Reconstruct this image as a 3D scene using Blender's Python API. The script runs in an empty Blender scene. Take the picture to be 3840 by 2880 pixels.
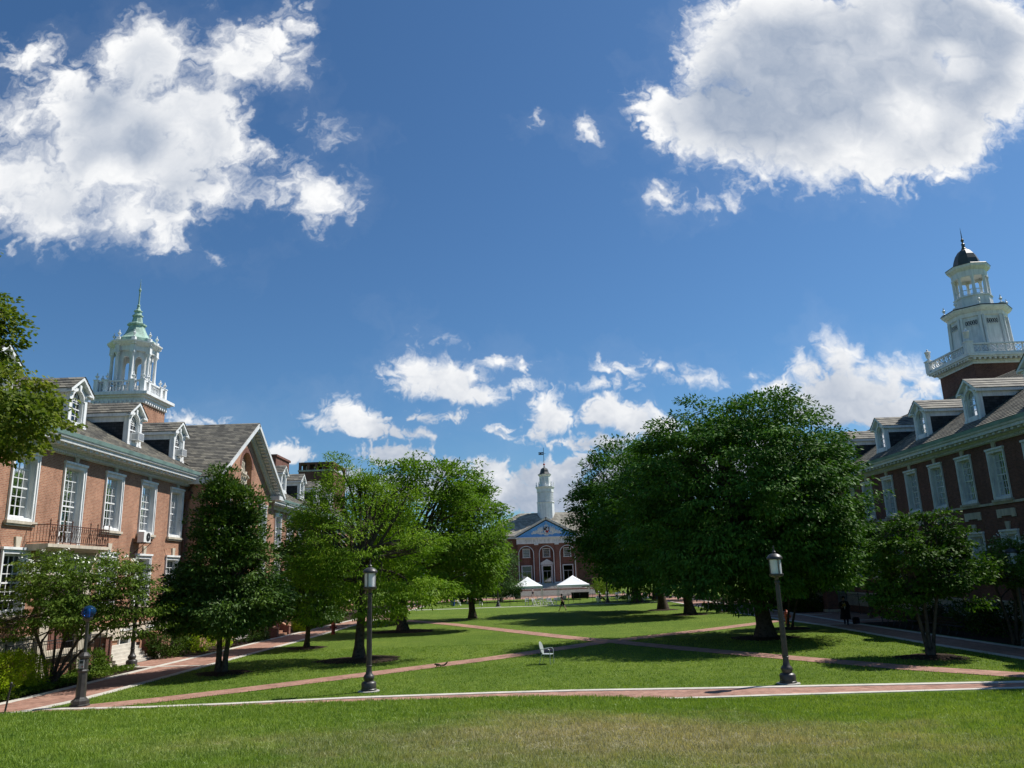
import bpy, bmesh, math, random
import numpy as np
from mathutils import Vector, Matrix, noise as mnoise
random.seed(7); RNG = np.random.default_rng(11)
SC = bpy.context.scene; COL = SC.collection
R = math.radians
PI = math.pi

# ------------------------------------------------------------------ materials
def new_mat(name):
    m = bpy.data.materials.new(name); m.use_nodes = True
    nt = m.node_tree; nt.nodes.clear()
    return m, nt
def N(nt, typ, **kw):
    n = nt.nodes.new(typ)
    for k, v in kw.items():
        if k.startswith('i_'):
            key = k[2:].replace('_', ' ')
            n.inputs[key].default_value = v
        else:
            setattr(n, k, v)
    return n
def L(nt, a, b): nt.links.new(a, b)
def ramp(nt, fac, stops):
    r = nt.nodes.new('ShaderNodeValToRGB')
    el = r.color_ramp.elements
    while len(el) < len(stops): el.new(0.5)
    for e, (p, c) in zip(el, stops):
        e.position = p; e.color = (c[0], c[1], c[2], 1)
    L(nt, fac, r.inputs[0]); return r.outputs[0]
def c4(c): return (c[0], c[1], c[2], 1)
def mixc(nt, fac, a, b, mode='MIX'):
    n = nt.nodes.new('ShaderNodeMix'); n.data_type = 'RGBA'; n.blend_type = mode
    for s, v in ((n.inputs[0], fac), (n.inputs[6], a), (n.inputs[7], b)):
        if hasattr(v, 'is_output'): L(nt, v, s)
        elif isinstance(v, (int, float)): s.default_value = v
        else: s.default_value = c4(v)
    return n.outputs[2]
def pos(nt): return nt.nodes.new('ShaderNodeNewGeometry').outputs['Position']
def noise(nt, vec, scale, detail=3, rough=.55):
    n = N(nt, 'ShaderNodeTexNoise'); n.inputs['Scale'].default_value = scale
    n.inputs['Detail'].default_value = detail; n.inputs['Roughness'].default_value = rough
    L(nt, vec, n.inputs['Vector']); return n.outputs['Fac']
def out(nt, sh):
    o = nt.nodes.new('ShaderNodeOutputMaterial'); L(nt, sh, o.inputs['Surface'])
def principled(nt, color, rough=.6, spec=.4, metal=0.0, bump=None, bstr=.3, bdist=.02):
    p = nt.nodes.new('ShaderNodeBsdfPrincipled')
    if hasattr(color, 'is_output'): L(nt, color, p.inputs['Base Color'])
    else: p.inputs['Base Color'].default_value = c4(color)
    if hasattr(rough, 'is_output'): L(nt, rough, p.inputs['Roughness'])
    else: p.inputs['Roughness'].default_value = rough
    p.inputs['Specular IOR Level'].default_value = spec
    p.inputs['Metallic'].default_value = metal
    if bump is not None:
        b = nt.nodes.new('ShaderNodeBump'); b.inputs['Strength'].default_value = bstr
        b.inputs['Distance'].default_value = bdist
        L(nt, bump, b.inputs['Height']); L(nt, b.outputs[0], p.inputs['Normal'])
    return p.outputs[0]
def plain(name, col, rough=.55, spec=.4, var=.12, scale=3., metal=0.0, bstr=.0, streak=0.):
    """one coloured surface with soft dirt and tone changes"""
    m, nt = new_mat(name); p = pos(nt)
    f = noise(nt, p, scale, 4); f2 = noise(nt, p, scale * 9, 2)
    d = tuple(max(0, x * (1 - var * 2)) for x in col); l = tuple(x * (1 + var) for x in col)
    c = ramp(nt, f, [(.3, d), (.5, col), (.72, l)])
    if streak:      # rain streaks running down the paint
        sc = N(nt, 'ShaderNodeVectorMath', operation='MULTIPLY'); sc.inputs[1].default_value = (2.6, 2.6, .28); L(nt, p, sc.inputs[0])
        c = mixc(nt, 1.0, c, ramp(nt, noise(nt, sc.outputs[0], 2.4, 4, .65), [(.30, (1 - streak, 1 - streak, 1 - streak * .98)), (.55, (1, 1, 1))]), 'MULTIPLY')
    out(nt, principled(nt, c, rough, spec, metal, f2 if bstr else None, bstr, .01))
    return m
def brick_mat(name, c1, c2, mortar, bw=.21, rh=.075, uv='wall', ms=.010, tone=.25):
    m, nt = new_mat(name); p = pos(nt)
    s = N(nt, 'ShaderNodeSeparateXYZ'); L(nt, p, s.inputs[0])
    cb = N(nt, 'ShaderNodeCombineXYZ')
    if uv == 'wall':
        a = N(nt, 'ShaderNodeMath', operation='ADD'); L(nt, s.outputs[0], a.inputs[0]); L(nt, s.outputs[1], a.inputs[1])
        L(nt, a.outputs[0], cb.inputs[0]); L(nt, s.outputs[2], cb.inputs[1])
    else:
        L(nt, s.outputs[0], cb.inputs[0]); L(nt, s.outputs[1], cb.inputs[1])
    b = N(nt, 'ShaderNodeTexBrick'); b.inputs['Scale'].default_value = 1
    b.inputs['Brick Width'].default_value = bw; b.inputs['Row Height'].default_value = rh
    b.inputs['Mortar Size'].default_value = ms; b.inputs['Bias'].default_value = 0
    b.inputs['Color1'].default_value = c4(c1); b.inputs['Color2'].default_value = c4(c2); b.inputs['Mortar'].default_value = c4(mortar)
    L(nt, cb.outputs[0], b.inputs['Vector'])
    f = noise(nt, p, .55, 5, .65); f2 = noise(nt, p, 6., 2)
    t = ramp(nt, f, [(.25, (1 - tone,) * 3), (.75, (1 + tone * .35,) * 3)])
    c = mixc(nt, 1.0, b.outputs['Color'], t, 'MULTIPLY')
    t2 = ramp(nt, f2, [(.2, (.8, .8, .8)), (.8, (1.15, 1.12, 1.1))])
    c = mixc(nt, 1.0, c, t2, 'MULTIPLY')
    if uv == 'wall':
        sc = N(nt, 'ShaderNodeVectorMath', operation='MULTIPLY'); sc.inputs[1].default_value = (1., 1., .16); L(nt, p, sc.inputs[0])
        c = mixc(nt, 1.0, c, ramp(nt, noise(nt, sc.outputs[0], 1.1, 5, .65), [(.30, (.74, .72, .72)), (.55, (1, 1, 1)), (.8, (1.08, 1.07, 1.05))]), 'MULTIPLY')
    else:
        c = mixc(nt, 1.0, c, ramp(nt, noise(nt, p, 1.6, 5, .7), [(.32, (.66, .64, .62)), (.55, (1, 1, 1)), (.8, (1.14, 1.12, 1.1))]), 'MULTIPLY')
    out(nt, principled(nt, c, .85, .2, 0, b.outputs['Fac'], -.35, .01))
    return m
def slate_mat(name, cols, rw=.42, rh=.16):
    m, nt = new_mat(name); p = pos(nt)
    s = N(nt, 'ShaderNodeSeparateXYZ'); L(nt, p, s.inputs[0])
    a = N(nt, 'ShaderNodeMath', operation='ADD'); L(nt, s.outputs[0], a.inputs[0]); L(nt, s.outputs[1], a.inputs[1])
    cb = N(nt, 'ShaderNodeCombineXYZ'); L(nt, a.outputs[0], cb.inputs[0]); L(nt, s.outputs[2], cb.inputs[1])
    b = N(nt, 'ShaderNodeTexBrick'); b.inputs['Scale'].default_value = 1
    b.inputs['Brick Width'].default_value = rw; b.inputs['Row Height'].default_value = rh; b.inputs['Mortar Size'].default_value = .008
    b.inputs['Color1'].default_value = c4((0, 0, 0)); b.inputs['Color2'].default_value = c4((1, 1, 1)); b.inputs['Mortar'].default_value = c4((.1, .1, .1))
    L(nt, cb.outputs[0], b.inputs['Vector'])
    f = noise(nt, p, 1.7, 5, .7)
    mx = N(nt, 'ShaderNodeMath', operation='ADD'); L(nt, b.outputs['Color'], mx.inputs[0]); L(nt, f, mx.inputs[1])
    h = N(nt, 'ShaderNodeMath', operation='MULTIPLY'); h.inputs[1].default_value = .5; L(nt, mx.outputs[0], h.inputs[0])
    c = ramp(nt, h.outputs[0], [(.15, cols[0]), (.45, cols[1]), (.8, cols[2])])
    c = mixc(nt, b.outputs['Fac'], c, tuple(x * .4 for x in cols[0]))
    out(nt, principled(nt, c, .75, .25, 0, b.outputs['Fac'], -.5, .02))
    return m
def leaf_mat(name, dark, mid, light, trans=.35, spec=.06, rough=.55):
    m, nt = new_mat(name); p = pos(nt)
    f = noise(nt, p, .55, 2); f2 = noise(nt, p, 5.5, 2)
    a = N(nt, 'ShaderNodeMath', operation='MULTIPLY_ADD'); a.inputs[1].default_value = .45; L(nt, f, a.inputs[0])
    h = N(nt, 'ShaderNodeMath', operation='MULTIPLY'); h.inputs[1].default_value = .55; L(nt, f2, h.inputs[0])
    L(nt, h.outputs[0], a.inputs[2])
    c = ramp(nt, a.outputs[0], [(.36, dark), (.5, mid), (.66, light)])
    pr = principled(nt, c, rough, spec)
    tr = N(nt, 'ShaderNodeBsdfTranslucent')
    ct = mixc(nt, 1.0, c, (1.05, 1.2, .4), 'MULTIPLY'); L(nt, ct, tr.inputs[0])
    mx = N(nt, 'ShaderNodeMixShader'); mx.inputs[0].default_value = trans
    L(nt, pr, mx.inputs[1]); L(nt, tr.outputs[0], mx.inputs[2])
    out(nt, mx.outputs[0]); return m
def grass_mat(name, blades):
    m, nt = new_mat(name); p = pos(nt)
    f1 = noise(nt, p, .16, 4, .6); f2 = noise(nt, p, 1.3, 3); f3 = noise(nt, p, 16. if blades else 7., 2, .7)
    g = ramp(nt, f3, [(.25, (0.053, 0.102, 0.012)), (.5, (0.125, 0.206, 0.021)), (.78, (0.266, 0.346, 0.053))])
    c = mixc(nt, .40, g, ramp(nt, f2, [(.3, (0.080, 0.145, 0.015)), (.7, (0.199, 0.272, 0.030))]))
    # worn, straw coloured patches
    def patch(cx, cy, r0, r1, rx=1.):
        s = N(nt, 'ShaderNodeVectorMath', operation='SUBTRACT'); s.inputs[1].default_value = (cx, cy, 0); L(nt, p, s.inputs[0])
        sc = N(nt, 'ShaderNodeVectorMath', operation='MULTIPLY'); sc.inputs[1].default_value = (1 / rx, 1, 0); L(nt, s.outputs[0], sc.inputs[0])
        ln = N(nt, 'ShaderNodeVectorMath', operation='LENGTH'); L(nt, sc.outputs[0], ln.inputs[0])
        wob = N(nt, 'ShaderNodeMath', operation='MULTIPLY_ADD'); wob.inputs[1].default_value = 7.; wob0 = N(nt, 'ShaderNodeMath', operation='SUBTRACT'); L(nt, noise(nt, p, .75, 5, .65), wob0.inputs[0]); wob0.inputs[1].default_value = .25; L(nt, wob0.outputs[0], wob.inputs[0]); L(nt, ln.outputs['Value'], wob.inputs[2])
        mr = N(nt, 'ShaderNodeMapRange'); mr.inputs[1].default_value = r0; mr.inputs[2].default_value = r1
        mr.inputs[3].default_value = 1; mr.inputs[4].default_value = 0; L(nt, wob.outputs[0], mr.inputs[0])
        return mr.outputs[0]
    straw = ramp(nt, f3, [(.25, (.16, .145, .055)), (.5, (.30, .265, .125)), (.78, (.48, .42, .24))])
    k = N(nt, 'ShaderNodeMath', operation='MULTIPLY'); k.inputs[1].default_value = .92
    L(nt, patch(2.1, 14.3, 3.2, 7.6, 1.25), k.inputs[0])
    c = mixc(nt, k.outputs[0], c, straw)
    for q in ((1.2, 71, .6, 2.6, 1.6), (-6, 52, .2, 2.3, 1.), (-4.5, 15, .6, 4.4, 1.6), (9, 17.5, .2, 3.5, 1.)):
        k2 = N(nt, 'ShaderNodeMath', operation='MULTIPLY'); k2.inputs[1].default_value = .38; L(nt, patch(*q), k2.inputs[0])
        c = mixc(nt, k2.outputs[0], c, straw)
    c = mixc(nt, 1.0, c, ramp(nt, f1, [(.25, (.70, .78, .65)), (.5, (.95, .95, .95)), (.75, (1.22, 1.12, 1.2))]), 'MULTIPLY')
    if blades:
        c = mixc(nt, 1.0, c, (1.5, 1.5, 1.9), 'MULTIPLY')
        pr = principled(nt, c, .5, .3)
        tr = N(nt, 'ShaderNodeBsdfTranslucent'); ct = mixc(nt, 1.0, c, (1.2, 1.15, .5), 'MULTIPLY'); L(nt, ct, tr.inputs[0])
        mx = N(nt, 'ShaderNodeMixShader'); mx.inputs[0].default_value = .35
        L(nt, pr, mx.inputs[1]); L(nt, tr.outputs[0], mx.inputs[2]); out(nt, mx.outputs[0])
    else:
        c = mixc(nt, 1.0, c, (.82, .82, 1.05), 'MULTIPLY')
        sc = N(nt, 'ShaderNodeVectorMath', operation='MULTIPLY'); sc.inputs[1].default_value = (1, .45, 1); L(nt, p, sc.inputs[0])
        f4 = noise(nt, sc.outputs[0], 9., 4, .75)
        out(nt, principled(nt, c, .9, .08, 0, f4, 1.0, .12))
    return m
def glass_mat(name, tint=(.42, .46, .48), refl=1.0):
    m, nt = new_mat(name)
    t = N(nt, 'ShaderNodeBsdfTransparent'); t.inputs[0].default_value = c4(tint)
    g = N(nt, 'ShaderNodeBsdfGlossy'); g.inputs['Roughness'].default_value = .03; g.inputs[0].default_value = (.95, .97, 1, 1)
    f = N(nt, 'ShaderNodeFresnel'); f.inputs['IOR'].default_value = 1.6
    k = N(nt, 'ShaderNodeMath', operation='MULTIPLY_ADD'); k.inputs[1].default_value = refl; k.inputs[2].default_value = .05; L(nt, f.outputs[0], k.inputs[0])
    mx = N(nt, 'ShaderNodeMixShader'); L(nt, k.outputs[0], mx.inputs[0]); L(nt, t.outputs[0], mx.inputs[1]); L(nt, g.outputs[0], mx.inputs[2])
    out(nt, mx.outputs[0]); return m

M = {}
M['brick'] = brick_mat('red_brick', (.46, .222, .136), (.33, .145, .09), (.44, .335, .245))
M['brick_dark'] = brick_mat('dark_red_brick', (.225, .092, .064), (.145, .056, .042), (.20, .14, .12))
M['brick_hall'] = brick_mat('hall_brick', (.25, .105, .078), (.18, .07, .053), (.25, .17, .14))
M['paver'] = brick_mat('brick_paving', (.45, .25, .185), (.33, .17, .125), (.36, .28, .23), .22, .11, 'floor', .008, .3)
M['slate'] = slate_mat('roof_slate', [(.075, .072, .065), (.165, .155, .13), (.29, .265, .21)])
M['slate_dark'] = slate_mat('cheek_slate', [(.018, .020, .022), (.032, .035, .038), (.055, .058, .062)], .3, .17)
M['slate_pale'] = slate_mat('hall_slate', [(.17, .155, .125), (.30, .275, .225), (.45, .42, .34)], .5, .25)
M['white'] = plain('white_paint', (.78, .79, .78), .5, .35, .06, 1.6, streak=.22)
M['greywhite'] = plain('weathered_white_paint', (.66, .68, .68), .55, .35, .05, .8, streak=.25)
M['stone'] = plain('cream_stone', (.56, .50, .40), .8, .2, .11, 1.5, 0, .2, .3)
M['granite'] = plain('pale_granite', (.52, .49, .43), .85, .2, .12, 2.2, 0, .2)
M['concrete'] = plain('concrete', (.42, .40, .36), .9, .2, .1, 1.4)
M['copper'] = plain('green_copper', (.34, .49, .405), .65, .3, .2, 1.6, streak=.35)
M['copper_gutter'] = plain('gutter_copper', (.24, .36, .33), .6, .3, .2, .9)
M['darkcopper'] = plain('dark_copper', (.07, .075, .07), .5, .4, .2, 1.5)
M['glass'] = glass_mat('window_glass', (.36, .40, .42), .75)
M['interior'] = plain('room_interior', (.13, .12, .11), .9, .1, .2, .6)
M['blind'] = plain('window_blind', (.52, .51, .47), .85, .2, .1, 2.)
M['iron'] = plain('black_iron', (.022, .022, .024), .42, .5, .15, 5.)
M['lampiron'] = plain('lamp_post_paint', (.045, .043, .040), .42, .5, .2, 6.)
M['rust'] = plain('rusty_iron', (.095, .042, .028), .7, .3, .3, 8.)
M['downpipe'] = plain('brown_pipe', (.10, .05, .036), .6, .3, .15, 3.)
M['lampglass'] = plain('frosted_lamp_glass', (.74, .75, .76), .3, .5, .03, 4.)
M['bark'] = plain('tree_bark', (.085, .068, .052), .9, .15, .3, 7., 0, .8)
M['bark_grey'] = plain('smooth_grey_bark', (.16, .14, .115), .85, .15, .25, 6., 0, .5)
M['mulch'] = plain('dark_mulch', (.035, .024, .017), .95, .1, .4, 9., 0, 1.)
M['lawn'] = grass_mat('lawn_turf', False)
M['blade'] = grass_mat('grass_blades', True)
M['leaf_big'] = leaf_mat('leaf_deep_green', (0.028, 0.073, 0.014), (0.064, 0.150, 0.023), (0.130, 0.248, 0.038), .17)
M['leaf_oak'] = leaf_mat('leaf_bright_green', (0.066, 0.136, 0.012), (0.146, 0.253, 0.019), (0.276, 0.375, 0.032), .28)
M['leaf_maple_small'] = leaf_mat('leaf_small_maple', (0.020, 0.053, 0.008), (0.050, 0.111, 0.013), (0.126, 0.215, 0.028), .2)
M['leaf_linden'] = leaf_mat('leaf_mid_green', (0.050, 0.110, 0.014), (0.110, 0.201, 0.021), (0.191, 0.298, 0.035), .36)
M['leaf_mag'] = leaf_mat('leaf_dark_glossy', (0.024, 0.056, 0.012), (0.058, 0.116, 0.021), (0.122, 0.196, 0.028), .18, .14, .5)
M['leaf_dog'] = leaf_mat('leaf_dogwood', (0.049, 0.092, 0.013), (0.100, 0.163, 0.023), (0.176, 0.228, 0.040), .28)
M['leaf_near'] = leaf_mat('leaf_maple', (0.060, 0.096, 0.016), (0.131, 0.176, 0.029), (0.263, 0.272, 0.046), .34)
M['leaf_yew'] = leaf_mat('leaf_yew', (0.164, 0.265, 0.016), (0.346, 0.468, 0.025), (0.582, 0.671, 0.046), .4)
M['leaf_fir'] = leaf_mat('leaf_conifer', (0.028, 0.064, 0.021), (0.063, 0.122, 0.036), (0.114, 0.184, 0.049), .2)
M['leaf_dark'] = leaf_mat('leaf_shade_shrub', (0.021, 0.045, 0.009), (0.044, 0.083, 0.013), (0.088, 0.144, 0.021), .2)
M['petal'] = plain('white_petals', (.80, .82, .70), .7, .2, .05, 3.)
M['canvas'] = plain('white_canvas', (.86, .87, .88), .6, .2, .03, 1.)
M['alu'] = plain('aluminium', (.55, .56, .57), .35, .5, .06, 3., .7)
M['plastic_white'] = plain('white_plastic', (.78, .78, .76), .45, .4, .05, 4.)
M['table'] = plain('table_top', (.30, .27, .23), .6, .3, .1, 2.)
M['chairpaint'] = plain('grey_green_metal_paint', (.36, .40, .38), .4, .5, .08, 8.)
M['red'] = plain('hydrant_red', (.28, .035, .022), .5, .45, .25, 8.)
M['orange'] = plain('hydrant_orange', (.50, .09, .03), .5, .45, .25, 8.)
M['blueplastic'] = plain('blue_plastic', (.02, .06, .24), .4, .5, .1, 4.)
M['pedblue'] = plain('pediment_blue', (.16, .42, .78), .7, .2, .06, 1.)
M['wood'] = plain('weathered_bench_wood', (.34, .33, .31), .8, .2, .15, 6.)
M['black'] = plain('black_cloth', (.012, .012, .014), .85, .2, .2, 6.)
M['navy'] = plain('navy_cloth', (.02, .025, .045), .85, .2, .2, 6.)
M['skin'] = plain('skin', (.42, .25, .17), .55, .35, .06, 6.)
M['hair'] = plain('dark_hair', (.025, .018, .013), .6, .3, .2, 9.)
M['cloth_white'] = plain('white_cotton', (.75, .75, .74), .85, .2, .05, 6.)
M['gold'] = plain('gold_cloth', (.48, .32, .06), .7, .3, .15, 8.)
M['squirrel'] = plain('squirrel_fur', (.085, .062, .045), .9, .1, .25, 20.)
M['cratered'] = plain('heraldic_red', (.42, .03, .03), .6, .3, .05, 3.)
M['steel'] = plain('grey_steel', (.33, .34, .35), .45, .5, .1, 3., .3)

# ------------------------------------------------------------------ mesh builder
class MB:
    def __init__(s, xf=None): s.v = []; s.f = []; s.xf = xf
    def add(s, vs, fs):
        b = len(s.v)
        for p in vs: s.v.append(s.xf(*p) if s.xf else tuple(p))
        for f in fs: s.f.append(tuple(b + i for i in f))
    def box(s, a0, a1, b0, b1, c0, c1):
        s.add([(a0, b0, c0), (a1, b0, c0), (a1, b1, c0), (a0, b1, c0), (a0, b0, c1), (a1, b0, c1), (a1, b1, c1), (a0, b1, c1)],
              [(3, 2, 1, 0), (4, 5, 6, 7), (0, 1, 5, 4), (1, 2, 6, 5), (2, 3, 7, 6), (3, 0, 4, 7)])
    def cbox(s, cx, cy, cz, sx, sy, sz): s.box(cx - sx / 2, cx + sx / 2, cy - sy / 2, cy + sy / 2, cz - sz / 2, cz + sz / 2)
    def quad(s, *p): s.add(p, [tuple(range(len(p)))])
    def prism(s, poly, axis, t0, t1):
        """poly of 2D points in the two other axes, pushed along axis"""
        def P(a, b, t): return {'x': (t, a, b), 'y': (a, t, b), 'z': (a, b, t)}[axis]
        n = len(poly)
        s.add([P(a, b, t0) for a, b in poly] + [P(a, b, t1) for a, b in poly],
              [tuple(range(n))[::-1], tuple(range(n, 2 * n))] + [(i, (i + 1) % n, n + (i + 1) % n, n + i) for i in range(n)])
    def tube(s, path, rad, n=8, cap=True):
        path = [Vector(p) for p in path]
        if not isinstance(rad, (list, tuple)): rad = [rad] * len(path)
        vs = []; fs = []; up = None
        for i, p in enumerate(path):
            d = (path[min(i + 1, len(path) - 1)] - path[max(i - 1, 0)])
            d = d.normalized() if d.length > 1e-9 else Vector((0, 0, 1))
            if up is None: up = Vector((1, 0, 0)) if abs(d.x) < .8 else Vector((0, 1, 0))
            a = (up - d * up.dot(d))
            a = a.normalized() if a.length > 1e-6 else d.orthogonal().normalized()
            up = a; b = d.cross(a)
            for k in range(n):
                t = 2 * PI * k / n
                vs.append(p + a * math.cos(t) * rad[i] + b * math.sin(t) * rad[i])
        for i in range(len(path) - 1):
            for k in range(n):
                fs.append((i * n + k, i * n + (k + 1) % n, (i + 1) * n + (k + 1) % n, (i + 1) * n + k))
        if cap:
            fs.append(tuple(range(n))[::-1]); m = (len(path) - 1) * n; fs.append(tuple(range(m, m + n)))
        s.add([tuple(v) for v in vs], fs)
    def lathe(s, prof, cx=0, cy=0, n=16, rot=0, cap=True):
        vs = []; fs = []
        for r, z in prof:
            for k in range(n):
                t = rot + 2 * PI * k / n
                vs.append((cx + r * math.cos(t), cy + r * math.sin(t), z))
        for i in range(len(prof) - 1):
            for k in range(n):
                fs.append((i * n + k, i * n + (k + 1) % n, (i + 1) * n + (k + 1) % n, (i + 1) * n + k))
        if cap:
            fs.append(tuple(range(n))[::-1]); m = (len(prof) - 1) * n; fs.append(tuple(range(m, m + n)))
        s.add(vs, fs)
    def shingle(s, e0, e1, r1, r0, rows, lift=.035):
        """roof plane from eave edge e0-e1 up to ridge edge r0-r1 in overlapping courses"""
        e0, e1, r0, r1 = map(Vector, (e0, e1, r0, r1))
        nrm = (e1 - e0).cross(r0 - e0).normalized()
        if nrm.z < 0: nrm = -nrm
        for i in range(rows):
            a, b = i / rows, (i + 1) / rows
            p0, p1 = e0.lerp(r0, a), e1.lerp(r1, a); q0, q1 = e0.lerp(r0, b), e1.lerp(r1, b)
            u = nrm * lift
            s.add([tuple(p0 + u), tuple(p1 + u), tuple(q1), tuple(q0), tuple(p0), tuple(p1)], [(0, 1, 2, 3), (4, 5, 1, 0)])
    def build(s, name, mat, parent=None, org=(0, 0, 0), smooth=False, fix=True):
        me = bpy.data.meshes.new(name)
        me.from_pydata([(x - org[0], y - org[1], z - org[2]) for x, y, z in s.v], [], s.f)
        if fix:
            bm = bmesh.new(); bm.from_mesh(me); bmesh.ops.recalc_face_normals(bm, faces=bm.faces[:]); bm.to_mesh(me); bm.free()
        if smooth:
            me.polygons.foreach_set('use_smooth', [True] * len(me.polygons))
            try: me.set_sharp_from_angle(angle=R(40))
            except Exception: pass
        me.materials.append(mat); me.update()
        o = bpy.data.objects.new(name, me); COL.objects.link(o)
        if parent is not None: o.parent = parent
        return o
def tag(o, label=None, cat=None, group=None, kind=None):
    for k, v in (('label', label), ('category', cat), ('group', group), ('kind', kind)):
        if v: o[k] = v
    return o
def thing(name, label, cat, loc=(0, 0, 0), rz=0, group=None):
    o = bpy.data.objects.new(name, None); COL.objects.link(o)
    o.empty_display_size = .3
    o.location = loc; o.rotation_euler = (0, 0, rz)
    return tag(o, label, cat, group)
def copy_tree(o, parent=None):
    c = o.copy(); COL.objects.link(c)
    if parent is not None: c.parent = parent
    for ch in [x for x in o.children]: copy_tree(ch, c)
    return c
def raw_mesh(name, verts, nper, mat, parent=None):
    """verts (n*nper,3) array of separate n-gons"""
    verts = np.asarray(verts, dtype=np.float32).reshape(-1, 3); nv = len(verts); nf = nv // nper
    me = bpy.data.meshes.new(name)
    me.vertices.add(nv); me.loops.add(nv); me.polygons.add(nf)
    me.vertices.foreach_set('co', verts.ravel())
    me.loops.foreach_set('vertex_index', np.arange(nv, dtype=np.int32))
    me.polygons.foreach_set('loop_start', np.arange(0, nv, nper, dtype=np.int32))
    me.materials.append(mat); me.update(calc_edges=True)
    o = bpy.data.objects.new(name, me); COL.objects.link(o)
    if parent is not None: o.parent = parent
    return o

# ------------------------------------------------------------------ camera
cam = bpy.data.cameras.new('camera'); co = bpy.data.objects.new('camera', cam); COL.objects.link(co)
cam.sensor_width = 36; cam.lens = 27.03; cam.clip_start = .1; cam.clip_end = 6000
co.matrix_world = Matrix.Translation((0, 0, 4.0)) @ Matrix.Rotation(R(90 + 13.87), 4, 'X') @ Matrix.Rotation(R(-1.9), 4, 'Z')
SC.camera = co
# ------------------------------------------------------------------ sun
SUN = Vector((.552, .249, .796)).normalized()
sl = bpy.data.lights.new('sun', 'SUN'); sl.energy = 5.0; sl.angle = R(.55); sl.color = (1.0, .955, .89)
so = bpy.data.objects.new('sun', sl); COL.objects.link(so); so.rotation_euler = SUN.to_track_quat('Z', 'Y').to_euler(); so.location = (40, 20, 60)
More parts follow.
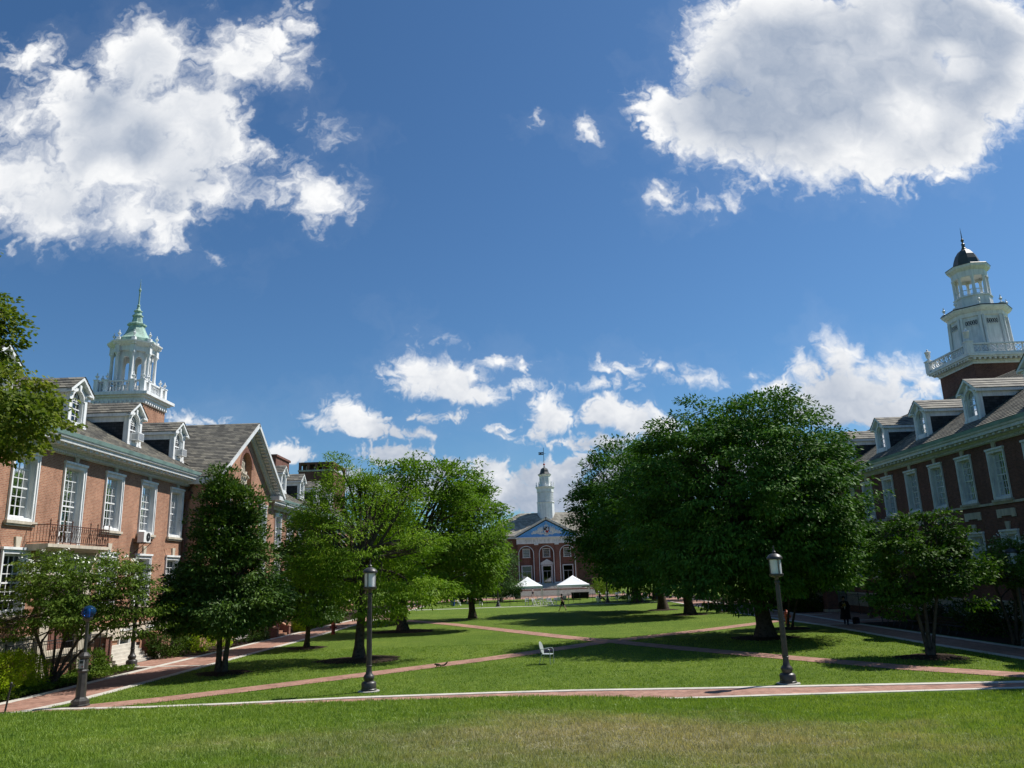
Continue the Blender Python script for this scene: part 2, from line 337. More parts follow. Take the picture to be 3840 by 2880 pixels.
# ------------------------------------------------------------------ sky: clear air and cumulus clouds by direction
CLOUDS = [
    (-0.6509, 0.542, 0.0999, 0.066, -0.04), (-0.5626, 0.6656, 0.1026, 0.0849, -0.04), (-0.4663, 0.5572, 0.0734, 0.0515, -0.04), (-0.4363, 0.6079, 0.0708, 0.0505, -0.41), (0.4462, 0.674, 0.1155, 0.1089, -0.04),
    (0.5898, 0.6763, 0.1154, 0.1094, -0.04), (0.5159, 0.7342, 0.11, 0.0959, -0.04), (-0.7125, 0.7811, 0.0473, 0.0375, 0.6), (-0.6435, 0.7229, 0.0554, 0.0436, -0.04), (-0.6249, 0.6756, 0.1028, 0.0621, -0.04),
    (-0.6989, 0.6668, 0.0753, 0.0465, -0.04), (-0.5236, 0.7739, 0.0839, 0.0848, -0.04), (-0.5732, 0.7838, 0.0421, 0.0487, -0.04), (-0.4681, 0.6774, 0.0959, 0.0736, -0.04), (-0.3905, 0.7608, 0.0766, 0.0641, -0.04),
    (-0.3432, 0.7911, 0.049, 0.0446, -0.04), (-0.3055, 0.8141, 0.0317, 0.0368, -0.04), (-0.2932, 0.7571, 0.0313, 0.036, -0.04), (-0.3198, 0.7264, 0.0415, 0.0316, -0.04), (-0.5639, 0.6051, 0.1417, 0.0828, -0.04),
    (-0.6953, 0.5802, 0.0874, 0.0672, -0.04), (-0.5227, 0.5157, 0.0926, 0.0579, -0.04), (-0.6337, 0.5054, 0.0859, 0.0397, -0.04), (-0.4869, 0.4788, 0.0459, 0.032, -0.04), (-0.4174, 0.6297, 0.0639, 0.0546, -0.41),
    (-0.3558, 0.6124, 0.0428, 0.0215, -0.5), (-0.4259, 0.5484, 0.0866, 0.044, -0.04), (-0.3519, 0.5275, 0.0431, 0.0189, -0.04), (-0.2659, 0.528, 0.0596, 0.0565, -0.04), (-0.23, 0.5485, 0.0233, 0.0219, -0.04),
    (-0.3005, 0.5695, 0.0283, 0.0175, -0.58), (-0.2878, 0.5912, 0.0148, 0.0089, -0.04), (-0.2519, 0.6312, 0.0344, 0.0254, -0.23), (-0.2999, 0.6497, 0.0113, 0.0052, -0.41), (-0.4161, 0.4439, 0.0143, 0.007, -0.04),
    (-0.7438, 0.8081, 0.0127, 0.0049, -0.04), (-0.4236, 0.8515, 0.0142, 0.0067, -0.04), (0.1971, 0.6717, 0.0278, 0.0228, -0.63), (0.2333, 0.655, 0.0585, 0.0455, -0.63), (0.2783, 0.6266, 0.0747, 0.0641, -0.63),
    (0.2825, 0.7511, 0.0311, 0.036, -0.04), (0.2673, 0.7357, 0.0207, 0.0238, -0.04), (0.3369, 0.741, 0.0759, 0.0877, -0.04), (0.3371, 0.8138, 0.042, 0.0411, -0.04), (0.4302, 0.7695, 0.1387, 0.1051, -0.04),
    (0.6056, 0.7789, 0.1457, 0.1061, -0.04), (0.7328, 0.7498, 0.1033, 0.1215, -0.04), (0.3194, 0.6326, 0.0876, 0.0838, -0.04), (0.4454, 0.6128, 0.1542, 0.0985, -0.04), (0.6029, 0.6297, 0.1277, 0.1073, -0.04),
    (0.526, 0.5649, 0.0929, 0.0521, -0.04), (0.7265, 0.6403, 0.0673, 0.0619, -0.04), (0.3722, 0.5595, 0.0524, 0.0299, -0.43), (0.4484, 0.5311, 0.0593, 0.0205, -0.04), (0.5526, 0.52, 0.0328, 0.0204, -0.04),
    (0.671, 0.5559, 0.0239, 0.0141, 0.33), (0.0481, 0.6627, 0.0057, 0.0059, -0.8), (0.1175, 0.625, 0.0117, 0.0149, 0.35), (0.2259, 0.5116, 0.0238, 0.0216, -0.61), (0.2861, 0.4936, 0.0144, 0.0229, -0.04),
    (0.3166, 0.5033, 0.0079, 0.0072, -0.04), (-0.1247, 0.2669, 0.0404, 0.0311, 0.15), (-0.0936, 0.2594, 0.0626, 0.0332, -0.25), (-0.0536, 0.2325, 0.036, 0.0165, -0.18), (-0.0804, 0.311, 0.0191, 0.0059, -0.4),
    (-0.0184, 0.2762, 0.0225, 0.0078, -0.21), (0.0005, 0.2428, 0.0161, 0.0051, -0.03), (-0.2233, 0.213, 0.0344, 0.0211, -0.3), (-0.2015, 0.1966, 0.0498, 0.0197, -0.3), (-0.2507, 0.2014, 0.0246, 0.0125, -0.03),
    (-0.1647, 0.1861, 0.0245, 0.0099, -0.03), (-0.1187, 0.2032, 0.0184, 0.0075, -0.03), (-0.1219, 0.1815, 0.0183, 0.0074, -0.03), (-0.0788, 0.2037, 0.0209, 0.0063, -0.03), (0.053, 0.1974, 0.0306, 0.0325, -0.03),
    (0.0368, 0.1774, 0.0159, 0.0074, -0.03), (0.124, 0.2044, 0.0307, 0.0263, -0.03), (0.154, 0.194, 0.0426, 0.0251, -0.21), (0.1894, 0.1773, 0.0362, 0.0175, -0.25), (0.0971, 0.1631, 0.0547, 0.0111, -0.03),
    (0.0233, 0.2229, 0.0049, 0.0057, -0.03), (0.1399, 0.2611, 0.0322, 0.0103, -0.22), (0.1169, 0.2407, 0.0309, 0.0077, -0.03), (0.202, 0.2589, 0.0308, 0.013, -0.31), (0.2441, 0.2434, 0.0554, 0.018, -0.12),
    (0.3253, 0.2483, 0.0186, 0.0077, -0.03), (0.394, 0.2523, 0.0279, 0.0322, -0.03), (0.4457, 0.2667, 0.0385, 0.0403, -0.03), (0.4806, 0.2494, 0.034, 0.0258, -0.03), (0.5233, 0.2447, 0.0463, 0.0271, -0.03),
    (0.5516, 0.2278, 0.0246, 0.032, -0.03), (0.4392, 0.2189, 0.1044, 0.0382, -0.03), (0.367, 0.2341, 0.0493, 0.0192, -0.03), (0.4846, 0.1922, 0.0793, 0.0252, -0.03), (0.4106, 0.1884, 0.0732, 0.0188, -0.03),
    (-0.2982, 0.1597, 0.0365, 0.0172, -0.03), (-0.1463, 0.1516, 0.0427, 0.0146, -0.17), (-0.0918, 0.1346, 0.0332, 0.0121, -0.03), (-0.0316, 0.1266, 0.0314, 0.0181, -0.03), (-0.0022, 0.1046, 0.042, 0.0179, -0.03),
    (0.0494, 0.1178, 0.0481, 0.024, -0.03), (0.0834, 0.1348, 0.0241, 0.0121, -0.03), (0.0271, 0.0858, 0.0716, 0.0201, -0.03), (-0.0384, 0.0968, 0.0539, 0.0155, -0.03), (0.0757, 0.102, 0.0419, 0.0179, -0.03),
    (-0.1282, 0.1087, 0.0721, 0.0179, -0.03), (-0.2485, 0.1187, 0.0844, 0.018, -0.03), (-0.0193, 0.1781, 0.0123, 0.0049, -0.47), (-0.4354, 0.2083, 0.0278, 0.0075, -0.03), (-0.5609, 0.2339, 0.0186, 0.0102, -0.03),
    (0.1723, 0.1108, 0.072, 0.036, -0.03), (0.2945, 0.1308, 0.0903, 0.0365, -0.03), (-0.4925, 0.1571, 0.0975, 0.0246, -0.03), (-0.6389, 0.1619, 0.0489, 0.0247, -0.03), (0.6245, 0.1198, 0.0719, 0.0367, -0.03),
]

def lattice(u, v, seed):
    """smooth value noise on separable coordinates u (W,) and v (H,)"""
    rg = np.random.default_rng(seed)
    iu = np.floor(u).astype(int); iv = np.floor(v).astype(int)
    fu = u - iu; fv = v - iv
    fu = fu * fu * fu * (fu * (fu * 6 - 15) + 10); fv = fv * fv * fv * (fv * (fv * 6 - 15) + 10)
    iu -= iu.min(); iv -= iv.min()
    g = rg.random((iv.max() + 2, iu.max() + 2)).astype(np.float32)
    fu = fu.astype(np.float32); fv = fv.astype(np.float32)[:, None]
    r0 = g[:, iu] * (1 - fu) + g[:, iu + 1] * fu
    return r0[iv] * (1 - fv) + r0[iv + 1] * fv
def fbm(u, v, f, octs, seed, gain=.52, billow=False):
    t = 0; a = 1.; s = 0.
    for k in range(octs):
        n = lattice(u * f * (2.03 ** k) + 17.3 * k, v * f * (2.03 ** k) * 1.07 + 9.1 * k, seed + k)
        if billow: n = np.abs(2 * n - 1) * 1.25          # rounded bumps with sharp creases between
        t = t + a * n; s += a; a *= gain
    return t / s
def bilin(img, x, y):
    h, w = img.shape
    x = np.clip(x, 0, w - 1.001); y = np.clip(y, 0, h - 1.001)
    ix = x.astype(np.int32); iy = y.astype(np.int32); fx = x - ix; fy = y - iy
    return (img[iy, ix] * (1 - fx) + img[iy, ix + 1] * fx) * (1 - fy) + (img[iy + 1, ix] * (1 - fx) + img[iy + 1, ix + 1] * fx) * fy
def blur(a, r):
    for ax in (0, 1):
        for _ in range(2):
            p = np.pad(a, [(r + 1, r) if i == ax else (0, 0) for i in (0, 1)], mode='edge').cumsum(ax, dtype=np.float64)
            n = a.shape[ax]
            a = ((np.take(p, range(2 * r + 1, n + 2 * r + 1), ax) - np.take(p, range(0, n), ax)) / (2 * r + 1)).astype(np.float32)
    return a
def cloud_image():
    W, H = 2560, 1472
    A0, A1, B0, B1 = -.92, .92, -.05, 1.008
    u = np.linspace(A0, A1, W, dtype=np.float32); v = np.linspace(B0, B1, H, dtype=np.float32)
    UU, VV = np.meshgrid(u, v)
    big = np.clip((VV - .14) / .3, 0, 1)              # clouds overhead are nearer, so their billows are larger
    w1 = fbm(u, v, 9, 4, 100) - .5; w2 = fbm(u, v, 9, 4, 200) - .5
    w3 = fbm(u, v, 34, 5, 300) - .5; w4 = fbm(u, v, 34, 5, 400) - .5
    wx = UU + w1 * (.007 + .022 * big) + w3 * (.008 + .026 * big)
    wy = VV + w2 * (.005 + .022 * big) + w4 * (.007 + .026 * big)
    sd = np.full((H, W), -9., np.float32)
    for (a, b, ra, rb, rot) in CLOUDS:
        c, s = math.cos(rot), math.sin(rot)
        dx = wx - a; dy = wy - b
        p = (dx * c + dy * s) / ra; q = (-dx * s + dy * c) / rb
        if b < .25: q = np.where(q < 0, q * 1.35, q)     # flatter bases low in the sky
        r = np.sqrt(p * p + q * q); m = min(ra, rb)
        e = (1 - r) * m
        k = .004 + .03 * min(1, m / .08) * (b > .3)
        h = np.clip(.5 + .5 * (sd - e) / k, 0, 1); sd = e + (sd - e) * h + k * h * (1 - h) * .8
    X = (UU + w3 * .05 - A0) / (A1 - A0) * (W - 1); Y = (VV + w4 * .05 - B0) / (B1 - B0) * (H - 1)
    wp = lambda f: bilin(f.astype(np.float32), X, Y)
    fb = wp(fbm(u, v, 15, 6, 500, .55)); bl = wp(fbm(u, v, 24, 6, 600, .55, True)); bl2 = wp(fbm(u, v, 60, 5, 650, .55, True)); fs = wp(fbm(u, v, 70, 6, 700, .62))
    bl -= bl.mean(); bl2 -= bl2.mean()
    n = (fb - .5) * (.007 + .034 * big) + bl * (.011 + .014 * big) + bl2 * (.012 + .002 * big) + (fs - .5) * (.009 + .020 * big) + .0004 + .003 * big + np.clip(sd - .03, 0, .03) * .9 * big
    d = sd + n
    w = .006 + .034 * big + (.006 + .024 * big) * np.clip(w1 * 3 + .3, 0, 1)
    alpha = np.clip((d + .004) / w, 0, 1); alpha = alpha * alpha * (3 - 2 * alpha)
    # light gathered along the way to the sun, marched on a half size grid
    dh = np.clip(d, 0, .2)[::2, ::2]; dens = dh + (d[::2, ::2] > 0) * .003
    T = np.zeros_like(dens); step = 2.5; x = y = 0.; hh, ww = dens.shape
    gx, gy = np.meshgrid(np.arange(ww, dtype=np.float32), np.arange(hh, dtype=np.float32))
    for k in range(13):
        x += step * .38; y += step * .92
        T += bilin(dens, gx + x, gy + y) * step; step *= 1.2
    b2 = big[::2, ::2]
    lit = np.exp(-T / (.55 + 1.6 * b2))
    # relief of the billows against the light
    hf = blur(d[::2, ::2].astype(np.float32), 2)
    rel = (bilin(hf, gx - 2.2, gy - 4.5) - bilin(hf, gx + 2.2, gy + 4.5)) / 9.8
    rel = np.clip(-rel * 60 * (1 - .45 * b2), -1, 1)
    thick = np.clip((blur(alpha[::2, ::2].astype(np.float32), 30) - .55) * 2.0, 0, 1)
    fbh, blh = fb[::2, ::2], bl[::2, ::2]
    mott = blur((fbh - .5).astype(np.float32), 9)
    low = .36 + .56 * lit ** .8 + rel * .24 + blh * .18
    side = np.clip((gx / ww - .35) * 3, 0, 1)     # the right hand cloud stands nearer the sun and is seen deeper in its own shade
    wide = fbm(u[::2], v[::2], 5.5, 3, 900) - .5
    hi = .965 - (.35 + .05 * side) * np.clip(thick * (1.05 + mott * 3.4 + wide * 3.4), 0, 1.15) + rel * .17 + blh * .15 + .14 * (lit - .4)
    lum = low * (1 - b2) + hi * b2
    yy = np.linspace(0, hh - 1, H, dtype=np.float32); xx = np.linspace(0, ww - 1, W, dtype=np.float32)
    gx, gy = np.meshgrid(xx, yy); lum = bilin(lum.astype(np.float32), gx, gy) + (fs - .5) * .10
    t = np.clip((lum - .22) / .78, 0, 1)
    rgb = np.empty((H, W, 4), np.float32)
    lo = np.array((.235, .315, .455)); hi_ = np.array((.96, .965, .97))
    for k in range(3): rgb[..., k] = lo[k] + (hi_[k] - lo[k]) * t ** 1.25
    veil = np.clip((sd + .03 + (fb - .5) * .11) / .06, 0, 1) * .05
    lowv = np.clip((.10 - VV) / .10, 0, 1) * .28 * np.clip(fb * 2.2 - .5, 0, 1)
    rgb[..., 3] = np.clip(np.maximum(alpha, np.maximum(veil, lowv)), 0, 1)
    im = bpy.data.images.new('cumulus_field', W, H, alpha=True, float_buffer=True)
    im.colorspace_settings.name = 'Non-Color'; im.alpha_mode = 'CHANNEL_PACKED'
    im.pixels.foreach_set(rgb.ravel()); im.update()
    return im, (A0, A1, B0, B1)

wd = bpy.data.worlds.new('World'); SC.world = wd; wd.use_nodes = True
nt = wd.node_tree; nt.nodes.clear()
sky = nt.nodes.new('ShaderNodeTexSky'); sky.sky_type = 'NISHITA'; sky.sun_disc = False
sky.sun_elevation = math.asin(SUN.z); sky.sun_rotation = math.atan2(SUN.x, SUN.y)
sky.altitude = 60; sky.air_density = 1.0; sky.dust_density = .5; sky.ozone_density = 1.0
bg = nt.nodes.new('ShaderNodeBackground'); bg.inputs[1].default_value = .077
L(nt, mixc(nt, 1.0, sky.outputs[0], (.50, .80, 1.06), 'MULTIPLY'), bg.inputs[0])
img, (A0, A1, B0, B1) = cloud_image()
tc = nt.nodes.new('ShaderNodeTexCoord'); sp = nt.nodes.new('ShaderNodeSeparateXYZ'); L(nt, tc.outputs['Generated'], sp.inputs[0])
def MATH(op, a, b=None):
    n = nt.nodes.new('ShaderNodeMath'); n.operation = op
    for i, q in enumerate((a, b)):
        if q is None: continue
        if hasattr(q, 'is_output'): L(nt, q, n.inputs[i])
        else: n.inputs[i].default_value = q
    return n.outputs[0]
yy = MATH('MAXIMUM', sp.outputs[1], .02)
ga = MATH('DIVIDE', sp.outputs[0], yy); gb = MATH('DIVIDE', sp.outputs[2], yy)
cu = MATH('DIVIDE', MATH('SUBTRACT', ga, A0), A1 - A0); cv = MATH('DIVIDE', MATH('SUBTRACT', gb, B0), B1 - B0)
cb = nt.nodes.new('ShaderNodeCombineXYZ'); L(nt, cu, cb.inputs[0]); L(nt, cv, cb.inputs[1])
ti = nt.nodes.new('ShaderNodeTexImage'); ti.image = img; ti.extension = 'CLIP'; ti.interpolation = 'Cubic'; L(nt, cb.outputs[0], ti.inputs[0])
bc = nt.nodes.new('ShaderNodeBackground'); L(nt, ti.outputs[0], bc.inputs[0]); bc.inputs[1].default_value = .84
fa = MATH('MULTIPLY', ti.outputs[1], MATH('GREATER_THAN', sp.outputs[1], .03))
ms = nt.nodes.new('ShaderNodeMixShader'); L(nt, fa, ms.inputs[0]); L(nt, bg.outputs[0], ms.inputs[1]); L(nt, bc.outputs[0], ms.inputs[2])
wo = nt.nodes.new('ShaderNodeOutputWorld'); L(nt, ms.outputs[0], wo.inputs[0])
SC.view_settings.view_transform = 'Standard'; SC.view_settings.look = 'None'
SC.view_settings.exposure = .3; SC.view_settings.gamma = 1
cy = SC.cycles
cy.use_denoising = True; cy.max_bounces = 6; cy.diffuse_bounces = 2; cy.glossy_bounces = 3; cy.transmission_bounces = 4
cy.transparent_max_bounces = 8; cy.caustics_reflective = False; cy.caustics_refractive = False
cy.use_adaptive_sampling = True; cy.adaptive_threshold = .015
try: wd.cycles.sampling_method = 'MANUAL'; wd.cycles.sample_map_resolution = 1024
except Exception: pass

# ------------------------------------------------------------------ ground
def sm(a, b, x):
    t = np.clip((x - a) / (b - a), 0, 1); return t * t * (3 - 2 * t)
def gz(x, y):
    """height of the ground: level quad, with a grass bank rising from the brick walk to the camera"""
    x = np.asarray(x, float); y = np.asarray(y, float)
    t = 25.45 - y
    crest = .40 * (1 - sm(-1., 9., x))
    left = sm(-17.6, -15.2, x)
    tt = np.clip(t, 0, 30)
    z = crest * sm(0., 1.3, t) + (2.35 - crest) * (tt / 25.5)
    z = z + .03 * np.sin(x * .7 + 1) * np.sin(y * .5) * sm(1, 6, t)
    return np.where(t > 0, z * left, 0.)
def ground_sheet():
    xs = np.concatenate([[-3000, -900, -300, -120, -60], np.arange(-30, 40.1, .5), [60, 120, 300, 900, 3000]])
    ys = np.concatenate([[-3000, -900, -300, -100, -40], np.arange(-16, 28.1, .3), np.arange(29, 200, 3.), [260, 400, 900, 4000]])
    X, Y = np.meshgrid(xs, ys)
    Z = gz(X, np.maximum(Y, -4.5)) ; Z = np.where(np.abs(X) > 60, 0, Z)
    nx, ny = len(xs), len(ys)
    V = np.stack([X, Y, Z], -1).reshape(-1, 3)
    i = np.arange(nx * ny).reshape(ny, nx)
    F = np.stack([i[:-1, :-1], i[:-1, 1:], i[1:, 1:], i[1:, :-1]], -1).reshape(-1, 4)
    me = bpy.data.meshes.new('lawn'); me.from_pydata(V.tolist(), [], F.tolist()); me.materials.append(M['lawn'])
    me.polygons.foreach_set('use_smooth', [True] * len(me.polygons))
    o = bpy.data.objects.new('lawn', me); COL.objects.link(o); tag(o, kind='structure')
ground_sheet()

def strip(name, left, right, z, mat, thick=.0):
    """flat ribbon between two polylines"""
    mb = MB(); n = len(left)
    vs = [(x, y, z) for x, y in left] + [(x, y, z) for x, y in right]
    fs = [(i, i + 1, n + i + 1, n + i) for i in range(n - 1)]
    if thick:
        vs += [(x, y, z - thick) for x, y in left] + [(x, y, z - thick) for x, y in right]
        fs += [(i, i + 1, 2 * n + i + 1, 2 * n + i) for i in range(n - 1)] + [(n + i, n + i + 1, 3 * n + i + 1, 3 * n + i) for i in range(n - 1)]
    mb.add(vs, fs); o = mb.build(name, mat); tag(o, kind='structure'); return o
def resample(pl, step=.8):
    o = []
    for (x0, y0), (x1, y1) in zip(pl[:-1], pl[1:]):
        k = max(1, int(math.hypot(x1 - x0, y1 - y0) / step))
        o += [(x0 + (x1 - x0) * i / k, y0 + (y1 - y0) * i / k) for i in range(k)]
    return o + [pl[-1]]
def offset(pl, d):
    r = []
    for i, p in enumerate(pl):
        a = Vector(pl[max(i - 1, 0)]); b = Vector(pl[min(i + 1, len(pl) - 1)]); t = (b - a).normalized()
        r.append((p[0] - t.y * d, p[1] + t.x * d))
    return r
WALKS = []          # (centre line, half width) used to keep grass blades off the paving
def walk(name, cl, hw, z):
    cl = resample(cl); WALKS.append((np.array(cl), hw)); return strip(name, offset(cl, hw), offset(cl, -hw), z, M['paver'])
def band(name, cl, hw, z):
    cl = resample(cl); WALKS.append((np.array(cl), hw)); return strip(name, offset(cl, hw), offset(cl, -hw), z, M['granite'], .03)
LP_IN = [(-18.6, 25.2), (-17.5, 26.8), (-16.75, 28.2), (-16.35, 30.2), (-16.2, 32.5), (-15.9, 40), (-15.25, 55), (-14.8, 72), (-14.3, 82), (-13.6, 100), (-13, 128)]
LP_OUT = [(-21.6, 25.2), (-20.3, 26.6), (-19.3, 28.2), (-18.95, 30), (-18.8, 33), (-18.7, 38), (-18.3, 48), (-17.9, 58), (-17.4, 68), (-17.1, 76), (-16.7, 84), (-16.2, 100), (-15.6, 128)]
def along(pl, y): return float(np.interp(y, [p[1] for p in pl], [p[0] for p in pl]))
ysL = list(np.arange(25.2, 128, 1.2))
strip('path', [(along(LP_OUT, y), y) for y in ysL], [(along(LP_IN, y), y) for y in ysL], .010, M['paver'])
WALKS.append((np.array([((along(LP_OUT, y) + along(LP_IN, y)) / 2, y) for y in ysL]), 1.35))
band('kerb_band', LP_IN, .19, .022); band('kerb_band', LP_OUT, .19, .022)
FAR = [(-16.6, 28.15), (-13, 27.85), (-10, 28.0), (-6, 28.45), (-1, 28.5), (2, 28.4), (6, 27.95), (11, 27.55), (16, 27.1), (20.4, 26.9), (24, 26.6)]
NEAR = [(-18, 26.6), (-15, 25.9), (-10, 25.8), (-4, 25.9), (2, 26.1), (8, 26.1), (15.5, 25.95), (24, 25.6)]
xsF = list(np.arange(-16.6, 24, 1.0))
fy = lambda pl, x: float(np.interp(x, [p[0] for p in pl], [p[1] for p in pl]))
strip('path', [(x, fy(FAR, x)) for x in xsF], [(x, fy(NEAR, x)) for x in xsF], .006, M['paver'])
WALKS.append((np.array([(x, (fy(FAR, x) + fy(NEAR, x)) / 2) for x in xsF]), 1.3))
band('kerb_band', FAR, .17, .026); band('kerb_band', NEAR, .13, .018)
walk('path', [(-16.2, 27.6), (-13.3, 29.4), (-10.8, 31.4), (-6.65, 35.1), (-1.25, 40.1), (.7, 42.2), (4.6, 46.6), (12.5, 53.4), (17.2, 57.8), (20.6, 61)], .66, .014)
walk('path', [(-15.2, 84), (-13, 80), (-5.6, 68), (3.05, 50.8), (5.0, 47.5), (8.7, 41), (12.1, 35.7), (14.9, 31.4), (17.6, 28.4), (19.5, 26.6)], .68, .018)
RP_IN = [(20.6, 25.5), (20.35, 33), (20.1, 41), (20.3, 54), (19.5, 66), (19.2, 80), (19, 100), (19, 128)]
RP_OUT = [(22.9, 25.5), (22.7, 36), (22.65, 43), (22.6, 53), (23.3, 73), (23, 97), (22.6, 128)]
ysR = list(np.arange(25.6, 128, 1.2))
strip('path', [(along(RP_OUT, y), y) for y in ysR], [(along(RP_IN, y), y) for y in ysR], .010, M['paver'])
WALKS.append((np.array([((along(RP_OUT, y) + along(RP_IN, y)) / 2, y) for y in ysR]), 1.5))
band('kerb_band', RP_IN, .2, .022); band('kerb_band', RP_OUT, .2, .022)
# entrance court on the right, bands across the walks
strip('path', [(22.7, 55), (22.7, 68)], [(27.6, 55), (27.6, 68)], .012, M['paver'])
for pl in ([(20.3, 54.6), (22.7, 54.2)], [(19.5, 65.9), (25.4, 65.4)], [(22.7, 57), (27.6, 58)], [(-16.1, 41.0), (-20.2, 41.3)], [(-15.3, 61.5), (-17.9, 62.2)], [(-15.1, 65.5), (-17.6, 66)]):
    band('kerb_band', pl, .16, .027)
strip('path', [(-20.9, 41), (-20.4, 47)], [(-18.5, 41), (-18.3, 47)], .013, M['paver'])
strip('path', [(-14, 99.3), (19, 99.9)], [(-14, 100.6), (19, 101.2)], .006, M['concrete'])
strip('path', [(-20, 128), (25, 128)], [(-20, 141), (25, 141)], .007, M['paver'])
# planting beds of dark mulch along both fronts
strip('planting_bed', [(-21.98, 20), (-21.98, 120)], [(-18.6, 20), (-16.4, 120)], .004, M['mulch'])
strip('planting_bed', [(23.2, 20), (22.9, 120)], [(27.98, 20), (27.98, 120)], .004, M['mulch'])
def mulch(x, y, r):
    mb = MB(); n = 22
    pr = [(0, .10), (.45, .085), (.8, .045), (1, .002)]
    vs = []; fs = []
    for i, (k, z) in enumerate(pr):
        for j in range(n):
            t = 2 * PI * j / n; q = r * max(k, .02) * (1 + .10 * math.sin(3 * t + x) + .06 * math.sin(7 * t + y))
            vs.append((x + q * math.cos(t), y + q * math.sin(t) * .9, z))
    for i in range(len(pr) - 1):
        for j in range(n): fs.append((i * n + j, i * n + (j + 1) % n, (i + 1) * n + (j + 1) % n, (i + 1) * n + j))
    fs.append(tuple(range(n))); mb.add(vs, fs)
    tag(mb.build('mulch_bed', M['mulch'], smooth=True), kind='structure')
for q in ((-13.7, 37.3, 1.3), (-8.2, 41.4, 2.2), (-13.1, 49.5, 1.2), (-8.9, 61.6, 2.4), (17.4, 34.6, 1.5), (13.8, 46.1, 1.9), (17.4, 52.2, 1.4), (15, 71, 1.6), (14.3, 80.5, 1.6), (18.7, 73.4, .7), (14.9, 101.3, 1.6)): mulch(*q)

# ------------------------------------------------------------------ grass blades
def blades(n, x0, x1, y0, y1, keep, hmin, hmax, w):
    x = RNG.uniform(x0, x1, n); y = RNG.uniform(y0, y1, n)
    k = keep(x, y)
    for cl, hw in WALKS:
        d = np.full(n, 9.)
        for i in range(0, len(cl) - 1):
            a = cl[i]; b = cl[i + 1]; ab = b - a; l2 = (ab ** 2).sum()
            near = k & (np.abs(x - a[0]) < 3) & (np.abs(y - a[1]) < 3)
            if not near.any(): continue
            px, py = x[near], y[near]
            t = np.clip(((px - a[0]) * ab[0] + (py - a[1]) * ab[1]) / l2, 0, 1)
            d[near] = np.minimum(d[near], np.hypot(px - a[0] - ab[0] * t, py - a[1] - ab[1] * t))
        k &= d > hw - .03
    x, y = x[k], y[k]; m = len(x); z = gz(x, y)
    h = RNG.uniform(hmin, hmax, m) * (0.8 + .5 * RNG.random(m) ** 3); th = RNG.uniform(0, 2 * PI, m); ln = RNG.normal(0, .45, (m, 2)) * h[:, None]
    ww = w * RNG.uniform(.7, 1.3, m)
    h = h * np.clip(1.0 + 1.1 * np.array([mnoise.noise((a * 2.3, b * 2.3, 0.)) for a, b in zip(x.tolist(), y.tolist())]), .45, 1.8)
    dx, dy = np.cos(th) * ww, np.sin(th) * ww
    p = np.empty((m, 4, 3))
    p[:, 0] = np.stack([x - dx, y - dy, z - .01], -1); p[:, 1] = np.stack([x + dx, y + dy, z - .01], -1)
    p[:, 2] = np.stack([x + ln[:, 0] * .6 + dx * .7, y + ln[:, 1] * .6 + dy * .7, z + h * .65], -1)
    p[:, 3] = np.stack([x + ln[:, 0], y + ln[:, 1], z + h], -1)
    return p
def lawn_blades():
    fr = lambda x, y: np.abs(x) < .74 * y + 1.5
    A = []
    for (y0, y1, dn, hm, hx, w) in ((5.5, 8.5, 1300, .035, .075, .004), (8.5, 13, 1500, .035, .075, .0042), (13, 17, 950, .04, .08, .005), (17, 21, 640, .04, .08, .006), (21, 25.6, 480, .04, .085, .007), (26, 30.5, 230, .035, .075, .009), (30.5, 37, 150, .035, .07, .011), (37, 48, 80, .035, .065, .014)):
        x0, x1 = (-.74 * y1 - 1.5, .74 * y1 + 1.5) if y1 < 26 else (-18, 22)
        kp = (lambda x, y: fr(x, y) & (x > -18.2)) if y1 < 26 else (lambda x, y: (x > np.interp(y, [p[1] for p in LP_IN], [p[0] for p in LP_IN])) & (x < 20.2))
        A.append(blades(int(dn * (x1 - x0) * (y1 - y0)), x0, x1, y0, y1, kp, hm, hx, w))
    o = raw_mesh('grass', np.concatenate(A), 4, M['blade']); tag(o, 'short green lawn grass with straw coloured worn patches', 'grass', kind='stuff')
    return sum(len(a) for a in A)
print('blades', lawn_blades())

# ------------------------------------------------------------------ building kit (facade frame: s along the front, o outward, z up)
def facade(mb, s0, s1, z0, z1, holes, o=0.):
    ss = sorted({s0, s1} | {h[0] for h in holes} | {h[1] for h in holes}); zz = sorted({z0, z1} | {h[2] for h in holes} | {h[3] for h in holes})
    ss = [q for q in ss if s0 <= q <= s1]; zz = [q for q in zz if z0 <= q <= z1]
    for a, b in zip(ss[:-1], ss[1:]):
        for c, d in zip(zz[:-1], zz[1:]):
            m, n = (a + b) / 2, (c + d) / 2
            if any(h[0] < m < h[1] and h[2] < n < h[3] for h in holes): continue
            mb.quad((a, o, c), (b, o, c), (b, o, d), (a, o, d))
class Hall:
    """frame of a hall whose front runs along y; sg +1 faces right, -1 faces left"""
    def __init__(h, root, X, sref, sg):
        h.root = root; h.X = X; h.sref = sref; h.sg = sg
        root.location = (X, sref, 0)
        h.xf = lambda s, o, z: (sg * o, s - sref, z)
    def mb(h): return MB(h.xf)
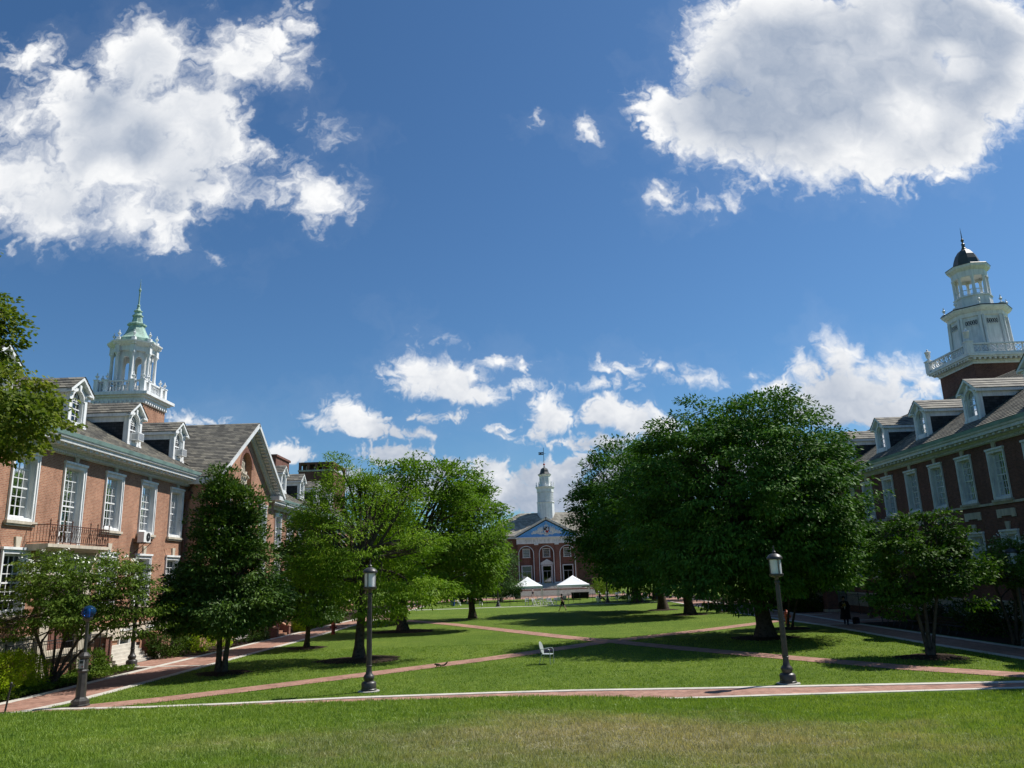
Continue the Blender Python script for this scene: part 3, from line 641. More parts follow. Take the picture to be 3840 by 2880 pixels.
def window_proto(h, w, ht, cols, rows, blind, casing=.17, door=False, keystone=True, sill=True, fr='white'):
    """tall sash window in local (s,o,z), s centred on 0 and z from 0; returns the frame object with its sub-parts"""
    xf = lambda s, o, z: (h.sg * o, s, z)
    f = MB(xf); w2 = w / 2; iw = w2 - casing; zt = ht - casing; zb = .14 if not door else .05
    # stepped casing
    for a, b in ((-w2, -iw), (iw, w2)):
        f.box(a, b, -.02, .05, 0, ht)
        m0, m1 = (a, a + .06) if a < 0 else (b - .06, b)
        f.box(m0, m1, .052, .095, 0, ht)
    f.box(-iw, iw, -.02, .048, zt, ht); f.box(-w2 - .05, w2 + .05, .0, .14, ht, ht + .11)
    f.box(-iw, iw, -.02, .04, 0, zb)
    # reveal
    for a in (-iw, iw - .025): f.box(a, a + .025, -.34, -.022, zb, zt)
    f.box(-iw + .026, iw - .026, -.34, -.022, zt - .025, zt); f.box(-iw + .026, iw - .026, -.34, -.022, zb, zb + .03)
    fo = f.build('window', M[fr], h.root)
    s = MB(xf); a = iw - .026; st = .065
    z0, z1 = zb + .031, zt - .026
    mid = (z0 + z1) / 2
    s.box(-a, -a + st, -.30, -.24, z0, z1); s.box(a - st, a, -.30, -.24, z0, z1)
    s.box(-a + st, a - st, -.30, -.24, z0, z0 + .09); s.box(-a + st, a - st, -.30, -.24, z1 - .07, z1); s.box(-a + st, a - st, -.305, -.225, mid - .035, mid + .035)
    for k in range(1, cols):
        q = -a + st + (2 * a - 2 * st) * k / cols
        s.box(q - .019, q + .019, -.287, -.249, z0 + .09, z1 - .07)
    for k in range(1, rows):
        q = z0 + .09 + (z1 - z0 - .16) * k / rows
        if abs(q - mid) > .1: s.box(-a + st, a - st, -.285, -.251, q - .019, q + .019)
    s.build('sash', M[fr], fo)
    g = MB(xf); g.quad((-a + .02, -.268, z0), (a - .02, -.268, z0), (a - .02, -.268, z1), (-a + .02, -.268, z1)); g.build('pane', M['glass'], fo)
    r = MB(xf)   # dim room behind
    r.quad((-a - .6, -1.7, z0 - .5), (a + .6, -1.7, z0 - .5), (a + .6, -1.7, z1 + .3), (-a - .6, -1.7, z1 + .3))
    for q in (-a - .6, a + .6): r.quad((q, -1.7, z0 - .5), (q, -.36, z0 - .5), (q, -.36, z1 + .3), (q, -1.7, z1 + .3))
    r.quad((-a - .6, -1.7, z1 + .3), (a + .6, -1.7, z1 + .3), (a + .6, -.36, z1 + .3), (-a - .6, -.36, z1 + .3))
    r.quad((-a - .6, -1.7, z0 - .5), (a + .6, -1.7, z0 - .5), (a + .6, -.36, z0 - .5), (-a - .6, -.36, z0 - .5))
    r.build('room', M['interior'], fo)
    if blind > 0:
        b = MB(xf); zl = z1 - (z1 - z0) * blind; n = 14
        for i in range(n):
            p, q = -a + 2 * a * i / n, -a + 2 * a * (i + 1) / n
            d = -.40 - .025 * (i % 2); d2 = -.40 - .025 * ((i + 1) % 2)
            b.quad((p, d, zl), (q, d2, zl), (q, d2, z1), (p, d, z1))
        b.build('blind', M['blind'], fo, fix=False)
    if sill:
        q = MB(xf); q.box(-w2 - .12, w2 + .12, -.02, .17, -.13, -.002); q.box(-w2 - .06, w2 + .06, -.02, .11, -.22, -.132); q.build('sill', M['stone'], fo)
    if keystone:
        q = MB(xf); q.prism([(-.13, ht + .112), (.13, ht + .112), (.21, ht + .56), (-.21, ht + .56)], 'y', .0, .10); q.build('keystone', M['stone'], fo)
        for sg in (-1, 1):
            q = MB(xf); q.prism([(sg * .14, ht + .112), (sg * (w2 + .02), ht + .112), (sg * (w2 + .26), ht + .5), (sg * .20, ht + .5)], 'y', -.01, .016); q.build('flat_arch', M[getattr(h, 'arch', 'brick')], fo)
    return fo
def place(proto, h, s, o, z, used):
    w = proto if proto.name not in used else copy_tree(proto, h.root)
    used.add(proto.name); w.location = (h.sg * o, s - h.sref, z); return w
def arc(cx, cz, r, n=10, a0=0., a1=PI): return [(cx + r * math.cos(a0 + (a1 - a0) * i / n), cz + r * math.sin(a0 + (a1 - a0) * i / n)) for i in range(n + 1)]
def dormer_proto(h, slope, W=1.66, zb=11.95, ze=13.95, zr=14.66, o=-.55):
    """dormer with arched sash; s centred on 0; roof runs back into the main slope"""
    xf = lambda s, oo, z: (h.sg * oo, s, z)
    w2 = W / 2; back = lambda z, z0: o - (z - z0) / slope      # where the main slope is at height z
    zf = zb + .1
    f = MB(xf)
    # front: pilasters, arched surround, gable
    ow = .50; oz0 = zb + .30; spring = zb + 1.45; r = ow
    for sg in (-1, 1):
        f.box(min(sg * w2, sg * (ow + .02)), max(sg * w2, sg * (ow + .02)), o - .22, o, zb, spring)
        f.box(min(sg * (w2 - .02), sg * (w2 - .24)), max(sg * (w2 - .02), sg * (w2 - .24)), o + .001, o + .07, zb + .16, ze - .34)
        f.box(min(sg * (w2 + .04), sg * (w2 - .28)), max(sg * (w2 + .04), sg * (w2 - .28)), o + .002, o + .12, ze - .34, ze - .22)
        f.box(min(sg * (w2 + .03), sg * (w2 - .27)), max(sg * (w2 + .03), sg * (w2 - .27)), o + .002, o + .10, zb - .02, zb + .155)
    f.box(-ow - .02, ow + .02, o - .22, o + .09, zb, oz0)
    for sg in (-1, 1): f.box(min(sg * w2, sg * (w2 - .12)), max(sg * w2, sg * (w2 - .12)), o - .26, o - .003, spring + .001, ze - .126)
    a = arc(0, spring, r, 12)
    outer = [(w2, spring), (w2, ze - .1), (w2 * .66, ze + .12), (w2 * .4, ze + .32), (w2 * .2, zr - .16), (.0, zr - .10)]
    outer = outer + [(-x, z) for x, z in outer[-2::-1]]
    # fill between the arch and the gable outline, front sheet with thickness
    oo = []
    for i in range(13):
        t = i / 12 * (len(outer) - 1); k = min(int(t), len(outer) - 2); q = t - k
        oo.append((outer[k][0] * (1 - q) + outer[k + 1][0] * q, outer[k][1] * (1 - q) + outer[k + 1][1] * q))
    for i in range(12):
        f.add([(a[i][0], o, a[i][1]), (a[i + 1][0], o, a[i + 1][1]), (oo[i + 1][0], o, oo[i + 1][1]), (oo[i][0], o, oo[i][1]),
               (a[i][0], o - .2, a[i][1]), (a[i + 1][0], o - .2, a[i + 1][1])], [(0, 1, 2, 3), (0, 1, 5, 4)])
    b = arc(0, spring, r + .13, 12)
    for i in range(12):   # moulded arch
        f.add([(a[i][0], o + .06, a[i][1]), (a[i + 1][0], o + .06, a[i + 1][1]), (b[i + 1][0], o + .06, b[i + 1][1]), (b[i][0], o + .06, b[i][1]),
               (b[i][0], o, b[i][1]), (b[i + 1][0], o, b[i + 1][1]), (a[i][0], o, a[i][1]), (a[i + 1][0], o, a[i + 1][1])], [(0, 1, 2, 3), (3, 2, 5, 4), (0, 1, 7, 6)])
    f.prism([(-.06, spring + r + .0), (.06, spring + r), (.10, spring + r + .30), (-.10, spring + r + .30)], 'y', o + .061, o + .13)
    # raking mouldings of the broken pediment
    ov = w2 + .22
    for sg in (-1, 1):
        p0, p1 = (sg * ov, ze - .12), (0, zr - .02)
        q0, q1 = (sg * ov, ze - .30), (0, zr - .20)
        f.add([(p0[0], o + .26, p0[1]), (p1[0], o + .26, p1[1]), (q1[0], o + .26, q1[1]), (q0[0], o + .26, q0[1]),
               (p0[0], o, p0[1]), (p1[0], o, p1[1]), (q1[0], o, q1[1]), (q0[0], o, q0[1])], [(0, 1, 2, 3), (3, 2, 6, 7), (0, 3, 7, 4), (0, 1, 5, 4)])
        f.box(min(sg * ov, sg * (w2 - .22)), max(sg * ov, sg * (w2 - .22)), o + .004, o + .255, ze - .22, ze - .13)
    # eave boards along the sides
    bl = back(ze, zf)
    for sg in (-1, 1):
        f.box(min(sg * (w2 + .01), sg * (w2 + .21)), max(sg * (w2 + .01), sg * (w2 + .21)), bl, o - .001, ze - .31, ze - .125)
        f.box(min(sg * (w2 + .011), sg * (w2 + .04)), max(sg * (w2 + .011), sg * (w2 + .04)), bl, o - .23, ze - .62, ze - .312)
    fo = f.build('dormer', M['white'], h.root)
    for sg in (-1, 1):
        c = MB(xf); x = sg * (w2 - .0)
        c.add([(x, o - .225, zf - .15), (x, o - .225, ze - .1), (x, back(ze - .1, zf), ze - .1)], [(0, 1, 2)])
        c.build('cheek', M['slate_dark'], fo, fix=False)
    rr = MB(xf); br = back(zr, zf) - .3
    for sg in (-1, 1):
        rr.shingle((sg * (ov + .03), o + .30, ze - .11), (sg * (ov + .03), back(ze - .1, zf) - .3, ze - .11), (0, br, zr), (0, o + .30, zr), 4, .03)
    rr.build('roof', M[h.slate], fo, fix=False)
    s = MB(xf); d0, d1 = o - .20, o - .15
    z0 = oz0 + .001; mid = z0 + (spring - z0) * .62
    s.box(-ow, -ow + .05, d0, d1, z0, spring); s.box(ow - .05, ow, d0, d1, z0, spring)
    s.box(-ow + .05, ow - .05, d0, d1, z0, z0 + .07); s.box(-ow + .05, ow - .05, d0 - .01, d1 + .02, mid - .03, mid + .03)
    for q in (-.17, .17): s.box(q - .016, q + .016, d0 + .005, d1 - .006, z0 + .07, spring + .3)
    for q in ((z0 + mid) / 2, (mid + spring) / 2 + .1): s.box(-ow + .05, ow - .05, d0 + .006, d1 - .007, q - .016, q + .016)
    s.box(-ow + .05, ow - .05, d0 + .006, d1 - .007, spring - .016, spring + .016)
    a2 = arc(0, spring, ow - .05, 12)
    for i in range(12): s.add([(a[i][0], d1, a[i][1]), (a[i + 1][0], d1, a[i + 1][1]), (a2[i + 1][0], d1, a2[i + 1][1]), (a2[i][0], d1, a2[i][1])], [(0, 1, 2, 3)])
    for cx in (-.34, 0., .34):   # interlacing gothic bars
        q1 = arc(cx - .17, spring, .5, 5, 0, 1.0); q2 = arc(cx + .17, spring, .5, 5, PI, PI - 1.0)
        for q in (q1, q2):
            q = [p for p in q if math.hypot(p[0], p[1] - spring) < ow - .02]
            if len(q) > 1: s.tube([(p[0], d1 - .02, p[1]) for p in q], .017, 4)
    s.build('sash', M['white'], fo)
    g = MB(xf); gp = [(ow - .01, z0), *[(p[0] * .98, p[1]) for p in a], (-ow + .01, z0)]
    g.quad(*[(x, d0 + .02, z) for x, z in gp]); g.build('pane', M['glass'], fo, fix=False)
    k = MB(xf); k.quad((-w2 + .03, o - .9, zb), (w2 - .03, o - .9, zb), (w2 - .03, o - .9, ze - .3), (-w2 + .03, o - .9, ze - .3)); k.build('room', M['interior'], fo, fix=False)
    return fo
def cornice(h, runs, zc, name='cornice', mod=.78):
    """runs of (s0,s1,o0): eave cornice on the wall plane o0 with dentils and modillion blocks, top at zc+.55"""
    m = h.mb()
    for s0, s1, o0 in runs:
        pr = [(o0 - .02, zc - .20), (o0 + .10, zc - .20), (o0 + .12, zc - .02), (o0 + .26, zc + .0), (o0 + .30, zc + .16), (o0 + .80, zc + .20), (o0 + .82, zc + .36), (o0 + .90, zc + .40), (o0 + .94, zc + .5), (o0 - .02, zc + .5)]
        m.prism(pr, 'x', s0, s1)
        n = int((s1 - s0) / .16)
        for i in range(n):
            q = s0 + (i + .5) * (s1 - s0) / n
            m.box(q - .045, q + .045, o0 + .121, o0 + .225, zc - .16, zc - .02)
        n = int((s1 - s0) / (mod * .72))
        for i in range(n):
            q = s0 + (i + .5) * (s1 - s0) / n
            m.box(q - .12, q + .12, o0 + .301, o0 + .70, zc + .075, zc + .188)
    return m.build(name, M['greywhite'], h.root)
def octo(mb, cx, cy, prof, n=8, rot=PI / 8): mb.lathe([(r / math.cos(PI / n), z) for r, z in prof], cx, cy, n, rot)
def urn(mb, x, y, z, k=1.):
    mb.lathe([(.10 * k, z), (.10 * k, z + .05 * k), (.04 * k, z + .10 * k), (.05 * k, z + .16 * k), (.16 * k, z + .30 * k), (.18 * k, z + .40 * k), (.12 * k, z + .44 * k), (.05 * k, z + .50 * k), (.07 * k, z + .58 * k), (.02 * k, z + .72 * k)], x, y, 10)
def railing_panel(mb, p, q, z0, z1, kind, post=.0):
    """balustrade between two plan points: turned balusters or crossed lattice"""
    p, q = Vector((p[0], p[1], 0)), Vector((q[0], q[1], 0)); d = q - p; ln = d.length; t = d.normalized(); nrm = Vector((-t.y, t.x, 0))
    def bar(a, b, za, zb, w, hh):
        A, B = p + t * a, p + t * b
        mb.add([tuple(A + nrm * w + Vector((0, 0, za - hh))), tuple(B + nrm * w + Vector((0, 0, zb - hh))), tuple(B + nrm * w + Vector((0, 0, zb + hh))), tuple(A + nrm * w + Vector((0, 0, za + hh))),
                tuple(A - nrm * w + Vector((0, 0, za - hh))), tuple(B - nrm * w + Vector((0, 0, zb - hh))), tuple(B - nrm * w + Vector((0, 0, zb + hh))), tuple(A - nrm * w + Vector((0, 0, za + hh)))],
               [(0, 1, 2, 3), (7, 6, 5, 4), (0, 3, 7, 4), (1, 5, 6, 2), (3, 2, 6, 7), (0, 4, 5, 1)])
    bar(0, ln, z1 - .06, z1 - .06, .11, .06); bar(0, ln, z0 + .08, z0 + .08, .10, .08)
    if kind == 'turned':
        n = max(2, int(ln / .24))
        for i in range(n):
            c = p + t * ((i + .5) * ln / n); a, b = z0 + .16, z1 - .12; hh = b - a
            mb.lathe([(.05, a), (.045, a + .06 * hh), (.075, a + .3 * hh), (.035, a + .65 * hh), (.05, a + .95 * hh), (.05, b)], c.x, c.y, 7)
    else:
        n = max(1, round(ln / .62)); a, b = z0 + .17, z1 - .13
        for i in range(n):
            l, r = i * ln / n, (i + 1) * ln / n; m = (l + r) / 2
            bar(l + .02, r - .02, a, b, .022, .025); bar(l + .02, r - .02, b, a, .021, .025)
            bar(l + .03, m, (a + b) / 2, b, .020, .02); bar(m, r - .03, b, (a + b) / 2, .020, .02); bar(l + .03, m, (a + b) / 2, a, .019, .02); bar(m, r - .03, a, (a + b) / 2, .019, .02)
            c = p + t * r; mb.cbox(c.x, c.y, (a + b) / 2, .07, .07, b - a)

def squeeze(t, cx, cy, k, names):
    for o in t.children:
        if not o.name.split('.')[0] in names: continue
        for q in [o] + list(o.children):
            for v in q.data.vertices: v.co.x = cx + (v.co.x - cx) * k; v.co.y = cy + (v.co.y - cy) * k
# ------------------------------------------------------------------ left hall
def left_hall():
    root = thing('brick_hall', 'long sunlit red brick hall with green copper spire on its white cupola', 'hall')
    h = Hall(root, -22., 45., 1); h.slate = 'slate'
    up = [26.5, 30.4, 34.3, 38.2, 42.1, 46.1, 50.0]; UZ, UH, UW = 6.97, 3.02, 1.92
    dn = [30.4, 34.3, 42.1, 46.1, 50.0]; DZ, DH = 2.95, 2.78
    far = [68.0, 71.7, 75.4, 79.2, 83.0, 86.9, 90.8, 94.7, 98.6]
    c = .14
    hole = lambda s, z, w, ht: (s - w / 2 + c, s + w / 2 - c, z + .1, z + ht - c)
    H1 = [hole(s, UZ, UW, UH) for s in up if s != 38.2] + [hole(38.2, 6.05, UW, 3.92)] + [hole(s, DZ, UW, DH) for s in dn] + [(36.9, 39.5, 1.2, 5.0)]
    bw = [(44.6, 1.25), (47.6, 1.25)]
    H1 += [(s - .5, s + .5, .35, 1.6) for s, w in bw]
    w = h.mb(); facade(w, 20, 51.5, 1.95, 10.6, H1)
    facade(w, 20, 51.5, -.4, 1.2, H1)
    H2 = [hole(58.5 + d, UZ, UW, UH) for d in (-4.1, 0, 4.1)] + [hole(58.5 + d, DZ, UW, DH) for d in (-4.1, 4.1)]
    facade(w, 51.5, 65.5, -.4, 10.6, H2, 1.5)
    # gable triangle with an arched niche
    base = [(51.5, 10.6), (65.5, 10.6)]; ap = (58.5, 15.55); nc, nr, nz0, nsp = 58.5, 1.15, 10.62, 12.55
    niche = [(nc + nr, nz0)] + arc(nc, nsp, nr, 12) + [(nc - nr, nz0)]
    outer = [(65.5, 10.6), (64.2, 11.5), (62.9, 12.44), (61.4, 13.5), (60.4, 14.2), (59.4, 14.92), ap]
    outer = outer + [(117 - x, z) for x, z in outer[-2::-1]]
    nn = len(niche) - 1
    def at(pl, t):
        q = t * (len(pl) - 1); k = min(int(q), len(pl) - 2); q -= k
        return (pl[k][0] * (1 - q) + pl[k + 1][0] * q, pl[k][1] * (1 - q) + pl[k + 1][1] * q)
    for i in range(24):
        a, b = i / 24, (i + 1) / 24
        p, q, u, v = at(niche, a), at(niche, b), at(outer, b), at(outer, a)
        w.quad((p[0], 1.5, p[1]), (q[0], 1.5, q[1]), (u[0], 1.5, u[1]), (v[0], 1.5, v[1]))
        w.quad((p[0], 1.5, p[1]), (q[0], 1.5, q[1]), (q[0], 1.05, q[1]), (p[0], 1.05, p[1]))
    w.quad(*[(x, 1.05, z) for x, z in niche])
    for s in (51.5, 65.5): w.quad((s, 0, -.4), (s, 1.5, -.4), (s, 1.5, 11), (s, 0, 11))
    H3 = [hole(s, UZ, UW, UH) for s in far] + [hole(s, DZ, UW, DH) for s in far]
    facade(w, 65.5, 106, -.4, 10.6, H3)
    for s in (20, 106): w.quad((s, 0, -.4), (s, 0, 10.9), (s, -8.5, 16.6), (s, -17, 10.9), (s, -17, -.4))
    w.quad((20, -17, -.4), (106, -17, -.4), (106, -17, 11), (20, -17, 11))
    w.build('wall', M['brick'], root, fix=False)
    # arched brick ring round the niche
    rg = h.mb(); a, b = arc(nc, nsp, nr, 16), arc(nc, nsp, nr + .34, 16)
    for i in range(16): rg.add([(a[i][0], 1.52, a[i][1]), (a[i + 1][0], 1.52, a[i + 1][1]), (b[i + 1][0], 1.52, b[i + 1][1]), (b[i][0], 1.52, b[i][1])], [(0, 1, 2, 3)])
    rg.build('arch_ring', M['brick_dark'], root, fix=False)
    # stone relief: a cluster of robed figures
    rl = h.mb()
    for (x, z, hh, r) in ((-.62, 10.7, 1.95, .30), (-.18, 10.7, 2.2, .30), (.28, 10.7, 2.0, .32), (.68, 10.7, 1.6, .26), (.05, 12.1, 1.15, .24), (-.45, 12.0, .7, .2)):
        n = 9; pr = [(1.0, 0), (.95, .25), (.72, .5), (.85, .68), (.78, .78), (.34, .83), (.30, .85), (.48, .90), (.48, .96), (.2, 1.0)]
        vs = []; fs = []
        for k, (rr, zz) in enumerate(pr):
            for j in range(n):
                t = PI * j / (n - 1); fold = 1 + (.16 * math.sin(j * 2.6 + x * 9) if zz < .75 else 0)
                vs.append((nc + x + r * rr * fold * math.cos(t), 1.06 + r * rr * fold * math.sin(t) * 1.1, z + hh * zz))
        for k in range(len(pr) - 1):
            for j in range(n - 1): fs.append((k * n + j, k * n + j + 1, (k + 1) * n + j + 1, (k + 1) * n + j))
        rl.add(vs, fs)
    rl.tube([(nc - .6, 1.35, 12.1), (nc - .25, 1.5, 11.95), (nc + .1, 1.45, 12.2)], [.10, .09, .07], 7); rl.tube([(nc + .75, 1.3, 11.9), (nc + .45, 1.5, 11.8), (nc + .2, 1.45, 12.0)], [.10, .09, .07], 7)
    rl.build('relief', M['stone'], root, smooth=True)
    # openings
    used = set()
    P = [window_proto(h, UW, UH, 4, 6, b) for b in (.62, .5, .82, .3)]
    for s, k in ((26.5, 2), (30.4, 1), (34.3, 0), (42.1, 3), (46.1, 2), (50.0, 1)): place(P[k], h, s, 0, UZ, used)
    for i, d in enumerate((-4.1, 0, 4.1)): place(P[i], h, 58.5 + d, 1.5, UZ, used)
    for i, s in enumerate(far): place(P[(i * 3 + 1) % 4], h, s, 0, UZ, used)
    bd = window_proto(h, UW, 3.92, 4, 7, .42, sill=False, door=True); place(bd, h, 38.2, 0, 6.05, used)
    Q = [window_proto(h, UW, DH, 4, 6, b) for b in (.85, .55)]
    for i, s in enumerate(dn): place(Q[0 if i == 0 or i == 1 else 1], h, s, 0, DZ, used)
    for i, d in enumerate((-4.1, 4.1)): place(Q[i], h, 58.5 + d, 1.5, DZ, used)
    for i, s in enumerate(far): place(Q[i % 2], h, s, 0, DZ, used)
    bwp = window_proto(h, 1.25, 1.42, 3, 3, 0, .12, sill=False, keystone=False)
    for s, q in bw: place(bwp, h, s, 0, .22, used)
    st = h.mb(); st.box(20, 36.2, -.02, .10, 1.2, 1.9); st.box(40.2, 51.48, -.02, .10, 1.2, 1.9); st.box(20, 36.2, -.02, .16, 1.9, 2.0); st.box(40.2, 51.48, -.02, .16, 1.9, 2.0)
    st.box(51.3, 65.7, 1.48, 1.60, 1.2, 1.9); st.box(65.72, 106, -.02, .10, 1.2, 1.9); st.build('water_table', M['stone'], root)
    # stone entrance bay under the balcony
    en = h.mb()
    for s in (36.2, 39.5): en.box(s, s + .7, .002, .30, .0, 5.25)
    for s in (36.15, 39.45): en.box(s, s + .8, .301, .36, .0, .45)
    en.box(36.1, 40.3, .001, .40, 5.25, 5.72); en.box(36.9, 39.5, -.15, .2, 4.55, 5.248); en.box(36.9, 39.5, -.30, .25, .9, 1.2)
    en.build('door_surround', M['stone'], root)
    dr = h.mb(); dr.box(36.92, 39.48, -.42, -.36, 1.21, 4.54)
    for s in (36.92, 38.16): dr.box(s, s + 1.3, -.359, -.33, 1.21, 1.6); dr.box(s, s + .12, -.359, -.33, 1.61, 4.5); dr.box(s + 1.16, s + 1.3, -.359, -.33, 1.61, 4.5)
    dr.build('door', M['brick_dark'], root)
    bs = h.mb(); bs.prism([(.41, 5.70), (.9, 5.78), (1.05, 5.85), (1.05, 6.0), (.0, 6.0), (.0, 5.722)], 'x', 34.9, 40.2); bb = bs.build('balcony', M['stone'], root)
    rl = MB(h.xf)
    def rod(a, b, r=.016): rl.tube([a, b], r, 5)
    o1 = 1.0
    for z in (6.08, 6.85): rod((35.0, o1, z), (40.1, o1, z), .022); rod((35.0, o1, z), (35.0, .02, z), .022); rod((40.1, o1, z), (40.1, .02, z), .022)
    rod((35.0, o1, 6.74), (40.1, o1, 6.74), .012)
    posts = [35.0, 35.55, 36.1, 36.75, 38.35, 39.0, 39.55, 40.1]
    for s in posts: rod((s, o1, 6.0), (s, o1, 7.0), .024); rl.lathe([(.02, 6.99), (.045, 7.03), (.02, 7.07), (.005, 7.13)], s, o1, 6)
    for a, b in zip(posts[:-1], posts[1:]):
        n = max(2, int((b - a) / .17))
        for i in range(n):
            q0 = a + (b - a) * i / n; q1 = a + (b - a) * (i + 1) / n; m = (q0 + q1) / 2
            rl.tube([(q0, o1, 6.08), (q0 + .02, o1, 6.25), (m, o1, 6.46), (q0 + .02, o1, 6.66), (q0, o1, 6.85)], .011, 4)
            rl.tube([(q1, o1, 6.08), (q1 - .02, o1, 6.25), (m, o1, 6.46), (q1 - .02, o1, 6.66), (q1, o1, 6.85)], .011, 4)
    for s in (35.27, 35.82, 39.27, 39.82):
        for z in (6.3, 6.62): rl.tube([(s + .09 * math.cos(t * PI / 5), o1, z + .09 * math.sin(t * PI / 5)) for t in range(11)], .013, 4)
    for s in (35.0, 40.1):
        for k in range(1, 7): rod((s, o1 * k / 7, 6.08), (s, o1 * k / 7, 6.85), .011)
    rl.build('railing', M['rust'], bb)
    # eaves
    cornice(h, [(20, 51.46, 0), (65.54, 106, 0)], 10.55)
    gt = h.mb()
    for s0, s1 in ((20, 51.4), (65.6, 106)): gt.prism([(.80, 11.052), (.96, 11.052), (1.02, 11.24), (.96, 11.25), (.70, 11.20)], 'x', s0, s1)
    gt.build('gutter', M['copper_gutter'], root)
    rf = h.mb(); E0, ER = (.92, 11.19), (-8.5, 17.0)
    for s0, s1 in ((19.6, 51.3), (65.7, 106.4)):
        rf.shingle((s0, E0[0], E0[1]), (s1, E0[0], E0[1]), (s1, ER[0], ER[1]), (s0, ER[0], ER[1]), 44, .03)
    rf.shingle((51.3, -.5, 12.06), (65.7, -.5, 12.06), (65.7, -8.5, 17.0), (51.3, -8.5, 17.0), 36, .03)
    rf.quad((19.6, -17.9, 11.2), (106.4, -17.9, 11.2), (106.4, -8.5, 17.0), (19.6, -8.5, 17.0))
    # cross gable
    for sg in (-1, 1):
        e = 58.5 + sg * 7.45
        rf.shingle((e, 2.35, 10.98), (e, -2.6, 10.98), (58.5, -8.0, 16.0), (58.5, 2.35, 16.0), 36, .03)
    rf.build('roof', M['slate'], root, fix=False)
    # raking cornice of the gable
    rk = h.mb(); c2 = h.mb()
    for sg in (-1, 1):
        A = Vector((58.5 + sg * 7.4, 0, 10.95)); B = Vector((58.5, 0, 15.93)); d = (B - A); ln = d.length; t = d.normalized(); nv = Vector((-t.z * 1, 0, t.x))
        if nv.z > 0: nv = -nv
        def blk(l0, l1, a, b, o0, o1):
            vs = []
            for o in (o0, o1):
                for l, q in ((l0, a), (l1, a), (l1, b), (l0, b)):
                    p = A + t * l + nv * q; vs.append((p.x, o, p.z))
            rk.add(vs, [(0, 1, 2, 3), (7, 6, 5, 4), (0, 4, 5, 1), (1, 5, 6, 2), (2, 6, 7, 3), (3, 7, 4, 0)])
        blk(0, ln, .0, .26, 1.502, 2.38); blk(0, ln - .2, .262, .34, 1.502, 2.28); blk(.2, ln - .3, .342, .52, 1.502, 1.80); blk(.2, ln - .4, .522, .72, 1.502, 1.64)
        n = 22
        for i in range(n):
            l = .35 + (ln - .8) * i / (n - 1); blk(l - .11, l + .11, .342, .45, 1.83, 2.22)
    for s0, s1 in ((51.2, 52.6), (64.4, 65.8)): rk.box(s0, s1, 1.503, 2.3, 10.62, 10.95)
    for s in (51.5, 65.5): rk.box(s - .45 if s < 60 else s, s if s < 60 else s + .45, .2, 1.5, 10.5, 10.96)
    rk.build('raking_cornice', M['greywhite'], root)
    dp = h.mb(); dp.tube([(51.25, .14, .4), (51.25, .14, 9.5)], .075, 8); dp.prism([(-.10, 9.5), (.10, 9.5), (.24, 9.85), (.24, 10.0), (-.24, 10.0), (-.24, 9.85)], 'y', .02, .42) if False else None
    dp.box(51.0, 51.48, .02, .42, 9.72, 10.02); dp.box(51.1, 51.4, .05, .34, 9.5, 9.72); dp.tube([(51.25, .2, 10.02), (51.3, .45, 10.45), (51.35, .8, 11.0)], .06, 7)
    dp.build('downspout', M['downpipe'], root)
    # dormers
    pr = dormer_proto(h, .617); 
    for i, s in enumerate((26.5, 32.65, 38.75, 44.85, 50.95, 68.4, 74.7, 81.2, 87.8, 94.3)):
        d = pr if i == 0 else copy_tree(pr, root); d.location = (0, s - 45, .05 if s < 60 else .35)
    # chimney
    ch = h.mb(); ch.box(90.2, 95.6, -8.0, -6.2, 15, 18.4); ch.box(90.05, 95.75, -8.15, -6.05, 18.4, 18.65); ch.build('chimney', M['brick_dark'], root)
    # tower
    cx, cyy, hb = -10.2, 63., 2.05
    X = lambda x, y: (x, y - 45)
    tb = MB(); tb.box(cx - hb, cx + hb, 18 - hb, 18 + hb, 10, 18.55); t = tb.build('tower', M['brick'], root)
    en = MB(); y0 = 18.
    en.box(cx - hb - .10, cx + hb + .10, y0 - hb - .10, y0 + hb + .10, 18.5, 19.0)
    for k in range(11):
        q = -hb + (k + .5) * 2 * hb / 11
        for sg in (-1, 1):
            en.cbox(cx + sg * (hb + .16), y0 + q, 18.62, .10, .16, .2); en.cbox(cx + q, y0 + sg * (hb + .16), 18.62, .16, .10, .2)
    en.box(cx - hb - .3, cx + hb + .3, y0 - hb - .3, y0 + hb + .3, 19.0, 19.16); en.box(cx - hb - .55, cx + hb + .55, y0 - hb - .55, y0 + hb + .55, 19.16, 19.40)
    en.build('entablature', M['white'], t)
    ba = MB(); hb2 = 1.92
    P4 = [(-1, -1), (1, -1), (1, 1), (-1, 1)]
    us = []
    for k in range(4):
        a, b = P4[k], P4[(k + 1) % 4]
        for f in (0, .22, .78):
            px, py = cx + hb2 * (a[0] * (1 - f) + b[0] * f), y0 + hb2 * (a[1] * (1 - f) + b[1] * f)
            ba.cbox(px, py, 19.95, .34, .34, 1.1); ba.cbox(px, py, 20.53, .42, .42, .08); us.append((px, py))
        for f0, f1 in ((.05, .18), (.26, .74), (.82, .95)):
            railing_panel(ba, (cx + hb2 * (a[0] * (1 - f0) + b[0] * f0), y0 + hb2 * (a[1] * (1 - f0) + b[1] * f0)), (cx + hb2 * (a[0] * (1 - f1) + b[0] * f1), y0 + hb2 * (a[1] * (1 - f1) + b[1] * f1)), 19.42, 20.5, 'turned')
    ba.build('balustrade', M['white'], t)
    for (x, y) in us:
        u = MB(); urn(u, x, y, 20.57, .85); u.build('urn', M['white'], t, smooth=True)
    la = MB(); octo(la, cx, y0, [(1.75, 19.4), (1.75, 20.2)])
    n = 8
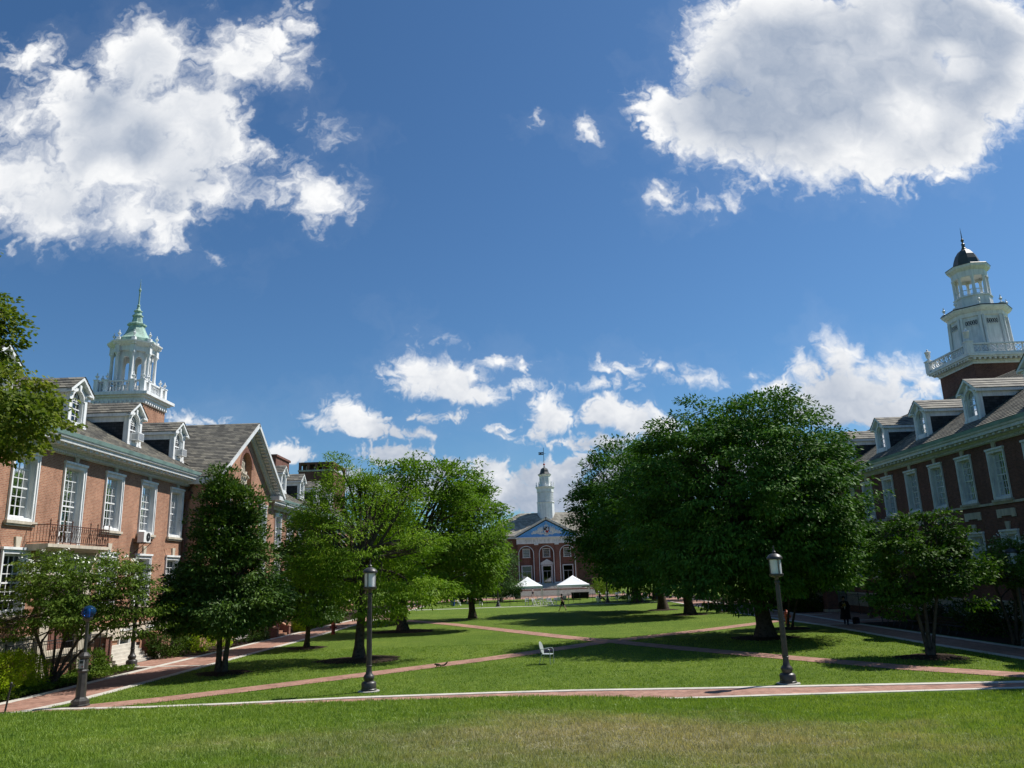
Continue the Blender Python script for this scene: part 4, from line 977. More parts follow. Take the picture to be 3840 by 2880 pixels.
    for k in range(n):     # piers with arched openings between them
        a0 = PI / 8 + k * PI / 4; a1 = a0 + PI / 4; ri, ro = 1.28, 1.5
        p = lambda r, a: Vector((cx + r / math.cos(PI / 8) * math.cos(a), y0 + r / math.cos(PI / 8) * math.sin(a), 0))
        A, B, A2, B2 = p(ro, a0), p(ro, a1), p(ri, a0), p(ri, a1)
        for f0, f1 in ((0, .22), (.78, 1)):
            q = [A.lerp(B, f0), A.lerp(B, f1), A2.lerp(B2, f1), A2.lerp(B2, f0)]
            la.add([(v.x, v.y, z) for z in (20.2, 22.4) for v in q], [(0, 1, 2, 3), (4, 5, 6, 7), (0, 1, 5, 4), (1, 2, 6, 5), (2, 3, 7, 6), (3, 0, 4, 7)])
        m = 8
        for i in range(m):
            f0, f1 = .22 + .56 * i / m, .22 + .56 * (i + 1) / m
            zz = lambda f: 22.4 + .36 * math.sqrt(max(0, 1 - ((f - .5) / .28) ** 2))
            va = [A.lerp(B, f0), A.lerp(B, f1), A2.lerp(B2, f1), A2.lerp(B2, f0)]; za, zb = zz(f0), zz(f1)
            la.add([(va[0].x, va[0].y, za), (va[1].x, va[1].y, zb), (va[2].x, va[2].y, zb), (va[3].x, va[3].y, za)] + [(v.x, v.y, 23.2) for v in va], [(0, 1, 2, 3), (0, 1, 5, 4), (2, 3, 7, 6)])
        for f0, f1 in ((0, .22), (.78, 1)):
            q = [A.lerp(B, f0), A.lerp(B, f1), A2.lerp(B2, f1), A2.lerp(B2, f0)]
            la.add([(v.x, v.y, z) for z in (22.4, 23.2) for v in q], [(0, 1, 5, 4), (2, 3, 7, 6), (4, 5, 6, 7)])
    octo(la, cx, y0, [(1.55, 23.2), (1.75, 23.22), (1.78, 23.6), (1.9, 23.64), (2.25, 23.9), (2.28, 24.02), (1.2, 24.05)])
    la.build('lantern', M['white'], t)
    for k in range(8):
        a = PI / 8 + k * PI / 4; r = 1.74 / math.cos(PI / 8); x, y = cx + r * math.cos(a), y0 + r * math.sin(a)
        cc = MB(); cc.cbox(x, y, 20.26, .44, .44, .12); cc.lathe([(.20, 20.32), (.19, 20.4), (.165, 20.45), (.14, 22.75), (.16, 22.8), (.21, 22.95), (.22, 23.0)], x, y, 12); cc.cbox(x, y, 23.06, .46, .46, .12); cc.cbox(x, y, 23.4, .42, .42, .56); cc.cbox(x, y, 23.82, .7, .7, .2)
        cc.build('column', M['white'], t, smooth=True)
        fi = MB(); fi.cbox(x, y, 24.2, .34, .34, .34); urn(fi, x, y, 24.37, .9); fi.build('finial', M['white'], t, smooth=True)
    sp = MB(); octo(sp, cx, y0, [(2.1, 24.0), (1.72, 24.12), (1.72, 24.4), (1.55, 24.45), (1.2, 24.68), (.92, 25.05), (.72, 25.5), (.66, 25.75), (.80, 25.80), (.82, 25.92), (.60, 26.0), (.46, 26.1), (.40, 26.45), (.38, 26.6), (.46, 26.66), (.46, 26.74), (.30, 26.85), (.28, 27.05), (.37, 27.1), (.36, 27.17), (.22, 27.25), (.13, 27.45), (.10, 27.6)])
    sp.lathe([(.15, 27.6), (.16, 27.7), (.08, 27.76), (.065, 28.9), (.09, 28.95), (.14, 29.1), (.10, 29.2), (.05, 29.3), (.03, 29.7), (.008, 30.15)], cx, y0, 8)
    sp.build('spire', M['copper'], t)
    squeeze(t, cx, y0, .88, ('lantern', 'column', 'finial', 'spire'))
    return root
left_hall()

# ------------------------------------------------------------------ right hall
def right_hall():
    root = thing('brick_hall', 'long shaded dark red brick hall with grey domed white cupola on a square tower', 'hall')
    h = Hall(root, 28., 45., -1); h.slate = 'slate'; h.arch = 'brick_dark'
    up = [31.4, 34.7, 38.0, 41.3, 44.63, 47.95, 51.26, 54.57, 58.1, 61.6, 64.9, 68.2, 71.5]; UZ, UH, UW = 7.27, 2.85, 1.62
    DZ, DH = 2.85, 2.6
    c = .13
    H = []
    for s in up:
        H += [(s - UW / 2 + c, s + UW / 2 - c, UZ + .1, UZ + UH - c), (s - UW / 2 + c, s + UW / 2 - c, DZ + .1, DZ + DH - c)]
    w = h.mb(); facade(w, 20, 90, -.4, 10.75, H)
    for s in (20, 90): w.quad((s, 0, -.4), (s, 0, 11.0), (s, -8.5, 16.8), (s, -17, 11.0), (s, -17, -.4))
    w.quad((20, -17, -.4), (90, -17, -.4), (90, -17, 11), (20, -17, 11))
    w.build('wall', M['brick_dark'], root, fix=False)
    used = set()
    P = [window_proto(h, UW, UH, 4, 6, b, .15) for b in (.9, .45, .75)]
    for i, s in enumerate(up): place(P[(i * 2) % 3], h, s, 0, UZ, used)
    Q = window_proto(h, UW, DH, 4, 5, .5, .15)
    for s in up: place(Q, h, s, 0, DZ, used)
    st = h.mb(); st.box(20, 90, -.02, .09, 7.0, 7.135); st.build('string_course', M['stone'], root)
    for s in up:
        p = h.mb(); p.prism([(s - .85, 6.72), (s + .85, 6.72), (s + .85, 6.24), (s + .5, 6.24), (s + .5, 6.33), (s - .5, 6.33), (s - .5, 6.24), (s - .85, 6.24)], 'y', -.02, .06); p.build('stone_panel', M['stone'], root)
    wt = h.mb(); wt.box(20, 90, -.02, .12, .55, 1.05); wt.box(20, 90, -.02, .09, 1.07, 1.5); wt.box(20, 90, -.02, .15, 1.5, 1.6); wt.build('water_table', M['stone'], root)
    cornice(h, [(20, 90, 0)], 10.75)
    gt = h.mb(); gt.prism([(.80, 11.252), (.96, 11.252), (1.02, 11.44), (.96, 11.45), (.70, 11.40)], 'x', 20, 90); gt.build('gutter', M['copper_gutter'], root)
    rf = h.mb(); rf.shingle((19.6, .92, 11.39), (90.4, .92, 11.39), (90.4, -8.5, 17.2), (19.6, -8.5, 17.2), 40, .035)
    rf.quad((19.6, -17.9, 11.4), (90.4, -17.9, 11.4), (90.4, -8.5, 17.2), (19.6, -8.5, 17.2)); rf.build('roof', M['slate'], root, fix=False)
    pr = dormer_proto(h, .617, W=1.72)
    for i, s in enumerate((34.7, 40.85, 47.0, 53.15, 59.3, 65.45, 71.6)):
        d = pr if i == 0 else copy_tree(pr, root); d.location = (0, s - 45, .30)
    # tower, in building coordinates x from the front line, y from s 45
    cx, y0, hb = 10.5, 15.6, 2.45
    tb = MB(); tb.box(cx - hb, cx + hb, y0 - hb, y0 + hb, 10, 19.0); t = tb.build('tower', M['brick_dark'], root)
    en = MB(); e = cx, y0
    for (d, z0, z1) in ((.08, 18.75, 18.92), (.16, 18.921, 19.0), (.58, 19.14, 19.26), (.68, 19.261, 19.42)): en.box(cx - hb - d, cx + hb + d, y0 - hb - d, y0 + hb + d, z0, z1)
    en.box(cx - hb - .2, cx + hb + .2, y0 - hb - .2, y0 + hb + .2, 19.001, 19.139)
    for k in range(14):
        q = -hb - .35 + (k + .5) * 2 * (hb + .35) / 14
        for sg in (-1, 1):
            en.cbox(cx + sg * (hb + .37), y0 + q, 19.07, .34, .17, .13); en.cbox(cx + q, y0 + sg * (hb + .37), 19.07, .17, .34, .13)
    en.build('entablature', M['white'], t)
    ba = MB(); hb2 = 2.9; P4 = [(-1, -1), (1, -1), (1, 1), (-1, 1)]
    for k in range(4):
        a, b = P4[k], P4[(k + 1) % 4]
        px, py = cx + hb2 * a[0], y0 + hb2 * a[1]
        ba.cbox(px, py, 19.9, .5, .5, .95); ba.cbox(px, py, 20.41, .6, .6, .08)
        railing_panel(ba, (cx + hb2 * (a[0] * .95 + b[0] * .05), y0 + hb2 * (a[1] * .95 + b[1] * .05)), (cx + hb2 * (a[0] * .05 + b[0] * .95), y0 + hb2 * (a[1] * .05 + b[1] * .95)), 19.43, 20.3, 'cross')
    ba.build('balustrade', M['white'], t)
    for a in P4:
        u = MB(); x, y = cx + hb2 * a[0], y0 + hb2 * a[1]
        u.lathe([(.2, 20.45), (.2, 20.52), (.09, 20.58), (.09, 20.66), (.17, 20.75), (.21, 21.15), (.26, 21.2), (.24, 21.26), (.1, 21.32), (.06, 21.45), (.02, 21.5)], x, y, 10); u.build('urn', M['white'], t, smooth=True)
    oc = MB(); octo(oc, cx, y0, [(2.62, 19.3), (2.62, 19.9), (2.5, 19.92), (2.36, 22.9), (2.52, 22.95), (2.55, 23.25), (2.72, 23.3), (2.95, 23.52), (2.98, 23.62), (1.8, 23.66)])
    for k in range(8):      # corner pilasters and panel frames
        a = PI / 8 + k * PI / 4; r0, r1 = 2.53 / math.cos(PI / 8), 2.40 / math.cos(PI / 8)
        for d in (-.16, .16):
            p0 = (cx + r0 * math.cos(a) + d * math.cos(a + PI / 2), y0 + r0 * math.sin(a) + d * math.sin(a + PI / 2))
            p1 = (cx + r1 * math.cos(a) + d * math.cos(a + PI / 2), y0 + r1 * math.sin(a) + d * math.sin(a + PI / 2))
            oc.tube([(p0[0], p0[1], 19.9), (p1[0], p1[1], 22.93)], .15, 4)
    oc.build('drum', M['white'], t)
    for k in range(8):
        a = k * PI / 4; r = 2.405; ca, sa = math.cos(a), math.sin(a); ux, uy = -sa, ca
        P = lambda l, z, d=0.: (cx + (r + d) * ca + l * ux, y0 + (r + d) * sa + l * uy, z)
        v = MB(); v.quad(P(-.55, 22.22, .02), P(.55, 22.22, .02), P(.55, 22.62, .0), P(-.55, 22.62, .0)); vo = v.build('vent', M['iron'], t, fix=False)
        g = MB()
        for i in range(5):
            l0 = -.55 + i * .22
            g.tube([P(l0, 22.22, .035), P(l0 + .22, 22.62, .02)], .018, 4); g.tube([P(l0 + .22, 22.22, .035), P(l0, 22.62, .02)], .018, 4)
        for z in (22.2, 22.64): g.tube([P(-.58, z, .03), P(.58, z, .03)], .035, 4)
        g.build('lattice', M['white'], vo)
    rm = MB(); octo(rm, cx, y0, [(3.02, 23.63), (3.0, 23.70), (2.4, 23.8), (1.75, 23.98), (1.72, 23.9)]); rm.build('lead_rim', M['iron'], t)
    for k in range(8):
        a = PI / 8 + k * PI / 4; r = 2.62 / math.cos(PI / 8); u = MB(); x, y = cx + r * math.cos(a), y0 + r * math.sin(a); u.cbox(x, y, 23.78, .4, .4, .16); urn(u, x, y, 23.86, .9); u.build('finial', M['white'], t, smooth=True)
    bl = MB(); octo(bl, cx, y0, [(1.68, 23.85), (1.68, 24.0), (1.62, 24.02), (1.60, 24.8), (1.68, 24.82), (1.70, 24.92), (.2, 24.95)])
    octo(bl, cx, y0, [(.2, 26.95), (1.5, 26.9), (1.5, 26.6), (1.54, 26.6), (1.55, 27.1), (1.64, 27.15), (1.88, 27.35), (1.92, 27.55), (1.0, 27.6)])
    for k in range(8):
        a = k * PI / 4; r = 1.42; ca, sa = math.cos(a), math.sin(a)
        pa = (cx + r * ca + .5 * sa, y0 + r * sa - .5 * ca); pb = (cx + r * ca - .5 * sa, y0 + r * sa + .5 * ca)
        bl.tube([(*pa, 25.45), (*pb, 25.45)], .035, 4); bl.tube([(*pa, 25.05), (*pb, 25.05)], .03, 4)
        for i in range(9):
            f = i / 8; bl.tube([(pa[0] + (pb[0] - pa[0]) * f, pa[1] + (pb[1] - pa[1]) * f, 25.05), (pa[0] + (pb[0] - pa[0]) * f, pa[1] + (pb[1] - pa[1]) * f, 25.45)], .014, 4, False)
    bl.build('belvedere', M['white'], t)
    for k in range(8):
        a = PI / 8 + k * PI / 4; r = 1.42 / math.cos(PI / 8); x, y = cx + r * math.cos(a), y0 + r * math.sin(a)
        cc = MB(); cc.lathe([(.19, 24.92), (.19, 25.0), (.16, 25.04), (.135, 26.4), (.15, 26.45), (.20, 26.58), (.20, 26.62)], x, y, 10); cc.build('column', M['white'], t, smooth=True)
    dm = MB(); octo(dm, cx, y0, [(1.96, 27.55), (1.9, 27.62), (1.35, 27.66), (1.22, 27.85), (1.08, 28.3), (.88, 28.75), (.58, 29.12), (.30, 29.3), (.22, 29.36)])
    dm.lathe([(.2, 29.34), (.26, 29.42), (.17, 29.5), (.15, 29.75), (.2, 29.8), (.1, 29.9), (.07, 30.0), (.14, 30.1), (.16, 30.18), (.1, 30.28), (.05, 30.34), (.04, 30.7), (.006, 31.35)], cx, y0, 10)
    dm.build('dome', M['darkcopper'], t)
    squeeze(t, cx, y0, .80, ('drum', 'vent', 'lead_rim', 'finial', 'belvedere', 'column', 'dome'))
    return root
right_hall()

# ------------------------------------------------------------------ hall at the end of the lawn
def end_hall():
    X0, Y0 = 5.65, 150.
    root = thing('brick_hall', 'brick hall with blue pediment, three arches and white steeple closing the lawn', 'hall', (X0, Y0, 0))
    mb = lambda: MB(lambda x, y, z: (x - X0, y - Y0, z))
    w = mb()
    xs = [(.28, 2.98), (4.18, 6.80), (8.11, 10.83)]; zt = 8.95
    edges = [.0] + [v for a in xs for v in a] + [11.25]
    for a, b in zip(edges[0::2], edges[1::2]): w.quad((a, 150, 1.9), (b, 150, 1.9), (b, 150, 9.45), (a, 150, 9.45))
    tr = mb()
    for a, b in xs:
        cxx, r = (a + b) / 2, (b - a) / 2; sp = zt - r; ar = arc(cxx, sp, r, 16)
        for i in range(16): w.quad((ar[i][0], 150, ar[i][1]), (ar[i + 1][0], 150, ar[i + 1][1]), (ar[i + 1][0], 150, 9.45), (ar[i][0], 150, 9.45))
        ring = [(b, 1.9)] + ar + [(a, 1.9)]
        for p, q in zip(ring[:-1], ring[1:]): w.quad((p[0], 150, p[1]), (q[0], 150, q[1]), (q[0], 150.8, q[1]), (p[0], 150.8, p[1]))
        a2 = [(b - .0, 2.1)] + arc(cxx, sp, r, 16) + [(a, 2.1)]; a3 = [(b + .14, 2.1)] + arc(cxx, sp, r + .14, 16) + [(a - .14, 2.1)]
        for i in range(len(a2) - 1):
            tr.add([(a2[i][0], 149.93, a2[i][1]), (a2[i + 1][0], 149.93, a2[i + 1][1]), (a3[i + 1][0], 149.93, a3[i + 1][1]), (a3[i][0], 149.93, a3[i][1]),
                    (a2[i][0], 150.1, a2[i][1]), (a2[i + 1][0], 150.1, a2[i + 1][1]), (a3[i + 1][0], 150, a3[i + 1][1]), (a3[i][0], 150, a3[i][1])], [(0, 1, 2, 3), (0, 1, 5, 4), (3, 2, 6, 7)])
    w.quad((0, 150.8, 1.9), (11.25, 150.8, 1.9), (11.25, 150.8, 9.4), (0, 150.8, 9.4))
    for x in (0, 11.25): w.quad((x, 150, 0), (x, 153, 0), (x, 153, 9.45), (x, 150, 9.45))
    w.box(-8, 19.3, 152.5, 165, -.2, 11.1)
    for x in (3.3, 7.2): w.box(x, x + .62, 149.86, 149.99, 2.4, 9.2)
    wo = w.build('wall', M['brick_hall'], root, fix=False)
    tr.build('arch_trim', M['greywhite'], root)
    e = mb(); e.box(-.15, 11.4, 149.75, 153, 9.46, 10.5); e.box(-.45, 11.7, 149.45, 153, 10.499, 10.72); e.build('entablature', M['white'], root)
    for x in (3.2, 7.1): e = mb(); e.box(x, x + .8, 149.7, 150, 9.2, 9.459); e.build('capital', M['white'], root)
    for x0, x1 in ((-8.2, -.46), (11.71, 19.5)): e = mb(); e.box(x0, x1, 152.2, 165.2, 10.6, 11.12); e.build('cornice', M['white'], root)
    for a, b in zip(edges[0::2], edges[1::2]): e = mb(); e.box(a + .15 if a > 0 else a, b - .15 if b < 11 else b, 149.9, 149.99, 1.95, 2.3); e.build('plinth', M['white'], root)
    fc = bpy.data.curves.new('lettering', 'FONT'); fc.body = 'SHRIVER HALL'; fc.size = .78; fc.align_x = 'CENTER'; fc.align_y = 'CENTER'; fc.extrude = .012; fc.space_character = 1.75
    fc.materials.append(M['steel']); fo = bpy.data.objects.new('lettering', fc); COL.objects.link(fo); fo.parent = root; fo.rotation_euler = (PI / 2, 0, 0); fo.location = (0, -.263, 9.96)
    me = bpy.data.meshes.new_from_object(fo); bpy.data.objects.remove(fo); me.materials.clear(); me.materials.append(plain('carved_letters', (.50, .52, .53), .7, .2, .05)); me.name = 'lettering'
    fo = bpy.data.objects.new('lettering', me); COL.objects.link(fo); fo.parent = root; fo.rotation_euler = (PI / 2, 0, 0); fo.location = (0, -.263, 9.96)
    pd = mb(); pd.add([(-.1, 149.78, 10.73), (11.35, 149.78, 10.73), (5.62, 149.78, 13.75)], [(0, 1, 2)]); pd.build('pediment', M['pedblue'], root, fix=False)
    rk = mb()
    for sg in (-1, 1):
        A = Vector((5.62 + sg * 6.15, 0, 10.725)); B = Vector((5.62, 0, 14.0)); t = (B - A); ln = t.length; t.normalize(); nv = Vector((-t.z, 0, t.x)); nv = nv if nv.z > 0 else -nv
        for (b0, b1, y0) in ((0, .22, 149.6), (.22, .36, 149.42)):
            v = [A + nv * b0, B + nv * b0, B + nv * b1, A + nv * b1]
            rk.add([(p.x, y0, p.z) for p in v] + [(p.x, 152.4, p.z) for p in v], [(0, 1, 2, 3), (7, 6, 5, 4), (0, 4, 5, 1), (2, 6, 7, 3), (1, 5, 6, 2), (3, 7, 4, 0)])
    rk.build('raking_cornice', M['white'], root)
    # relief: garland, torches and a quartered shield
    rl = mb()
    def blob(x, z, rx, rz, d=.14):
        n = 10; vs = [(x, 149.78 - d, z)]; fs = []
        for k, f in ((1, .7), (2, 1.)):
            for j in range(n):
                t = 2 * PI * j / n; vs.append((x + rx * f * math.cos(t), 149.78 - d * (1 - f * f) * 1.0, z + rz * f * math.sin(t)))
        for j in range(n): fs += [(0, 1 + j, 1 + (j + 1) % n), (1 + j, 1 + n + j, 1 + n + (j + 1) % n, 1 + (j + 1) % n)]
        rl.add(vs, fs)
    C = 5.65
    for sg in (-1, 1):
        for x, z, a, b in ((.78, 12.2, .14, .62), (1.0, 12.1, .13, .5), (1.2, 11.75, .2, .42), (1.25, 12.2, .14, .5), (1.55, 11.95, .2, .34), (1.65, 11.5, .34, .2), (1.95, 11.75, .3, .26), (2.25, 11.45, .34, .2), (2.45, 11.7, .2, .18), (2.7, 11.4, .26, .2), (.75, 11.35, .4, .2), (1.2, 11.3, .3, .14), (1.05, 11.1, .08, .16), (1.55, 12.35, .1, .2)):
            blob(C + sg * x, z, a, b)
    for x, z, a, b in ((0, 13.05, .16, .16), (0, 12.85, .4, .12), (0, 12.72, .52, .12), (0, 11.12, .5, .22), (0, 13.3, .06, .16)): blob(C + x, z, a, b)
    so_ = rl.build('relief', M['white'], root, smooth=True)
    sh = mb(); y = 149.60
    out_ = [(-.55, 12.55), (.55, 12.55), (.55, 11.95), (.42, 11.55), (.2, 11.3), (0, 11.2), (-.2, 11.3), (-.42, 11.55), (-.55, 11.95)]
    sh.prism([(C + a, z) for a, z in out_], 'y', y, 149.70); sho = sh.build('shield', M['white'], root)
    bk = mb()
    for a0, a1, z0, z1 in ((-.52, -.36, 12.28, 12.5), (-.18, .18, 12.3, 12.52), (.36, .52, 12.28, 12.5), (-.52, .0, 12.16, 12.28), (.3, .5, 12.1, 12.24), (-.5, -.28, 11.92, 12.14), (-.14, .0, 11.86, 12.1), (-.3, -.12, 11.98, 12.16)): bk.box(C + a0, C + a1, y - .02, y - .004, z0, z1)
    bk.build('charge', M['black'], sho)
    rd = mb(); rd.prism([(C + .0, 12.0), (C + .2, 11.8), (C + .42, 12.1), (C + .5, 11.9), (C + .28, 11.5), (C + .02, 11.25), (C + .02, 11.5), (C - .2, 11.62)], 'y', y - .021, y - .004); rd.build('charge', M['cratered'], sho)
    # doors and windows in the arches
    for i, (a, b) in enumerate(xs):
        c = (a + b) / 2 + .03
        f = mb()
        for q in ((c - .72, c - .56), (c + .56, c + .72)): f.box(q[0], q[1], 150.62, 150.799, 7.0, 8.62)
        f.box(c - .56, c + .56, 150.62, 150.799, 8.46, 8.62); f.box(c - .8, c + .8, 150.56, 150.799, 6.86, 6.999)
        for k in range(1, 5): q = c - .56 + 1.12 * k / 5; f.box(q - .02, q + .02, 150.68, 150.72, 7.0, 8.46)
        for k in range(1, 5): q = 7.0 + 1.46 * k / 5; f.box(c - .56, c + .56, 150.685, 150.715, q - .02, q + .02)
        fo2 = f.build('window', M['greywhite'], root)
        g = mb(); g.quad((c - .56, 150.74, 7.0), (c + .56, 150.74, 7.0), (c + .56, 150.74, 8.46), (c - .56, 150.74, 8.46)); g.build('pane', M['darkglass'], fo2, fix=False)
        d = mb(); hw, zt2 = (.86, 5.3) if i != 1 else (.78, 5.25)
        for q in ((c - hw - .16, c - hw), (c + hw, c + hw + .16)): d.box(q[0], q[1], 150.55, 150.799, 1.95, zt2)
        d.box(c - hw - .16, c + hw + .16, 150.55, 150.799, zt2, zt2 + .18)
        if i == 1:
            d.box(c - hw - .3, c - hw - .161, 150.5, 150.799, 1.95, 5.5); d.box(c + hw + .161, c + hw + .3, 150.5, 150.799, 1.95, 5.5)
            d.box(c - 1.2, c + 1.2, 150.45, 150.799, 5.5, 5.85); d.prism([(c - 1.25, 5.851), (c + 1.25, 5.851), (c, 6.55)], 'y', 150.4, 150.799)
        do = d.build('door', M['greywhite'], root)
        g = mb(); g.quad((c - hw, 150.7, 1.95), (c + hw, 150.7, 1.95), (c + hw, 150.7, zt2), (c - hw, 150.7, zt2)); g.build('pane', M['darkglass'], do, fix=False)
        b2 = mb()
        for q in (c - .03,): b2.box(q, q + .06, 150.6, 150.66, 1.95, 4.3)
        b2.box(c - hw, c + hw, 150.6, 150.66, 4.3, 4.4)
        for sg in (-1, 1): b2.box(min(c + sg * hw, c + sg * (hw - .08)), max(c + sg * hw, c + sg * (hw - .08)), 150.61, 150.65, 1.95, 4.3)
        b2.build('door_leaf', M['steel'], do)
    rf = mb(); z0, zr = 11.13, 15.9
    rf.shingle((-8.6, 151.9, z0), (19.9, 151.9, z0), (13.2, 158.5, zr), (.6, 158.5, zr), 18, .03); rf.quad((-8.6, 165.5, z0), (19.9, 165.5, z0), (13.2, 158.5, zr), (.6, 158.5, zr))
    rf.shingle((-8.6, 165.5, z0), (-8.6, 151.9, z0), (.6, 158.5, zr), (.6, 158.5, zr), 18, .03); rf.shingle((19.9, 151.9, z0), (19.9, 165.5, z0), (13.2, 158.5, zr), (13.2, 158.5, zr), 18, .03)
    for sg in (-1, 1): rf.shingle((5.62 + sg * 6.3, 149.4, 11.02), (5.62 + sg * 6.3, 156, 11.02), (5.62, 157.5, 14.40), (5.62, 149.4, 14.40), 14, .03)
    rf.build('roof', M['slate_pale'], root, fix=False)
    cx, cy_ = 6.05, 158.
    st = mb(); octo(st, cx, cy_, [(1.62, 13.5), (1.60, 17.8), (1.72, 17.85), (1.72, 17.98), (1.55, 18.0), (1.5, 19.9), (1.6, 19.95), (1.58, 20.6), (1.8, 20.95), (1.82, 21.1), (.9, 21.15)], 8, 0.)
    octo(st, cx, cy_, [(1.02, 21.1), (1.0, 23.2), (1.12, 23.3), (1.26, 23.5), (1.28, 23.6), (.5, 23.65)], 8, 0.)
    for k in range(8):
        a = k * PI / 4; r = 1.62; x, y = cx + r / math.cos(PI / 8) * math.cos(a), cy_ + r / math.cos(PI / 8) * math.sin(a); st.lathe([(.11, 21.0), (.12, 21.5), (.04, 21.6), (.09, 21.85), (.01, 22.1)], x, y, 6)
    s_o = st.build('steeple', M['white'], root)
    for k in range(8):
        a = PI / 8 + k * PI / 4; ca, sa = math.cos(a), math.sin(a); P = lambda l, z, d: (cx + d * ca - l * sa, cy_ + d * sa + l * ca, z)
        f = mb(); f.add([P(-.44, 18.05, 1.57), P(.44, 18.05, 1.57), P(.44, 19.85, 1.53), P(-.44, 19.85, 1.53)], [(0, 1, 2, 3)])
        wo2 = f.build('window', M['lampglass'], s_o, fix=False)
        b = mb()
        for l in (-.44, -.15, .15, .44): b.tube([P(l, 18.05, 1.58), P(l, 19.85, 1.54)], .035, 4)
        for z in (18.05, 18.5, 18.95, 19.4, 19.85): b.tube([P(-.44, z, 1.58), P(.44, z, 1.58)], .035, 4)
        b.build('frame', M['white'], s_o)
        q = mb(); q.add([P(-.25, 21.8, 1.03), P(.25, 21.8, 1.03), P(.25, 22.8, 1.02), P(-.25, 22.8, 1.02)], [(0, 1, 2, 3)]); q.build('vent', M['greywhite'], s_o, fix=False)
    dm = mb(); octo(dm, cx, cy_, [(1.3, 23.58), (1.25, 23.68), (.98, 23.8), (.82, 24.1), (.74, 24.5), (.6, 24.8), (.34, 25.0), (.15, 25.05)], 8, 0.)
    dm.lathe([(.12, 25.0), (.14, 25.3), (.06, 25.4), (.05, 25.5)], cx, cy_, 8); dm.build('dome', M['darkcopper'], s_o)
    bl = mb(); bl.lathe([(.02, 25.45), (.16, 25.55), (.22, 25.7), (.16, 25.85), (.02, 25.95)], cx, cy_, 10); bl.build('ball', M['cratered'], s_o, smooth=True)
    vn = mb(); vn.tube([(cx, cy_, 25.9), (cx, cy_, 29.2)], .05, 6); vn.box(cx - 1.05, cx - .04, cy_ - .03, cy_ + .03, 27.7, 27.92); vn.box(cx - 1.05, cx - .04, cy_ - .03, cy_ + .03, 28.0, 28.25); vn.box(cx - .75, cx - .5, cy_ - .031, cy_ + .031, 27.92, 28.0); vn.prism([(cx + .04, 27.95), (cx + .6, 27.98), (cx + .04, 28.03)], 'y', cy_ - .03, cy_ + .03)
    vn.build('weathervane', M['iron'], s_o)
    # steps in two flights with a brick landing wall
    sp = mb()
    for k in range(9): sp.box(-.2, 11.6, 146.6 + k * .38, 149.9, 1.16 + k * .105 - .001, 1.16 + (k + 1) * .105 - .002)
    for k in range(7): sp.box(-2.2, 13.6, 141.0 + k * .38, 143.95, k * .128 - (.1 if k == 0 else .001), (k + 1) * .128 - .002)
    sp.box(-2.2, 13.6, 143.96, 144.2, 1.16, 1.26)
    sp.build('steps', M['granite'], root)
    ld = mb(); ld.box(-2.2, 13.6, 143.97, 146.5, 0, 1.159); ld.build('landing', M['paver'], root)
    return root
M['darkglass'] = glass_mat('dark_hall_glass', (.06, .065, .075), .9)
end_hall()

# ------------------------------------------------------------------ flat roofed block far behind the left hall
def back_block():
    root = thing('brick_building', 'flat roofed dark brick block with open loggia seen behind the left hall roof', 'building', (-31, 128, 0))
    mb = lambda: MB(lambda x, y, z: (x + 31, y - 128, z))
    x0, x1 = -35.3, -29.6
    w = mb(); w.box(x0, x1, 125, 134, 0, 21.28); w.build('wall', M['brick_dark'], root)
    b = mb(); b.box(x0 - .1, x1 + .1, 124.9, 134.1, 21.281, 21.55); b.build('parapet', M['concrete'], root)
    l = mb(); n = 4
    for k in range(n + 1):
        q = x0 + (x1 - x0 - .4) * k / n; l.box(q, q + .4, 125, 125.4, 21.551, 22.5); l.box(q, q + .4, 133.6, 134, 21.551, 22.5)
    l.box(x0, x1, 124.95, 134.05, 22.5, 22.8); l.box(x0 + .1, x1 - .1, 127, 127.3, 21.551, 22.49)
    l.build('loggia', M['brick_dark'], root)
    for k in range(n):
        q = x0 + .4 + (x1 - x0 - .4) * k / n; p = mb(); p.box(q + .3, q + .84, 126.9, 126.98, 21.65, 22.4); p.build('window', M['plastic_white'], root)  # opaque white panes: the bright reflection of the glass is put into the colour
back_block()

